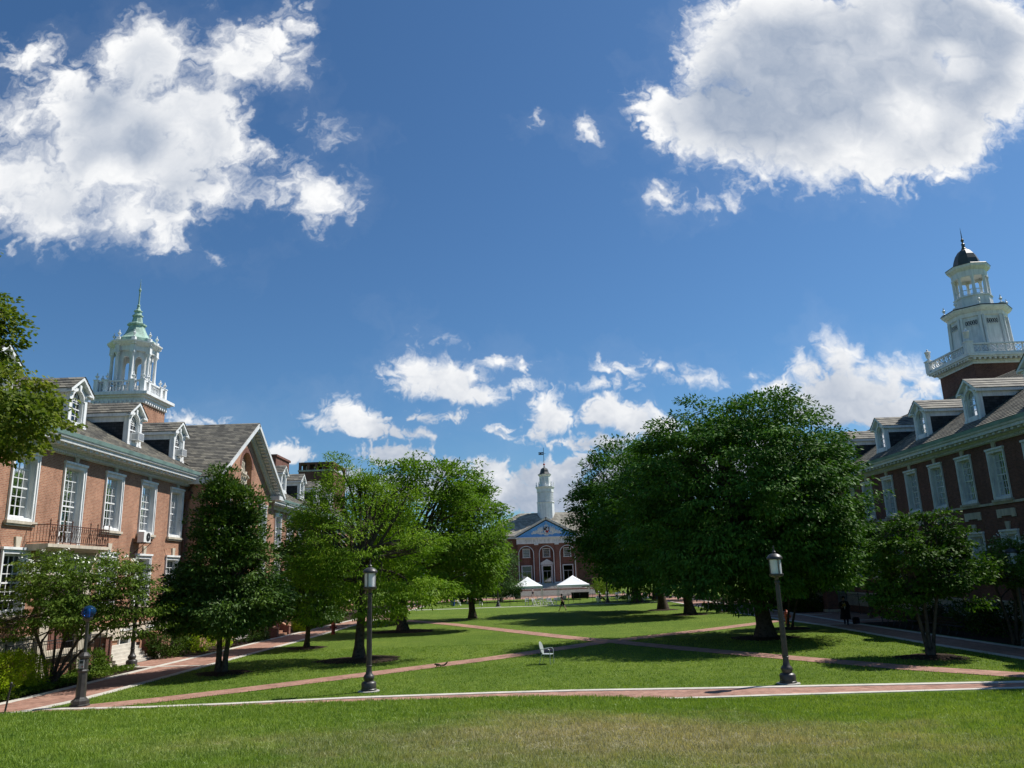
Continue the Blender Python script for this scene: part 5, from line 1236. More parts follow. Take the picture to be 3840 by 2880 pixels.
# ------------------------------------------------------------------ trees
def unit(v): return v / np.maximum(np.linalg.norm(v, axis=-1, keepdims=True), 1e-9)
def sublobes(hull, n, rg, k0=.22, k1=.38):
    """rounded boughs standing out of the hull"""
    res = list(hull)
    for (cx, cy, cz, rx, ry, rz) in hull:
        m = max(2, int(n * (rx * rz) / max(h[3] * h[5] for h in hull)))
        for i in range(m):
            d = unit(rg.normal(size=3)); d[2] = max(d[2], -.55)
            f = rg.uniform(.72, .92); k = rg.uniform(k0, k1)
            res.append((cx + d[0] * rx * f, cy + d[1] * ry * f, cz + d[2] * rz * f, rx * k * 1.05, ry * k * 1.05, max(rx, rz) * k * .8))
    return res
def clusters(lobes, n, rg, zmin, clip=None, inner=.25, thin=.8):
    w = np.array([(l[3] * l[4] + l[3] * l[5] + l[4] * l[5]) for l in lobes]); w = w / w.sum()
    idx = rg.choice(len(lobes), n, p=w); Lb = np.array(lobes)[idx]
    d = unit(rg.normal(size=(n, 3)))
    r = np.where(rg.random(n) < inner, rg.uniform(.35, .85, n), rg.uniform(.84, 1.04, n))
    P = Lb[:, :3] + d * Lb[:, 3:] * r[:, None]
    bump = np.array([mnoise.noise(Vector((p[0] * .55, p[1] * .55, p[2] * .55))) for p in P])
    P = P + d * (Lb[:, 3:].mean(1) * .20 * np.clip(bump * 1.8, -1, 1))[:, None]
    keep = (P[:, 2] > zmin) & ~((bump < -.16) & (rg.random(n) < thin))
    # thin out what lies deep inside other boughs
    deep = np.zeros(n)
    for l in lobes: deep += (((P - np.array(l[:3])) / np.array(l[3:])) ** 2).sum(1) < .45
    keep &= ~((deep > 0) & (rg.random(n) < .6))
    if clip is not None: keep &= clip(P)
    c = np.array([l[:3] for l in lobes]).mean(0)
    return P[keep], unit(P - c)[keep]
def leaves(P, O, per, cl, lf, wd, rg, droop=.35, flat=.5, fold=True, up=.9):
    """per leaf-quads around every cluster centre P (outward direction O)"""
    n = len(P); m = n * per
    off = unit(rg.normal(size=(n, per, 3))) * (rg.random((n, per, 1)) ** .42) * 1.62 * np.array((cl, cl, cl * flat)) * rg.uniform(.65, 1.3, (n, 1, 1)); ctr = (P[:, None] + off).reshape(-1, 3)
    o = np.repeat(O, per, 0)
    dirv = unit(o * .5 + unit(off.reshape(-1, 3)) * .7 + rg.normal(size=(m, 3)) * .45 + np.array((0, 0, -droop)))
    nr = rg.normal(size=(m, 3)) * .55 + np.array((0, 0, up)) + o * .45
    side = unit(np.cross(dirv, nr)); s = lf * rg.uniform(.65, 1.25, m)[:, None]; w = s * (wd / lf) * .5
    tip = dirv * s
    q = np.empty((m, 4, 3), np.float32)
    q[:, 0] = ctr; q[:, 1] = ctr + tip * .5 + side * w; q[:, 2] = ctr + tip; q[:, 3] = ctr + tip * .5 - side * w
    return q
def limb_path(a, b, rg, sag=.12, n=6):
    a, b = Vector(a), Vector(b); d = b - a; ln = d.length; pts = []
    s1 = Vector(rg.normal(size=3)) * ln * .05; bow = ln * sag
    for i in range(n + 1):
        t = i / n; p = a.lerp(b, t); p.z += bow * math.sin(PI * t) * .6 - 0
        p += s1 * math.sin(PI * t); p += Vector(rg.normal(size=3)) * ln * .008
        pts.append(p)
    return pts
def tree(name, label, cat, base, hull, nclus, per, cl, lf, wd, leafm, barkm, tr, seed, sub=14, group=None, zmin=1.4, stems=None, limbs=26, clip=None,
         droop=.35, flat=.5, inner=.25, fork=.35, blossoms=0, k0=.22, k1=.38, lean=(0, 0), thin=.8):
    rg = np.random.default_rng(seed)
    root = thing(name, label, cat, (base[0], base[1], 0), 0, group)
    org = np.array((base[0], base[1], 0.))
    lobes = sublobes(hull, sub, rg, k0, k1)
    P, O = clusters(lobes, nclus, rg, zmin, clip, inner, thin)
    top = max(h[2] + h[5] for h in hull); bot = min(h[2] - h[5] for h in hull); c = np.array([h[:3] for h in hull]).mean(0)
    mb = MB(lambda x, y, z: (x - base[0], y - base[1], z))
    stems = stems or [(base[0], base[1], base[0] + lean[0], base[1] + lean[1], 1.)]
    ends = []
    zt = max(bot, zmin) + (top - max(bot, zmin)) * fork
    for (x0, y0, x1, y1, k) in stems:
        n = 7; path = []; rad = []
        for i in range(n + 1):
            t = i / n; wob = .06 * tr * 6 * math.sin(t * 5 + x0)
            path.append((x0 + (x1 - x0) * t ** 1.3 + wob, y0 + (y1 - y0) * t ** 1.3, -.15 + (zt + .15) * t))
            rad.append(tr * k * ((1.0 + .75 * math.exp(-t * 14)) * (1 - .38 * t)))
        mb.tube(path, rad, 10); ends.append((path, rad))
    # limbs reach out to the boughs, twigs to single clusters
    if len(P):
        big = [l for l in lobes if l[2] > zt * .7] or lobes
        for i in range(limbs):
            l = big[int(rg.integers(len(big)))] if i >= len(hull) else hull[i % len(hull)]
            tgt = np.array(l[:3]) + unit(rg.normal(size=3)) * np.array(l[3:]) * rg.uniform(.2, .7)
            if clip is not None and not clip(tgt[None])[0]: continue
            path, rad = ends[i % len(ends)]
            f = rg.uniform(.62, 1.0); k = min(int(f * 7), 6); a = Vector(path[k]).lerp(Vector(path[k + 1]), f * 7 - k)
            if tgt[2] < a.z - 1.5: tgt[2] = a.z - rg.uniform(.2, 1.2)
            r0 = rad[k] * rg.uniform(.38, .68); pts = limb_path(a, tgt, rg)
            mb.tube(pts, [r0 * (1 - .8 * t / 6) + .008 for t in range(7)], 7)
            d = np.linalg.norm(P - tgt, axis=1); near = np.argsort(d)[:7]
            for j in near[rg.permutation(len(near))[:5]]:
                q = pts[int(rg.integers(3, 7))]; mb.tube(limb_path(q, P[j], rg, .08, 4), [.028 * min(1, tr * 5), .022 * min(1, tr * 5), .016, .012, .006], 5, False)
    mb.build('trunk', M[barkm], root, smooth=True, fix=False)
    q = leaves(P - org, O, per, cl, lf, wd, rg, droop, flat)
    if clip is not None: q = q[clip(q.mean(1) + org)]
    raw_mesh('crown', q, 4, M[leafm], root)
    if blossoms:
        k = O[:, 2] > .15; Pb = P[k]; Pb = Pb[rg.choice(len(Pb), min(blossoms, len(Pb)), replace=False)] + np.array((0, 0, cl * .6))
        b = leaves(Pb - org, np.tile((0, 0, 1.), (len(Pb), 1)), 7, .12, .10, .085, rg, 0, .25, up=2.5)
        if clip is not None: b = b[clip(b.mean(1) + org)]
        raw_mesh('blossoms', b, 4, M['petal'], root)
    return root
GR, GL = 'shade trees along the right side of the lawn', 'trees along the left side of the lawn'
tree('maple_tree', 'huge round deep green tree on the right lawn behind the lamp post', 'tree', (13.85, 46.2),
     [(13.9, 46.4, 7.9, 6.2, 6.2, 5.6), (10.3, 45.6, 9.6, 3.0, 3.2, 3.0), (15.6, 46.2, 11.0, 3.5, 3.5, 3.1), (17.3, 46, 8.6, 2.6, 3.2, 3.4), (8.6, 45.2, 5.6, 2.1, 2.6, 2.4), (17.2, 44.6, 4.6, 2.2, 2.6, 2.2), (11.0, 43.6, 4.0, 3.0, 2.8, 2.0), (15.3, 43, 5.0, 3.0, 2.4, 2.8), (10.7, 46, 11.3, 2.4, 2.6, 1.9), (8.5, 45.8, 9.0, 1.9, 2.4, 2.4), (18.2, 46, 10.4, 1.6, 2.2, 1.9), (18.0, 45.4, 6.8, 1.7, 2.2, 2.2), (13.2, 46, 12.6, 2.2, 2.4, 1.6)],
     2900, 84, .58, .25, .115, 'leaf_big', 'bark', .46, 21, 30, GR, 1.5, limbs=46, inner=.22, flat=.30, droop=.6, k0=.2, k1=.42)
tree('shade_tree', 'tall dark tree behind the huge round tree on the right lawn', 'tree', (15.0, 71),
     [(12.6, 70.6, 9.0, 5.0, 5.0, 6.2), (10.0, 70, 8.0, 2.6, 3, 4.2), (13.5, 70, 13, 3.4, 3.2, 2.7), (12.5, 68.5, 4.2, 4.2, 3, 2.4)],
     1300, 56, .75, .32, .15, 'leaf_big', 'bark', .40, 22, 22, GR, 1.8, limbs=24, flat=.32)
tree('shade_tree', 'tall dark tree beside the end hall, farthest of the big right hand trees', 'tree', (14.3, 80.6),
     [(11.2, 80.6, 9.4, 5.0, 5, 6.6), (8.3, 80, 9.0, 2.3, 3, 4.0), (11.3, 80, 14.6, 3.2, 3, 2.8), (11.9, 79, 4.4, 3.0, 3, 2.6)],
     1300, 56, .78, .34, .16, 'leaf_big', 'bark', .42, 23, 22, GR, 1.8, limbs=24, flat=.32)
tree('shade_tree', 'dark tree with a thick trunk over the white chairs on the far right lawn', 'tree', (14.9, 101.3),
     [(14.5, 101.3, 7.2, 4.6, 4.6, 4.6), (17, 101, 5.4, 3, 3, 2.8)], 1500, 12, .5, .5, .25, 'leaf_big', 'bark', .5, 24, 12, GR, 2.6, limbs=14)
tree('shade_tree', 'slender dark tree by the blue bins on the far right lawn', 'tree', (18.2, 107.5),
     [(18.2, 107.5, 7.5, 3.8, 3.8, 4.4)], 1000, 12, .5, .5, .25, 'leaf_dark', 'bark', .22, 25, 12, GR, 2.6, limbs=10)
tree('oak_tree', 'bright yellow green oak with drooping low branches behind the left lamp post', 'tree', (-8.2, 41.5),
     [(-8.6, 41.6, 6.2, 2.9, 2.9, 3.3), (-5.2, 41.2, 3.3, 1.9, 1.8, .75), (-5.9, 41.4, 5.6, 1.9, 2.0, 1.3), (-10.3, 41.4, 3.8, 1.7, 2.0, 1.7), (-10.7, 41.5, 6.8, 1.2, 1.5, 1.2), (-6.9, 40.6, 2.9, 1.9, 1.6, .9), (-9.5, 41.4, 9.2, .75, .8, 1.35), (-8.3, 41.8, 9.6, .6, .7, 1.15), (-7.3, 41.4, 9.1, .8, .8, 1.25), (-6.3, 41.5, 8.0, 1.2, 1.2, 1.3)],
     1150, 62, .42, .19, .06, 'leaf_oak', 'bark', .25, 31, 12, GL, 1.25, limbs=44, fork=.42, droop=.35, inner=.22, k0=.22, k1=.5, flat=.26)
tree('magnolia_tree', 'dark glossy cone shaped tree in front of the brick gable', 'tree', (-13.7, 37.3),
     [(-13.8, 37.3, 3.0, 2.35, 2.2, 1.3), (-13.8, 37.3, 4.7, 1.95, 1.9, 1.4), (-13.85, 37.3, 6.2, 1.5, 1.5, 1.3), (-14.0, 37.3, 7.6, 1.0, 1.0, 1.1), (-14.2, 37.3, 8.7, .5, .55, .75), (-12.9, 37.2, 7.6, .62, .7, 1.0), (-12.0, 37.2, 3.2, 1.15, 1.3, .75), (-15.6, 37.2, 2.7, .9, 1.2, .8)],
     2200, 56, .34, .19, .08, 'leaf_mag', 'bark', .15, 32, 12, GL, 1.75, stems=[(-13.85, 37.3, -14.3, 37.4, .85), (-13.6, 37.25, -13.2, 37.2, .8)], limbs=30, fork=.5, inner=.3, droop=.1, flat=.3, k0=.22, k1=.46, thin=.3)
tree('shade_tree', 'small dark tree beside the left brick path near the red hydrant', 'tree', (-13.1, 49.5),
     [(-13.1, 49.6, 4.4, 2.1, 2.1, 2.6), (-13.2, 49.5, 6.5, 1.4, 1.4, 1.5), (-12.6, 49, 2.5, 1.9, 1.8, 1.1)], 900, 40, .38, .22, .11, 'leaf_mag', 'bark', .16, 33, 10, GL, 1.0, limbs=18, flat=.3)
tree('linden_tree', 'broad mid green tree with visible limbs behind the bright oak', 'tree', (-8.9, 61.6),
     [(-7.6, 61.8, 8.4, 4.3, 4.3, 4.4), (-3.6, 61.6, 7.0, 2.6, 3.0, 3.6), (-9.8, 61.6, 10.2, 2.4, 2.6, 2.6), (-5.5, 61.5, 11.0, 2.4, 2.4, 1.9), (-4.2, 61, 4.3, 2.2, 2.4, 1.9), (-7.5, 60.6, 4.2, 3.6, 2.6, 1.9)],
     1000, 56, .62, .26, .14, 'leaf_linden', 'bark', .36, 34, 16, GL, 1.7, limbs=60, fork=.3, inner=.10, flat=.3, k0=.22, k1=.44)
tree('shade_tree', 'deep green tree just left of the white tents', 'tree', (-4.6, 76.5),
     [(-4.6, 76.5, 7.6, 3.4, 3.5, 5.2), (-4.0, 76, 4.4, 2.1, 2.4, 2.3), (-5, 76.5, 11.5, 2.4, 2.4, 2.4)], 800, 44, .66, .3, .16, 'leaf_linden', 'bark', .3, 35, 14, GL, 1.7, limbs=22, flat=.32)
tree('shade_tree', 'dark tree by the left path behind the broad mid green tree', 'tree', (-11.2, 71),
     [(-11.2, 71, 6.6, 3.2, 3.2, 4.0)], 1100, 12, .42, .42, .2, 'leaf_linden', 'bark', .3, 36, 12, GL, 2.2, limbs=14)
tree('conifer_tree', 'feathery conifer at the left corner of the end hall', 'tree', (-2.6, 119),
     [(-2.6, 119, 2.6, 3.0, 3, 2.2), (-2.7, 119, 5.2, 2.5, 2.5, 2.2), (-2.8, 119, 7.8, 1.8, 1.8, 2.0), (-3, 119, 10, 1.1, 1.1, 1.7)], 1500, 14, .36, .34, .10, 'leaf_fir', 'bark', .25, 41, 10, None, .6, limbs=10)
tree('conifer_tree', 'dark spreading conifer farther left of the end hall', 'tree', (-9, 124),
     [(-9, 124, 5, 4.5, 4, 4.6), (-9, 124, 9.5, 2.6, 2.6, 3)], 1300, 14, .5, .5, .18, 'leaf_fir', 'bark', .3, 42, 10, None, .6, limbs=10)
clipR = lambda p: p[:, 0] < 27.75
clipL = lambda p: p[:, 0] > -21.7
tree('small_maple', 'small multi stemmed tree standing in a mulch ring on the right lawn', 'tree', (17.4, 34.6),
     [(17.5, 34.6, 3.9, 1.75, 1.8, 1.35), (18.9, 34.4, 3.3, 1.35, 1.3, .75), (16.3, 34.5, 3.2, 1.05, 1.3, 1.1), (18.0, 34.7, 5.5, 1.05, 1.1, .8), (17.2, 34.5, 5.3, .8, .9, .8), (19.2, 34.5, 4.7, .75, .9, .6), (19.3, 34.4, 2.2, .7, .9, .3), (16.2, 34.6, 2.2, .6, .8, .5)],
     620, 58, .36, .165, .10, 'leaf_maple_small', 'bark', .085, 51, 10, GR, 1.6, stems=[(17.35, 34.6, 16.6, 34.5, 1.), (17.42, 34.62, 17.5, 34.7, 1.1), (17.5, 34.58, 18.3, 34.5, .9)], limbs=34, fork=.45, flat=.26, k0=.25, k1=.55, inner=.2)
tree('shade_tree', 'slim two stemmed tree beside the orange hydrant on the right', 'tree', (17.4, 52.1),
     [(18.4, 52.2, 3.9, 2.2, 2.2, 1.9), (20.7, 53, 3.9, 1.5, 1.6, 1.0), (19.6, 52.3, 5.2, 1.7, 1.7, 1.1), (20.2, 51.6, 4.3, 1.6, 1.5, 1.0), (22.4, 53.6, 3.6, 1.0, 1.2, .7)], 1300, 16, .28, .22, .12, 'leaf_linden', 'bark', .085, 52, 10, GR, 1.9,
     stems=[(17.3, 52.1, 17.9, 52.2, 1.), (17.55, 52.1, 18.8, 52.2, .9)], limbs=18)
tree('young_tree', 'young thin trunked tree on the shaded strip by the right path', 'tree', (18.7, 73.4), [(18.7, 73.4, 4.4, 1.7, 1.7, 2.0)], 420, 12, .3, .3, .16, 'leaf_big', 'bark', .09, 53, 8, GR, 2.0, limbs=10)
tree('young_tree', 'thin dark trunked tree beside the court of the right hall', 'tree', (25.9, 59.4), [(25.4, 59.4, 5.0, 2.0, 2.2, 2.0)], 620, 12, .3, .28, .15, 'leaf_linden', 'bark', .10, 54, 8, GR, 2.4, limbs=10, clip=clipR)
tree('dogwood_tree', 'spreading dogwood with white flowers in front of the stone door surround', 'tree', (-19.9, 34.4),
     [(-18.9, 34.4, 4.2, 2.6, 2.6, 1.0), (-20.3, 33.6, 3.6, 1.8, 2.2, 1.0), (-16.7, 34.6, 3.4, 1.7, 1.9, .9), (-17.6, 34.2, 4.4, 1.5, 1.6, .6), (-18.6, 33.0, 2.9, 2.2, 1.5, .6), (-16.4, 35, 2.4, 1.2, 1.4, .5), (-20.6, 32.4, 2.6, 1.2, 1.3, .5)],
     820, 54, .34, .145, .068, 'leaf_dog', 'bark', .085, 61, 12, 'white flowering dogwoods', 1.7,
     stems=[(-19.95, 34.4, -20.6, 33.6, .9), (-19.9, 34.45, -19.4, 34.6, 1.), (-19.85, 34.4, -18.2, 34.2, .95), (-19.88, 34.38, -17.4, 35, .8), (-19.92, 34.42, -20.4, 35.2, .7)], limbs=30, clip=clipL, droop=.6, flat=.17, blossoms=110, fork=.3)
tree('dogwood_tree', 'flowering dogwood in deep shade against the right hall', 'tree', (23.6, 38.6),
     [(24.6, 38.3, 3.7, 2.7, 2.7, 1.1), (22.6, 38.0, 3.4, 1.2, 1.6, .7), (24.4, 36.4, 3.9, 2.4, 2, .8), (26.3, 40, 4, 1.6, 2, .9)],
     640, 46, .34, .15, .07, 'leaf_dog', 'bark', .085, 62, 12, 'white flowering dogwoods', 1.7,
     stems=[(23.5, 38.6, 22.6, 38.2, .9), (23.6, 38.6, 23.9, 38.4, 1.), (23.7, 38.6, 25.2, 38.3, .9)], limbs=22, clip=clipR, droop=.6, flat=.17, blossoms=90, fork=.3)
tree('plane_tree', 'leafy tree reaching in from the left edge over the nearest windows', 'tree', (-18.4, 19.5),
     [(-17.9, 23.6, 9.9, 2.6, 2.6, 1.9), (-16.3, 24, 9.3, 1.9, 1.9, 1.2), (-17.9, 24, 12.4, 1.5, 1.6, 1.3), (-16.8, 24, 12.5, .7, .7, .5), (-20.2, 21.5, 13, 3.2, 3.6, 3.6), (-20.6, 22.5, 18, 2.1, 2.5, 3), (-18.6, 23.4, 8.2, 1.8, 1.6, .8)],
     1700, 54, .34, .15, .115, 'leaf_near', 'bark', .3, 71, 12, None, 6.6, limbs=34, fork=.5, flat=.34)
tree('shade_tree', 'tree outside the right edge that shades the near brick walk', 'tree', (25.3, 27.2),
     [(25.0, 28.2, 10.4, 2.6, 3.0, 2.9), (24.9, 26.6, 8.6, 2.3, 2.6, 1.6)], 800, 16, .35, .34, .2, 'leaf_big', 'bark', .2, 72, 10, None, 5.4, limbs=12, clip=clipR)
for i, (x, y, z, r, lab) in enumerate(((25.6, 72, 4.6, 2.6, 'dark tree against the right hall behind the brick pier'), (25.4, 81, 5.2, 2.9, 'bushy tree against the right hall beyond the court'), (25.2, 91, 5.6, 3.2, 'shaded tree at the far end of the right hall'), (24, 104, 6, 3.8, 'rounded tree closing the right path'),
                                       (22, 118, 6.5, 4.4, 'wide dark tree right of the end hall'), (17.5, 128, 5, 3.2, 'dark tree in front of the right wing of the end hall'))):
    tree('shade_tree', lab, 'tree', (x, y), [(x, y, z, r, r, z * .72)], 800, 11, .45, .42, .2, 'leaf_dark', 'bark', .2, 80 + i, 10, 'dark trees along the right hall', .5, limbs=8, clip=clipR if y < 95 else None)
for i, (x, y, z, r, lab) in enumerate(((-19.6, 74, 3.6, 1.9, 'dark tree against the far wing of the left hall'), (-19.4, 84, 4.4, 2.2, 'bushy dark tree beside the far left path'), (-19, 96, 5, 2.4, 'shaded tree at the far end of the left hall'), (-15, 112, 6.5, 4.2, 'tall dark tree closing the left path'))):
    tree('shade_tree', lab, 'tree', (x, y), [(x, y, z, r, r, z * .75)], 700, 11, .42, .4, .2, 'leaf_dark', 'bark', .18, 90 + i, 10, 'dark trees along the left hall', .5, limbs=8, clip=clipL)

# ------------------------------------------------------------------ shrubs and hedges
def shrub(name, label, hull, n, per, cl, lf, wd, leafm, seed, group=None, clip=None, cat='shrub'):
    rg = np.random.default_rng(seed); x, y = hull[0][0], hull[0][1]
    root = thing(name, label, cat, (x, y, 0), 0, group); org = np.array((x, y, 0.))
    P, O = clusters(sublobes(hull, 10, rg, .2, .34), n, rg, .05, clip, .2)
    q = leaves(P - org, O, per, cl, lf, wd, rg, -.1, .8)
    if clip is not None: q = q[clip(q.mean(1) + org)]
    raw_mesh('foliage', q, 4, M[leafm], root)
    mb = MB()
    for i in range(7):
        t = P[int(rg.integers(len(P)))] - org; mb.tube([(rg.normal() * .06, rg.normal() * .06, -.05), (t[0] * .4, t[1] * .4, t[2] * .5), tuple(t)], [.03, .022, .008], 5)
    mb.build('stem', M['bark'], root, smooth=True, fix=False); return root
shrub('hedge', 'clipped bright yellow green yew hedge at the left edge beside the brick path', [(-20.7, 28.6, .75, 1.25, 2.1, .95), (-20.6, 31.2, .72, 1.15, 1.5, .9)], 2600, 14, .10, .10, .035, 'leaf_yew', 201, None, clipL, 'hedge')
shrub('hedge', 'darker yew bush between the bright hedge and the dogwood trunk', [(-20.7, 33.3, .65, 1.0, 1.0, .8)], 700, 14, .10, .10, .035, 'leaf_yew', 202, None, clipL, 'hedge')
shrub('shrub', 'loose low shrub at the foot of the brick stair pier', [(-20.6, 38.6, .45, .7, .9, .6)], 300, 12, .12, .13, .06, 'leaf_dog', 203, None, clipL)
shrub('shrub', 'round clipped bush left of the slatted bench', [(-19.6, 49.2, .8, .85, .8, .85)], 420, 14, .09, .10, .05, 'leaf_yew', 204)
shrub('shrub', 'smaller round clipped bush beside the slatted bench end', [(-18.9, 50.9, .62, .6, .6, .68)], 300, 14, .09, .10, .05, 'leaf_yew', 205)
shrub('shrub', 'narrow yellow green cone shrub right of the brick stairs', [(-17.9, 65.4, .8, .55, .55, .95)], 360, 14, .10, .11, .05, 'leaf_yew', 206)
shrub('shrub', 'dark leafy shrub behind the cone shrub', [(-18.3, 68.6, 1.1, .9, .9, 1.2)], 380, 12, .16, .17, .09, 'leaf_oak', 207)
shrub('shrub', 'small bronze green bush beyond the far bench on the left path', [(-17.6, 75.5, .8, .8, .8, .9)], 280, 12, .16, .17, .09, 'leaf_dog', 208)
shrub('shrub', 'dark low shrub before the brick stairs', [(-18.8, 56.5, .5, .9, 1.6, .7)], 420, 12, .14, .15, .07, 'leaf_mag', 209)
shrub('shrub', 'dark shrub mass beside the iron fence', [(-20.4, 46.8, .6, .9, 1.5, .8)], 420, 12, .14, .15, .07, 'leaf_dark', 210, None, clipL)
for i, (x, y, r, z, lab) in enumerate(((25.6, 32.5, 1.7, 1.3, 'dark shrub in front of the right hall at the right edge'), (24.9, 36.2, 1.2, 1.1, 'dark shrub under the right dogwood'), (25.6, 42.5, 1.5, 1.2, 'dark shrub between the dogwood and the row of benches'), (26.3, 47, 1.3, 1.1, 'dark shrub behind the nearest benches'), (26.4, 51.4, 1.2, 1.1, 'dark shrub behind the far bench'),
                                       (25.3, 70.3, 1.4, 1.1, 'dark shrub beyond the right court'), (25, 76, 1.5, 1.2, 'low dark shrub along the right path'), (24.8, 86, 1.6, 1.4, 'dark shrub far along the right path'), (24.6, 97, 1.8, 1.5, 'dark shrub near the end of the right path'))):
    shrub('shrub', lab, [(x, y, z * .55, r, r * 1.3, z * .75)], 420, 12, .17, .18, .09, 'leaf_dark', 220 + i, 'dark shrubs along the right hall', clipR)
shrub('hedge', 'rounded dark hedge left of the end hall steps', [(-3.6, 138, 1.3, 1.7, 2, 1.5)], 420, 12, .2, .2, .1, 'leaf_mag', 240, None, None, 'hedge')
shrub('hedge', 'yellow green hedge right of the end hall steps', [(15.2, 138, 1.4, 2.6, 2, 1.6)], 520, 12, .22, .22, .11, 'leaf_oak', 241, None, None, 'hedge')
def ground_cover():
    rg = np.random.default_rng(5); n = 5200
    y = rg.uniform(26.8, 46, n); x = rg.uniform(-21.6, -19.2, n); k = x < np.interp(y, [p[1] for p in LP_OUT], [p[0] for p in LP_OUT]) - .3
    k &= ~((y > 40.5) & (x > -21.2)); k &= ~((y > 36.5) & (y < 38.5) & (x < -21))
    P = np.stack([x, y, rg.uniform(.03, .18, n)], -1)[k]
    q = leaves(P, np.tile((0, 0, 1.), (len(P), 1)), 5, .12, .09, .07, rg, 0, .3)
    tag(raw_mesh('ivy', q, 4, M['leaf_dog']), 'low ivy and seedlings in the bed beside the left path', 'ground cover', kind='stuff')
ground_cover()

# ------------------------------------------------------------------ street furniture
def street_lamp():
    r = thing('street_lamp', 'black cast iron lamp post with frosted lantern standing on the grass left of centre', 'street lamp', (-5.6, 29.9, 0), 0, 'black lamp posts')
    p = MB(); p.lathe([(.40, -.05), (.40, .03), (.36, .04)], 0, 0, 20); p.build('pad', M['concrete'], r)
    b = MB(); b.lathe([(.29, .0), (.29, .05), (.27, .07), (.275, .25), (.24, .30), (.17, .33), (.17, .36), (.20, .42), (.205, .47), (.17, .53), (.125, .58), (.105, .70), (.095, .82), (.115, .83), (.115, .86), (.09, .88)], 0, 0, 16, 0); b.build('base', M['lampiron'], r, (0, 0, -.04), True)
    q = MB(); n = 16; prof = [(.098, .86), (.094, 1.4), (.075, 3.30), (.075, 3.36), (.095, 3.38), (.095, 3.44), (.06, 3.47), (.075, 3.55), (.12, 3.60)]
    q.lathe(prof, 0, 0, n); 
    for k in range(8):
        t = k * PI / 4; q.tube([(.094 * math.cos(t), .094 * math.sin(t), .9), (.074 * math.cos(t), .074 * math.sin(t), 3.28)], .012, 4)
    q.build('pole', M['lampiron'], r, (0, 0, 0), True)
    l = MB(); l.lathe([(.10, 3.58), (.235, 3.62), (.25, 3.66), (.25, 3.70), (.215, 3.71)], 0, 0, 20)
    l.lathe([(.245, 4.20), (.275, 4.22), (.275, 4.27), (.25, 4.30), (.20, 4.36), (.12, 4.40), (.06, 4.42), (.05, 4.45), (.07, 4.47), (.03, 4.52), (.022, 4.58), (.035, 4.61), (.008, 4.70)], 0, 0, 20)
    for k in range(4):
        t = PI / 4 + k * PI / 2 + .6; l.tube([(.222 * math.cos(t), .222 * math.sin(t), 3.70), (.232 * math.cos(t), .232 * math.sin(t), 4.22)], .018, 5)
    lo = l.build('lantern', M['lampiron'], r, (0, 0, 0), True)
    g = MB(); g.lathe([(.195, 3.705), (.205, 4.205)], 0, 0, 20); g.build('lamp_shade', M['lampglass'], lo, (0, 0, 0), True)
    return r
lamp0 = street_lamp()
for x, y, lab in ((9.22, 28.4, 'black cast iron lamp post with frosted lantern before the huge round tree'), (-20.0, 41.6, 'black lamp post at the foot of the stone steps, lantern hidden in dogwood leaves'),
                  (23.1, 37.0, 'black lamp post in deep shade by the right dogwood at the right edge'), (-2.7, 102.1, 'small distant black lamp post left of the white tents'), (11.3, 102.2, 'small distant black lamp post beside the seated person')):
    c = copy_tree(lamp0); c.location = (x, y, 0); c['label'] = lab; c.rotation_euler = (0, 0, random.random() * 6)
def blue_phone():
    r = thing('emergency_phone', 'dark emergency phone pillar topped by a blue glass globe', 'emergency phone', (-15.45, 28.62, 0))
    b = MB(); octo(b, 0, 0, [(.30, -.02), (.30, .06), (.27, .08), (.27, .2), (.19, .26), (.165, .30), (.155, .32), (.135, 1.12), (.16, 1.14), (.17, 1.18), (.14, 1.22), (.14, 1.58), (.18, 1.62), (.185, 1.68), (.12, 1.76), (.08, 1.80)], 8); b.build('base', M['lampiron'], r)
    q = MB(); q.lathe([(.066, 1.78), (.055, 2.80), (.065, 2.84), (.14, 2.90), (.16, 2.94), (.16, 2.99)], 0, 0, 14); q.build('pole', M['lampiron'], r, (0, 0, 0), True)
    g = MB(); n = 14; g.lathe([(.15 if i == 0 else .24 * math.sin(PI * (.16 + .84 * i / n)), 3.175 - .215 * math.cos(PI * (.16 + .84 * i / n))) for i in range(n)] + [(.01, 3.392)], 0, 0, 22); g.build('lamp_shade', M['blueglass'], r, (0, 0, 0), True)
    lamp = MB(); lamp.lathe([(.05, 2.98), (.06, 3.2), (.04, 3.28)], 0, 0, 8); lamp.build('bulb', M['plastic_white'], r)
    pn = MB(); pn.box(-.09, .09, -.165, -.141, 1.27, 1.55); po = pn.build('call_panel', M['steel'], r)
    bt = MB(); bt.tube([(.045, -.165, 1.33), (.045, -.18, 1.33)], .022, 10); bt.build('button', M['red'], po); sp = MB(); sp.box(-.06, .06, -.169, -.1655, 1.43, 1.52); sp.build('speaker', M['iron'], po)
def blue_glass():
    m, nt = new_mat('blue_lamp_glass')
    g = principled(nt, (.022, .085, .20), .05, .6); t = N(nt, 'ShaderNodeBsdfTransparent'); t.inputs[0].default_value = (.10, .34, .78, 1)
    mx = N(nt, 'ShaderNodeMixShader'); mx.inputs[0].default_value = .62; L(nt, g, mx.inputs[1]); L(nt, t.outputs[0], mx.inputs[2]); out(nt, mx.outputs[0]); return m
M['blueglass'] = blue_glass(); blue_phone()
r = thing('post', 'thin black chain post leaning at the lower left edge of the grass', 'post', (-16.95, 26.85, 0)); r.rotation_euler = (0, R(7), 0)
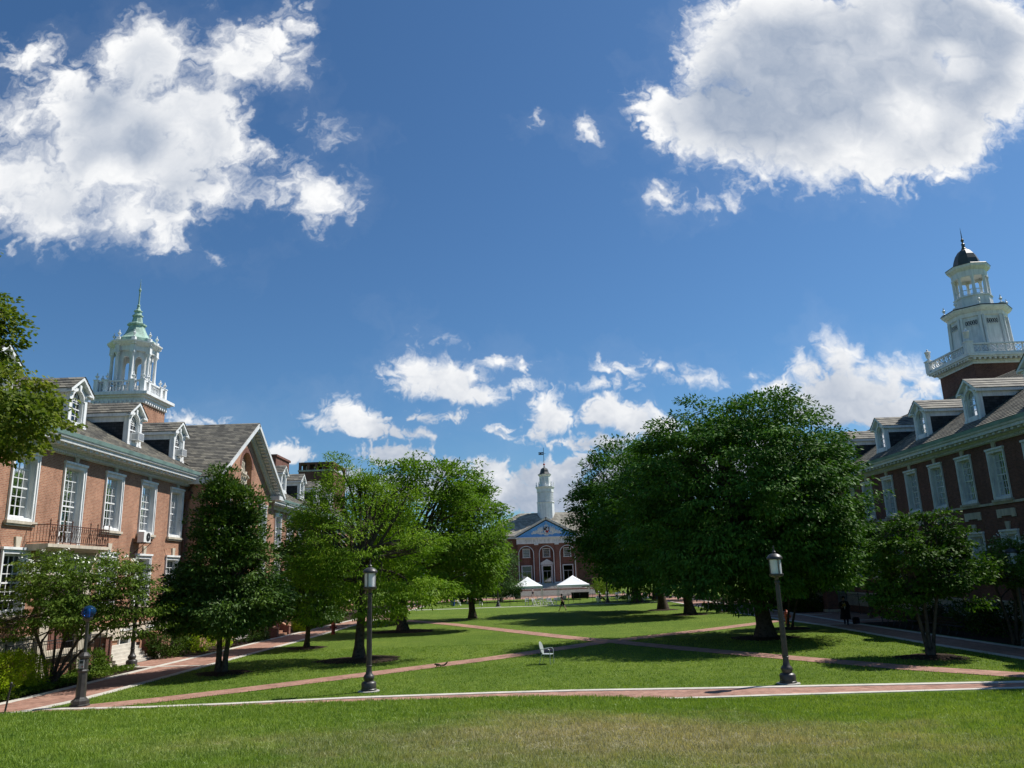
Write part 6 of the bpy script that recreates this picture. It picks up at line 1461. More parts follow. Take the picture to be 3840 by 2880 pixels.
q = MB(); q.lathe([(.03, -.1), (.03, 1.0), (.04, 1.01), (.04, 1.05), (.01, 1.08)], 0, 0, 10); q.build('pole', M['iron'], r, smooth=True); q = MB(); q.tube([(.02, 0, .93), (.09, .0, .95), (.10, .02, .98), (.03, .03, .99)], .012, 6); q.build('hook', M['iron'], r)
def hydrant():
    r = thing('fire_hydrant', 'dark red fire hydrant at the edge of the left brick path', 'fire hydrant', (-14.15, 60.9, 0), 0, 'fire hydrants')
    b = MB(); b.lathe([(.20, 0), (.20, .05), (.14, .06), (.14, .5), (.17, .52), (.17, .57), (.145, .58), (.145, .68)], 0, 0, 14); b.build('barrel', M['red'], r, smooth=True)
    c = MB(); c.lathe([(.18, .68), (.18, .71), (.15, .74), (.13, .82), (.08, .88), (.04, .90), (.04, .96), (.005, .97)], 0, 0, 14); c.build('bonnet', M['orange'], r, smooth=True)
    for a, rr in ((0, .075), (PI, .055), (-PI / 2, .09)):
        n = MB(); d = (math.cos(a), math.sin(a)); n.tube([(d[0] * .12, d[1] * .12, .52), (d[0] * .22, d[1] * .22, .52), (d[0] * .221, d[1] * .221, .52), (d[0] * .27, d[1] * .27, .52)], [rr * .8, rr * .8, rr, rr], 10); n.build('nozzle', M['red'], r)
    return r
hy = hydrant(); c = copy_tree(hy); c.location = (18.62, 56.1, 0); c.rotation_euler = (0, 0, .8); c['label'] = 'orange red fire hydrant beside the slim two stemmed tree'
for ch in c.children: ch.data = ch.data.copy(); ch.data.materials[0] = M['orange']
def garden_chair():
    r = thing('garden_chair', 'grey green metal garden chair with oval back alone on the lawn', 'chair', (1.2, 36.75, 0), R(-20))
    # seat faces +x in local axes
    s = MB(); n = 20; o = [(.01 + .23 * math.copysign(abs(math.cos(t)) ** .7, math.cos(t)), .24 * math.copysign(abs(math.sin(t)) ** .7, math.sin(t))) for t in [2 * PI * k / n for k in range(n)]]
    s.prism([(x, y) for x, y in o], 'z', .425, .445); s.tube([(x, y, .435) for x, y in o + o[:1]], .014, 6); s.build('seat', M['chairpaint'], r)
    b = MB(); bo = []
    for k in range(n):
        t = 2 * PI * k / n; y = .235 * math.cos(t) * (1 if math.sin(t) > 0 else .92); z = .70 + .26 * math.sin(t); bo.append((-.21 - (z - .44) * .26, y, z))
    b.add([(p[0], p[1], p[2]) for p in bo] + [(p[0] + .012, p[1], p[2] + .003) for p in bo], [tuple(range(n)), tuple(range(n, 2 * n))[::-1]]); b.tube(bo + bo[:1], .014, 6); b.build('backrest', M['chairpaint'], r)
    for sg in (-1, 1):
        y = sg * .27
        a = MB(); a.tube([(.20, y * .96, .0), (.20, y, .42), (.19, y * 1.05, .62), (.12, y * 1.06, .685), (-.05, y * 1.04, .675), (-.2, y, .65), (-.26, y * .85, .62)], .014, 7); a.build('arm', M['chairpaint'], r, smooth=True)
        l = MB(); l.tube([(-.20, y * .8, .43), (-.27, y * .9, .2), (-.33, y * .95, .0)], .013, 7); l.build('leg', M['chairpaint'], r, smooth=True)
    f = MB(); f.tube([(.19, -.27, .41), (.19, .27, .41)], .012, 6); f.tube([(-.2, -.22, .42), (-.2, .22, .42)], .012, 6); f.build('frame', M['chairpaint'], r)
garden_chair()
def bench():
    r = thing('bench', 'weathered slatted park bench with iron arms beside the left path', 'bench', (-18.75, 53.2, 0), R(-90), 'park benches')
    s = MB(); b = MB()
    for k in range(4): s.box(-.95, .95, -.05 + k * .11, .045 + k * .11, .43, .46)
    for k in range(3): b.add([(-.95, .40 + .05 * k, .55 + k * .14), (.95, .40 + .05 * k, .55 + k * .14), (.95, .43 + .05 * k, .65 + k * .14), (-.95, .43 + .05 * k, .65 + k * .14), (-.95, .42 + .05 * k, .54 + k * .14), (.95, .42 + .05 * k, .54 + k * .14), (.95, .45 + .05 * k, .64 + k * .14), (-.95, .45 + .05 * k, .64 + k * .14)], [(0, 1, 2, 3), (7, 6, 5, 4), (0, 4, 5, 1), (2, 6, 7, 3), (0, 3, 7, 4), (1, 5, 6, 2)])
    s.build('seat', M['wood'], r); b.build('backrest', M['wood'], r)
    for x in (-.8, 0, .8):
        l = MB(); l.tube([(x, -.04, 0), (x, .0, .2), (x, -.02, .42), (x, .38, .42), (x, .52, .98)], .022, 6); l.tube([(x, .36, .42), (x, .34, .2), (x, .46, 0)], .022, 6); l.tube([(x, -.02, .42), (x, -.1, .58), (x, .05, .66), (x, .28, .63), (x, .42, .64)], .018, 6); l.build('leg', M['iron'], r)
    return r
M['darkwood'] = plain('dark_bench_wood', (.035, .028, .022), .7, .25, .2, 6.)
b0 = bench(); c = copy_tree(b0); c.location = (-18.2, 72.6, 0); c['label'] = 'pale slatted bench half hidden in shrubs farther along the left path'
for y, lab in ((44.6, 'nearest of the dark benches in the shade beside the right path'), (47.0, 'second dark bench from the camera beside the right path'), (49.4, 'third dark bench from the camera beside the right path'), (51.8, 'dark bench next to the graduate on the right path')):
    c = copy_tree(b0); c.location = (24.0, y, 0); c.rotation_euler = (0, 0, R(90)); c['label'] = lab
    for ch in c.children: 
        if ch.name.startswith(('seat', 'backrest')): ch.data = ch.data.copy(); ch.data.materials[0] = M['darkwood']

def fence(label, a, b, h, z0=.1, group='low black iron railings', step=.13):
    r = thing('iron_railing', label, 'railing', (a[0], a[1], 0), 0, group)
    d = Vector((b[0] - a[0], b[1] - a[1], 0)); ln = d.length; t = d.normalized(); k = MB()
    P = lambda l, z: tuple(t * l + Vector((0, 0, z)))
    k.tube([P(0, h), P(ln, h)], .022, 4); k.tube([P(0, h - .14), P(ln, h - .14)], .016, 4); k.tube([P(0, z0), P(ln, z0)], .018, 4)
    n = int(ln / step)
    for i in range(n + 1): k.tube([P(ln * i / n, z0), P(ln * i / n, h)], .011, 4, False)
    k.build('rail_panel', M['iron'], r)
    m = max(1, int(ln / 1.9))
    for i in range(m + 1):
        p = MB(); q = t * (ln * i / m); p.lathe([(.03, -.05), (.03, h + .03), (.05, h + .05), (.05, h + .09), (.01, h + .13)], q.x, q.y, 8); p.build('post', M['iron'], r)
fence('tall iron railing behind the dogwood before the stone door', (-21.2, 33.2), (-21.2, 40.6), 1.75)
fence('iron railing past the brick pier beside the basement windows', (-21.3, 46.9), (-21.3, 51.3), 1.35)
fence('dark railing behind the shaded benches on the right', (25.9, 44), (25.9, 50.4), 1.3)
fence('dark railing beside the court of the right hall', (27.2, 59.6), (27.2, 66.5), 1.5)
def pier(label, x, y, w, h, cap, plaque=False, group='brick gate piers'):
    r = thing('brick_pier', label, 'pier', (x, y, 0), 0, group)
    b = MB(); b.box(-w / 2, w / 2, -w / 2, w / 2, .22, h); b.build('shaft', M['brick_dark'], r)
    f = MB(); f.box(-w / 2 - .06, w / 2 + .06, -w / 2 - .06, w / 2 + .06, -.05, .219); f.build('plinth', M['stone'], r)
    c = MB(); c.box(-w / 2 - .07, w / 2 + .07, -w / 2 - .07, w / 2 + .07, h + .001, h + .1); c.prism([(-w / 2, h + .101), (w / 2, h + .101), (w / 4, h + .17), (-w / 4, h + .17)], 'y', -w / 2, w / 2); c.build('cap', cap, r)
    if plaque:
        p = MB()
        for z in (h - .35, h - .55, h - .75): p.tube([(w / 2 - .15, -w / 2 - .02, z), (w / 2 - .15, -w / 2 + .01, z)], .05, 8)
        p.build('fitting', M['steel'], r)
pier('brick pier with stone cap at the foot of the stone steps', -21.3, 41.1, .62, 1.55, M['stone'], True)
pier('plain brick pier between the stone steps and the iron railing', -21.2, 46.3, .78, 1.3, M['brick'])
pier('brick pier at the court entrance of the right hall', 26.6, 68.4, .95, 1.9, M['stone'])
r = thing('stone_steps', 'pale stone steps climbing from the brick path to the left hall', 'steps', (-21.2, 43.6, 0))
for k in range(6):
    m = MB(); m.box(-.79 + .02, .42 - k * .17, -1.9, 1.9, k * .16 - (.1 if k == 0 else 0), (k + 1) * .16 - .002) if k < 1 else m.box(-.77, .42 - k * .17, -1.75 + .0 * k, 1.75, k * .16 - .002, (k + 1) * .16 - .003)
    m.build('step', M['granite'], r)
r = thing('brick_stairs', 'red brick stairs with sloping cheek walls climbing to the gabled wing', 'steps', (-18.3, 61.0, 0))
for k in range(7):
    m = MB(); m.box(-2.15, .25 - k * .30, -1.3, 1.3, k * .17 - (.1 if k == 0 else 0), (k + 1) * .17 - .002) if k == 0 else m.box(-2.15, .25 - k * .30, -1.3, 1.3, k * .17 - .002, (k + 1) * .17 - .003); m.build('step', M['brick'], r)
for y in (-1.72, 1.31):
    m = MB(); m.prism([(.38, 0), (.38, .62), (.1, .66), (-1.7, 1.72), (-2.15, 1.72), (-2.15, 0)], 'y', y, y + .41); w_ = m.build('cheek_wall', M['brick_dark'], r)
    m = MB(); m.prism([(.42, .622), (.42, .70), (.1, .74), (-1.7, 1.80), (-2.15, 1.80), (-2.15, 1.722), (-1.71, 1.722), (.1, .662), (.38, .622)], 'y', y - .03, y + .44); m.build('coping', M['brick'], w_)
m = MB(); m.tube([(.2, -1.15, .0), (.2, -1.15, 1.0), (-1.9, -1.15, 2.05), (-1.9, -1.15, 1.1)], .025, 6); m.build('handrail', M['steel'], r)
r = thing('planter_urn', 'white flowers in a pale stone urn on the brick stair wall', 'planter', (-20.2, 62.5, 1.803))
m = MB(); m.lathe([(.16, 0), (.16, .05), (.08, .1), (.08, .16), (.2, .3), (.25, .42), (.27, .45), (.22, .45)], 0, 0, 12); m.build('urn', M['stone'], r, smooth=True)
rg = np.random.default_rng(3); P = np.stack([rg.normal(0, .13, 60), rg.normal(0, .13, 60), rg.uniform(.45, .8, 60)], -1); raw_mesh('flowers', leaves(P, np.tile((0, 0, 1.), (60, 1)), 5, .05, .09, .08, rg, 0, .6), 4, M['petal'], r)

# ------------------------------------------------------------------ air conditioners on the left hall
def window_ac(s, dz, label):
    r = thing('air_conditioner', label, 'air conditioner', (-22.5, s, 12.30 + dz), 0, 'window air conditioners')
    b = MB(); b.box(-.1, .42, -.33, .33, 0, .46); b.build('casing', M['plastic_white'], r)
    g = MB(); g.box(.421, .43, -.29, .29, .04, .42); g.build('grille', M['steel'], r)
    v = MB()
    for k in range(7): v.box(.02 + k * .05, .045 + k * .05, -.336, -.3301, .08, .38)
    v.build('vent', M['steel'], r)
window_ac(44.85, .05, 'boxy window air conditioner under the middle dormer sash of the left hall'); window_ac(50.95, .05, 'boxy window air conditioner in the dormer nearest the gable'); window_ac(68.4, .35, 'small window air conditioner in the first dormer past the gable')
r = thing('condenser_unit', 'white fan condenser unit on a wall bracket below a tall window', 'air conditioner', (-22, 45.15, 6.42))
b = MB(); b.box(.25, .62, -.42, .42, .03, .62); b.build('casing', M['plastic_white'], r)
f = MB(); f.tube([(.621, .1, .33), (.64, .1, .33)], .24, 20); fo = f.build('fan_grille', M['iron'], r)
f = MB(); f.tube([(.641, .1, .33), (.65, .1, .33)], .06, 10); f.build('hub', M['steel'], fo)
f = MB()
for y in (-.35, .35): f.box(0, .72, y - .02, y + .02, -.02, .029); f.tube([(.68, y, -.02), (.02, y, -.62)], .018, 5)
f.build('bracket', M['iron'], r)

# ------------------------------------------------------------------ tents, tables, chairs
def tent(label, x, y, w, d, ze, zp):
    r = thing('canopy_tent', label, 'tent', (x, y, 0), 0, 'white canopy tents')
    c = MB(); n = 8
    def roof(u, v):      # slightly hollow pyramid
        m = max(abs(u), abs(v)); return ze + (zp - ze) * (1 - m) ** 1.0 - .10 * math.sin(PI * m) * (.5 + .5 * abs(abs(u) - abs(v)) / max(m, 1e-6))
    g = [[(u * w / 2, v * d / 2, roof(u, v)) for u in np.linspace(-1, 1, 2 * n + 1)] for v in np.linspace(-1, 1, 2 * n + 1)]
    k = 2 * n + 1; c.add([p for row in g for p in row], [(i * k + j, i * k + j + 1, (i + 1) * k + j + 1, (i + 1) * k + j) for i in range(2 * n) for j in range(2 * n)])
    e = .0
    for a, b in (((-1, -1), (1, -1)), ((1, -1), (1, 1)), ((1, 1), (-1, 1)), ((-1, 1), (-1, -1))):
        for i in range(8):
            f0, f1 = i / 8, (i + 1) / 8; P = lambda f, z: ((a[0] + (b[0] - a[0]) * f) * w / 2, (a[1] + (b[1] - a[1]) * f) * d / 2, z)
            c.add([P(f0, ze), P(f1, ze), P(f1, ze - .26 + .03 * math.sin(i + 1.)), P(f0, ze - .26 + .03 * math.sin(i))], [(0, 1, 2, 3)])
    c.build('canopy', M['canvas'], r, smooth=False, fix=False)
    for sx in (-1, 1):
        for sy in (-1, 1):
            l = MB(); px, py = sx * (w / 2 - .06), sy * (d / 2 - .06); l.tube([(px, py, 0), (px, py, ze - .02)], .035, 6); l.tube([(px, py, ze - .7), (px - sx * .55, py, ze - .2)], .02, 5); l.tube([(px, py, ze - .7), (px, py - sy * .55, ze - .2)], .02, 5); l.box(px - .1, px + .1, py - .1, py + .1, 0, .02); l.build('leg', M['alu'], r)
tent('left of the two white peaked canopy tents before the steps', 1.35, 120.3, 4.45, 4.4, 2.15, 3.5); tent('right of the two white peaked canopy tents before the steps', 8.2, 120.3, 4.7, 4.4, 2.15, 3.52)
def folding_chair():
    r = thing('folding_chair', 'white folding chair at the left end of the row before the left tent', 'chair', (1.0, 104.1, 0), 0, 'white folding chairs on the far lawn')
    s = MB(); s.box(-.21, .21, -.2, .2, .43, .455); s.build('seat', M['plastic_white'], r)
    b = MB(); b.box(-.2, .2, .235, .255, .62, .84); b.build('backrest', M['plastic_white'], r)
    f = MB()
    for x in (-.22, .22): f.tube([(x, -.26, 0), (x, .25, .86)], .03, 5); f.tube([(x * .92, .28, 0), (x * .92, -.16, .44)], .027, 5)
    f.tube([(-.22, .25, .86), (.22, .25, .86)], .027, 5); f.tube([(-.22, -.18, .14), (.22, -.18, .14)], .022, 5); f.build('frame', M['plastic_white'], r); return r
fc0 = folding_chair(); k = 0
CH = [(1.9, 101.8, 40, 'white folding chair turned half sideways beside the dark table'), (2.5, 103.6, 200, 'white folding chair facing the camera behind the dark table'), (2.95, 104.4, 160, 'white folding chair at the back of the group before the tents'), (3.35, 101.9, -60, 'white folding chair with its back turned in the middle of the group'), (3.85, 100.9, 10, 'nearest white folding chair of the group before the tents'), (4.05, 102.2, 70, 'white folding chair close behind the nearest one'), (4.55, 101.8, -30, 'white folding chair at the right end of the group before the tents'),
      (-8.3, 110, 80, 'lone white folding chair tipped toward the left bin'), (-7.4, 117, 170, 'white folding chair in shade under the left trees'), (-5.2, 108.1, 185, 'white folding chair with a blue jacket on its back'),
      (13.6, 122, 30, 'white folding chair nearest the right tent in tree shade'), (15.1, 120.6, 200, 'white folding chair second row under the right trees'), (16.2, 121, 100, 'white folding chair right of the second row under the trees'), (14.9, 107.6, 40, 'white folding chair by the thick trunk on the right lawn'), (16.4, 106.6, 230, 'white folding chair right of the thick trunk'), (17, 108, 320, 'white folding chair between the thick trunk and the blue bins'), (13.3, 131, 90, 'farthest white folding chair on the brick apron'),
      (12.9, 118.5, 250, 'white folding chair left of the shaded rows'), (14.3, 116, 15, 'white folding chair in front of the shaded rows'), (16.8, 115.5, 140, 'white folding chair at the end of the shaded rows'), (15.6, 112.2, 300, 'white folding chair alone between the rows and the thick trunk'), (18, 113, 60, 'white folding chair behind the blue bins')]
for x, y, a, lab in CH: c = copy_tree(fc0); c.location = (x, y, 0); c.rotation_euler = (0, 0, R(a)); c['label'] = lab
def folding_table(): 
    r = thing('folding_table', 'dark topped folding table amid the white chairs', 'table', (2.4, 102.7, 0), R(8), 'folding tables on the far lawn')
    t = MB(); t.box(-.92, .92, -.38, .38, .71, .75); t.build('tabletop', M['table'], r)
    for x in (-.7, .7): l = MB(); l.tube([(x, -.3, 0), (x, -.3, .71)], .018, 5); l.tube([(x, .3, 0), (x, .3, .71)], .018, 5); l.tube([(x, -.3, .2), (x, .3, .2)], .014, 5); l.build('leg', M['steel'], r)
    return r
ft0 = folding_table()
for x, y, a, lab in ((1.2, 113, 0, 'folding table under the front of the left tent'), (3.3, 113.5, 4, 'folding table at the right foot of the left tent'), (-1.9, 116, 0, 'folding table left of the left tent'), (6.4, 114.5, 0, 'folding table at the left foot of the right tent'), (8.4, 123, 0, 'folding table inside the right tent'), (12.3, 105.6, 0, 'folding table beside the seated person'), (13.7, 106.4, 6, 'folding table by the thick trunk'), (-6.4, 114, 0, 'folding table in the shade of the left trees'), (15, 119, 0, 'folding table among the shaded chairs')):
    c = copy_tree(ft0); c.location = (x, y, 0); c.rotation_euler = (0, 0, R(a)); c['label'] = lab
def solid(name, label, cat, loc, parts, rz=0, group=None):
    r = thing(name, label, cat, loc, rz, group)
    for pn, mat, fn in parts: m = MB(); fn(m); m.build(pn, M[mat], r, smooth=False)
    return r
solid('equipment_case', 'long black equipment case under the right tent', 'case', (9.3, 121.5, 0), [('body', 'black', lambda m: m.box(-1.3, 1.3, -.4, .4, .08, .85)), ('lid', 'iron', lambda m: m.box(-1.32, 1.32, -.42, .42, .852, .98)), ('caster', 'iron', lambda m: [m.lathe([(.05, 0), (.06, .02), (.05, .079)], x, y, 8) for x in (-1.1, 1.1) for y in (-.3, .3)])])
for x, y, lab in ((5.9, 117, 'white storage box at the foot of the right tent leg'), (11.0, 111, 'white box on the grass right of the right tent'), (6.9, 122, 'white cooler inside the right tent')):
    solid('storage_box', lab, 'box', (x, y, 0), [('body', 'plastic_white', lambda m: m.prism([(-.3, 0), (.3, 0), (.34, .42), (-.34, .42)], 'y', -.24, .24)), ('lid', 'canvas', lambda m: m.box(-.36, .36, -.27, .27, .422, .48))], group='white boxes by the tents')
solid('banner', 'white side banner hanging at the back of the left tent', 'banner', (-.2, 122.0, 0), [('cloth', 'canvas', lambda m: m.box(-.45, .45, -.012, .012, .25, 1.8)), ('pole', 'alu', lambda m: [m.tube([(x, 0.03, 0), (x, 0.03, 1.85)], .015, 5) for x in (-.47, .47)])])
i = 0
for x, y, lab in ((-1.2, 100.8, 'thin rope stake nearest the distant left lamp'), (1.2, 100.9, 'thin rope stake in front of the white chairs'), (6.3, 102.6, 'thin rope stake right of the jogger'), (7.8, 102.5, 'second thin rope stake right of the jogger'), (7.3, 107.3, 'thin rope stake before the right tent'), (-.3, 108.3, 'thin rope stake left of the dark table'), (-1.1, 105.8, 'thin rope stake between the left tent and the far lamp'), (-4.8, 101.4, 'thin rope stake beside the chair with the blue jacket'), (-4.2, 103.4, 'thin rope stake behind the blue jacket chair'), (-3.4, 110.9, 'thin rope stake under the left trees'), (9.6, 104.2, 'thin rope stake left of the seated person')):
    solid('rope_stake', lab, 'stake', (x, y, 0), [('pole', 'iron', lambda m: m.tube([(0, 0, -.05), (0, 0, 1.15)], .022, 6)), ('loop', 'steel', lambda m: m.tube([(.05 * math.cos(t), 0, 1.2 + .05 * math.sin(t)) for t in [2 * PI * q / 8 for q in range(9)]], .01, 5))], group='rope stakes on the far lawn')
for x, y, lab in ((-9.1, 109.3, 'blue bin under the left trees beside a white chair'), (18.6, 107.6, 'left of two blue bins under the right trees'), (19.4, 108, 'right of two blue bins under the right trees')):
    solid('waste_bin', lab, 'bin', (x, y, 0), [('body', 'blueplastic', lambda m: m.lathe([(.27, .02), (.32, .85), (.34, .87)], 0, 0, 14)), ('lid', 'iron', lambda m: m.lathe([(.35, .872), (.33, .95), (.12, 1.02)], 0, 0, 14))], group='blue bins')
def drape(m):
    for k in range(6):
        a, b = -.2 + k * .4 / 6, -.2 + (k + 1) * .4 / 6; m.add([(a, .20, .50 + .03 * (k % 2)), (b, .20, .50 + .03 * ((k + 1) % 2)), (b, .24, .88), (a, .24, .88), (b, .29, .55), (a, .29, .55)], [(0, 1, 2, 3), (3, 2, 4, 5)])
solid('jacket', 'blue jacket hung over a white folding chair back', 'jacket', (-5.2, 108.1, .0), [('body', 'blueplastic', drape), ('sleeve', 'blueplastic', lambda m: m.tube([(.2, .27, .8), (.24, .3, .6), (.23, .31, .42)], [.05, .045, .035], 6))], R(185))

# ------------------------------------------------------------------ people and the squirrel
def skin_mesh(name, V, E, rad, mat, parent, root=0, sub=1):
    me = bpy.data.meshes.new(name); me.from_pydata(V, E, []); o = bpy.data.objects.new(name, me); COL.objects.link(o)
    md = o.modifiers.new('skin', 'SKIN'); sv = me.skin_vertices[0].data
    for i, q in enumerate(rad): sv[i].radius = (q, q) if not isinstance(q, tuple) else q
    sv[root].use_root = True
    s = o.modifiers.new('smooth', 'SUBSURF'); s.levels = sub; s.render_levels = sub
    dg = bpy.context.evaluated_depsgraph_get(); dg.update()
    m2 = bpy.data.meshes.new_from_object(o.evaluated_get(dg)); bpy.data.objects.remove(o)
    m2.name = name; m2.materials.clear(); m2.materials.append(mat); m2.polygons.foreach_set('use_smooth', [True] * len(m2.polygons))
    o2 = bpy.data.objects.new(name, m2); COL.objects.link(o2); o2.parent = parent; return o2
def person(label, loc, rz, pose, clothes, hair='hair', k=1.0, group=None):
    """pose: joint -> (x right, y forward, z up) in metres; clothes: list of (name, material, joints chain list, radius scale)"""
    r = thing('person', label, 'person', loc, rz, group); r.scale = (k, k, k)
    names = ['pelvis', 'waist', 'chest', 'neck', 'head', 'crown', 'lsh', 'lel', 'lha', 'rsh', 'rel', 'rha', 'lhip', 'lkn', 'lan', 'lto', 'rhip', 'rkn', 'ran', 'rto']
    radii = {'pelvis': (.135, .10), 'waist': (.12, .09), 'chest': (.145, .105), 'neck': .055, 'head': (.075, .085), 'crown': (.07, .08), 'lsh': .055, 'lel': .042, 'lha': .032, 'lhip': .085, 'lkn': .058, 'lan': .042, 'lto': .035}
    for q in list(radii):
        if q[0] == 'l': radii['r' + q[1:]] = radii[q]
    E0 = [('pelvis', 'waist'), ('waist', 'chest'), ('chest', 'neck'), ('neck', 'head'), ('head', 'crown')]
    for q in 'lr': E0 += [('chest', q + 'sh'), (q + 'sh', q + 'el'), (q + 'el', q + 'ha'), ('pelvis', q + 'hip'), (q + 'hip', q + 'kn'), (q + 'kn', q + 'an'), (q + 'an', q + 'to')]
    V = [pose[n] for n in names]; E = [(names.index(a), names.index(b)) for a, b in E0]; rad = [radii[n] for n in names]
    for q in 'lr':        # palm and five fingers
        el, ha = Vector(pose[q + 'el']), Vector(pose[q + 'ha']); d = (ha - el).normalized(); s = d.cross(Vector((0, 0, 1))); s = s.normalized() if s.length > .1 else Vector((0, 1, 0))
        iw = names.index(q + 'ha'); V.append(tuple(ha + d * .07)); rad.append((.036, .016)); ip = len(V) - 1; E.append((iw, ip))
        for f, (o, ln) in enumerate(((-.03, .06), (-.01, .08), (.01, .085), (.03, .065))):
            V.append(tuple(ha + d * .09 + s * o)); rad.append(.009); V.append(tuple(ha + d * (.09 + ln) + s * o * 1.2 + Vector((0, .015, -.012)))); rad.append(.007); E += [(ip, len(V) - 2), (len(V) - 2, len(V) - 1)]
        V.append(tuple(ha + d * .06 - s * .055)); rad.append(.009); E.append((iw, len(V) - 1))
    skin_mesh('body', V, E, rad, M['skin'], r)
    hd, cr = Vector(pose['head']), Vector(pose['crown']); up = (cr - hd).normalized(); fw = Vector((0, 1, 0)); c = hd.lerp(cr, .55)
    h = MB(); n = 12; vs = []; fs = []
    for i in range(5):
        a = PI / 2 * i / 4 * 1.15
        for j in range(n):
            t = 2 * PI * j / n; back = .5 - .5 * math.sin(t); z = .12 * math.cos(a) - (.05 * back if i == 4 else 0); vs.append((c.x + .092 * math.sin(a) * math.cos(t), c.y - .012 + .108 * math.sin(a) * math.sin(t), c.z + .02 + z))
    for i in range(4):
        for j in range(n): fs.append((i * n + j, i * n + (j + 1) % n, (i + 1) * n + (j + 1) % n, (i + 1) * n + j))
    h.add(vs, fs); h.build('hair', M[hair], r, smooth=True)
    f = MB(); f.lathe([(.001, c.z - .035), (.014, c.z - .04), (.001, c.z - .0)], c.x, c.y + .098, 6); fo = f.build('nose', M['skin'], r)
    f = MB()
    for sx in (-.03, .03): f.lathe([(.001, c.z - .008), (.009, c.z), (.001, c.z + .008)], c.x + sx, c.y + .085, 6)
    f.build('eyes', M['hair'], r)
    f = MB(); f.box(c.x - .02, c.x + .02, c.y + .086, c.y + .094, c.z - .075, c.z - .067); f.build('mouth', M['cratered'], r)
    for nm, mat, chain, sc in clothes:
        ns = []
        for a, b in chain:
            for q in (a, b):
                if q not in ns: ns.append(q)
        def jp(q):
            if '*' in q: a, b, t = q.split('*'); return tuple(Vector(pose[a]).lerp(Vector(pose[b]), float(t)))
            return pose[q]
        def jr(q):
            b = radii[q.split('*')[0]]; return tuple(x * sc + .008 for x in b) if isinstance(b, tuple) else b * sc + .008
        skin_mesh(nm, [jp(q) for q in ns], [(ns.index(a), ns.index(b)) for a, b in chain], [jr(q) for q in ns], M[mat], r)
    return r
def stand(lean=0., stride=.0, arms=((.26, .0, .85), (-.26, .0, .85)), swap=1):
    P = {'pelvis': (0, 0, .95), 'waist': (0, lean * .3, 1.1), 'chest': (0, lean * .7, 1.33), 'neck': (0, lean, 1.50), 'head': (0, lean + .02, 1.60), 'crown': (0, lean + .02, 1.72)}
    for q, sx, st in (('l', -1, stride), ('r', 1, -stride)):
        P[q + 'sh'] = (sx * .18, lean * .9, 1.42); P[q + 'hip'] = (sx * .09, 0, .90)
        P[q + 'kn'] = (sx * .10, st * .45 + abs(stride) * .12, .50 + (0 if st >= 0 else .0)); P[q + 'an'] = (sx * .10, st * .85, .09 if st >= 0 else .09 + abs(stride) * .25); P[q + 'to'] = (sx * .11, st * .85 + .14, .04 if st >= 0 else .03 + abs(stride) * .1)
    for q, (ax, ay, az), sx in (('r', arms[0], 1), ('l', arms[1], -1)):
        P[q + 'el'] = (sx * .24, ay * .4 - .02 + lean * .5, 1.15); P[q + 'ha'] = (ax, ay, az)
    return P
TR = [('pelvis', 'waist'), ('waist', 'chest'), ('chest', 'lsh'), ('chest', 'rsh'), ('lsh', 'lsh*lel*.6'), ('rsh', 'rsh*rel*.6'), ('chest', 'chest*neck*.7')]
SH = [('pelvis', 'lhip'), ('pelvis', 'rhip'), ('lhip', 'lhip*lkn*.85'), ('rhip', 'rhip*rkn*.85')]
LG = [('pelvis', 'lhip'), ('pelvis', 'rhip'), ('lhip', 'lkn'), ('rhip', 'rkn'), ('lkn', 'lkn*lan*.92'), ('rkn', 'rkn*ran*.92')]
FT = lambda q: [(q + 'an', q + 'to')]
SHOES = [('shoe', 'iron', FT('l'), 1.15), ('shoe', 'iron', FT('r'), 1.15)]
person('person in a dark top and shorts jogging across the shaded far lawn', (4.6, 84.8, 0), R(60), stand(.08, .42, ((.22, .22, 1.12), (-.22, -.12, 1.1))), [('top', 'black', TR, 1.12), ('shorts', 'black', SH, 1.15)] + SHOES)
person('person in white shirt and dark shorts walking below the left tent', (2.45, 140.3, .0), R(100), stand(.05, .38, ((.3, .1, .95), (-.32, -.1, .98))), [('shirt', 'cloth_white', TR, 1.15), ('shorts', 'navy', SH, 1.18)] + SHOES, k=.82)
sit = {'pelvis': (0, 0, .55), 'waist': (0, -.03, .70), 'chest': (0, -.04, .92), 'neck': (0, -.02, 1.10), 'head': (0, .02, 1.20), 'crown': (0, .03, 1.32)}
for q, sx in (('l', -1), ('r', 1)):
    sit.update({q + 'sh': (sx * .18, -.03, 1.02), q + 'el': (sx * .24, .08, .80), q + 'ha': (sx * .12, .30, .72), q + 'hip': (sx * .10, .06, .53), q + 'kn': (sx * .12, .46, .55), q + 'an': (sx * .12, .72 + .1 * sx, .12), q + 'to': (sx * .13, .86 + .1 * sx, .07)})
person('person in dark clothes seated with legs out at the edge of the far lawn', (10.6, 104.8, 0), R(-80), sit, [('shirt', 'navy', TR, 1.15), ('trousers', 'black', LG, 1.15)] + SHOES)
c = copy_tree(fc0); c.location = (10.52, 104.78, 0); c.rotation_euler = (0, 0, R(100)); c['label'] = 'folding chair under the seated person'
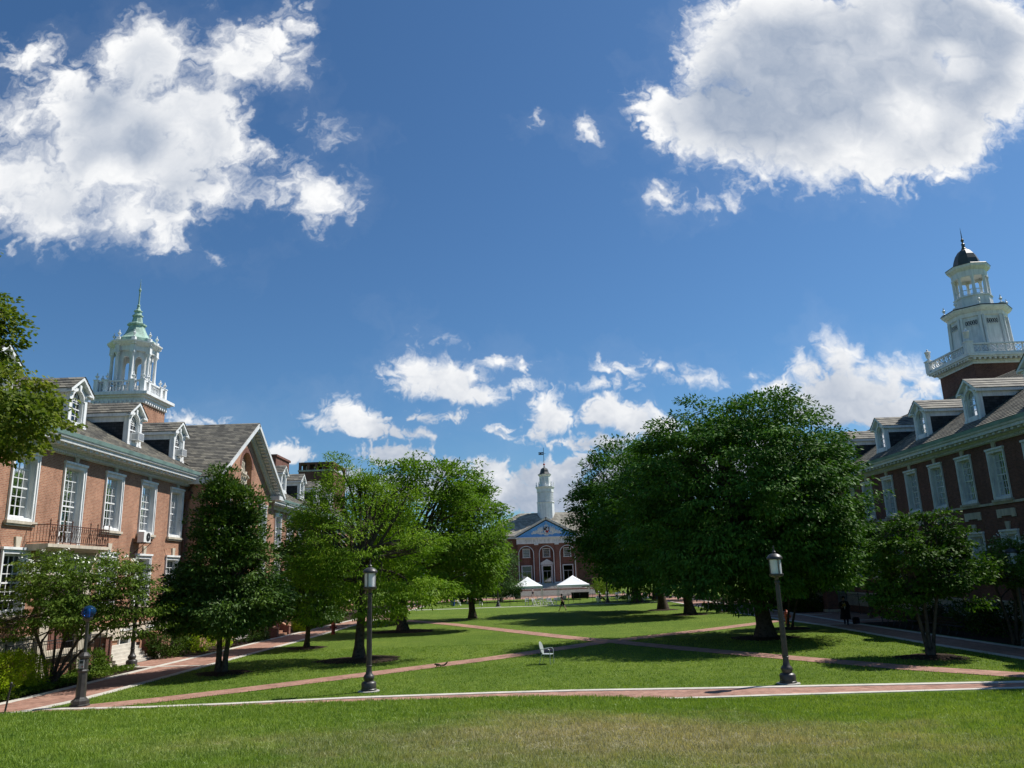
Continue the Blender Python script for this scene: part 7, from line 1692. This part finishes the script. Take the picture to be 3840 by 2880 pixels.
def graduate():
    P = stand(.0, .14, ((.14, .26, 1.12), (-.10, .28, 1.16)))
    r = person('person in black graduation gown and flat cap standing on the shaded right path', (21.7, 53.6, 0), R(150), P, [('stocking', 'navy', [('lkn', 'lan'), ('lan', 'lto')], 1.12), ('stocking', 'black', [('rkn', 'ran'), ('ran', 'rto')], 1.12)], k=1.04)
    g = MB(); n = 20; rows = [(.10, .09, 1.50), (.22, .14, 1.44), (.25, .17, 1.25), (.25, .18, 1.0), (.28, .22, .7), (.33, .27, .40), (.34, .28, .36)]
    vs = []; fs = []
    for i, (a, b, z) in enumerate(rows):
        for j in range(n):
            t = 2 * PI * j / n; w = 1 + .05 * math.sin(5 * t + z * 3) * (1.5 - z); vs.append((a * w * math.cos(t), b * w * math.sin(t) + .01, z))
    for i in range(len(rows) - 1):
        for j in range(n): fs.append((i * n + j, i * n + (j + 1) % n, (i + 1) * n + (j + 1) % n, (i + 1) * n + j))
    g.add(vs, fs); g.build('gown', M['black'], r, smooth=True)
    for q in 'lr':
        s = MB(); a, e, h = P[q + 'sh'], P[q + 'el'], P[q + 'ha']; m = tuple(Vector(e).lerp(Vector(h), .75)); s.tube([a, e, m], [.085, .10, .12], 10); s.tube([m, (m[0], m[1] - .02, m[2] - .22)], [.11, .03], 8); s.build('sleeve', M['black'], r, smooth=True)
    c = MB(); c.lathe([(.098, 1.66), (.10, 1.72), (.095, 1.75)], 0, .02, 14); c.add([(-.16, -.14, 1.755), (.16, -.14, 1.765), (.16, .18, 1.765), (-.16, .18, 1.755), (-.16, -.14, 1.768), (.16, -.14, 1.778), (.16, .18, 1.778), (-.16, .18, 1.768)], [(3, 2, 1, 0), (4, 5, 6, 7), (0, 1, 5, 4), (1, 2, 6, 5), (2, 3, 7, 6), (3, 0, 4, 7)]); co_ = c.build('cap', M['black'], r)
    t = MB(); t.tube([(0, .02, 1.785), (.15, .1, 1.775), (.165, .11, 1.62)], [.006, .006, .014], 5); t.build('tassel', M['gold'], co_)
    h = MB(); h.tube([(-.16, .02, 1.47), (-.06, .14, 1.36), (0, .19, 1.2), (.06, .14, 1.36), (.16, .02, 1.47), (.14, -.12, 1.45), (.06, -.2, 1.15), (0, -.23, 1.0), (-.06, -.2, 1.15), (-.14, -.12, 1.45), (-.16, .02, 1.47)], .026, 6); h.build('hood', M['stone'], r, smooth=True)
    return r
graduate()
rg = np.random.default_rng(8)
r = thing('bouquet', 'small yellow bouquet held before the black graduation gown', 'bouquet', (21.7 - .13, 53.6 - .33, 1.18))
raw_mesh('flowers', leaves(rg.normal(0, .05, (26, 3)) + np.array((0, 0, .08)), np.tile((0, 0, 1.), (26, 1)), 4, .03, .06, .05, rg, 0, 1.), 4, M['gold'], r)
m = MB(); m.tube([(0, 0, .05), (.03, .05, -.16)], [.05, .02], 7); m.build('wrap', M['cloth_white'], r)
r = thing('backpack', 'black backpack set down on the brick path beside the graduate', 'backpack', (22.55, 54.1, .02), R(20))
m = MB(); m.prism([(-.2, 0), (.2, 0), (.21, .3), (.15, .42), (-.14, .43), (-.21, .32)], 'y', -.12, .1); m.build('body', M['black'], r); m = MB(); m.prism([(-.15, .02), (.15, .02), (.13, .22), (-.13, .22)], 'y', -.19, -.121); m.build('pocket', M['navy'], r)
for x in (-.09, .09): m = MB(); m.tube([(x, .1, .4), (x * 1.3, .17, .26), (x, .11, .05)], .018, 5); m.build('strap', M['iron'], r)
def squirrel():
    r = thing('squirrel', 'dark grey squirrel crouched in the grass at the edge of the diagonal path', 'squirrel', (-3.75, 36.9, 0), R(180))
    V = [(-.09, 0, .10), (0, 0, .115), (.08, 0, .10), (.13, 0, .135), (.175, 0, .13), (.20, 0, .115), (-.12, .035, .07), (-.08, .045, .03), (-.05, .05, .012), (-.12, -.035, .07), (-.08, -.045, .03), (-.05, -.05, .012), (.09, .03, .06), (.10, .035, .015), (.09, -.03, .06), (.10, -.035, .015)]
    E = [(0, 1), (1, 2), (2, 3), (3, 4), (4, 5), (0, 6), (6, 7), (7, 8), (0, 9), (9, 10), (10, 11), (2, 12), (12, 13), (2, 14), (14, 15)]
    skin_mesh('body', V, E, [.06, .058, .045, .032, .03, .012, .035, .018, .012, .035, .018, .012, .018, .011, .018, .011], M['squirrel'], r)
    skin_mesh('tail', [(-.13, 0, .10), (-.2, 0, .08), (-.28, 0, .10), (-.36, 0, .17), (-.42, 0, .24)], [(0, 1), (1, 2), (2, 3), (3, 4)], [.025, .035, .04, .04, .015], M['squirrel'], r)
    e = MB()
    for y in (-.018, .018): e.tube([(.15, y, .155), (.145, y * 1.3, .19)], [.012, .004], 5)
    e.build('ears', M['squirrel'], r)
squirrel()
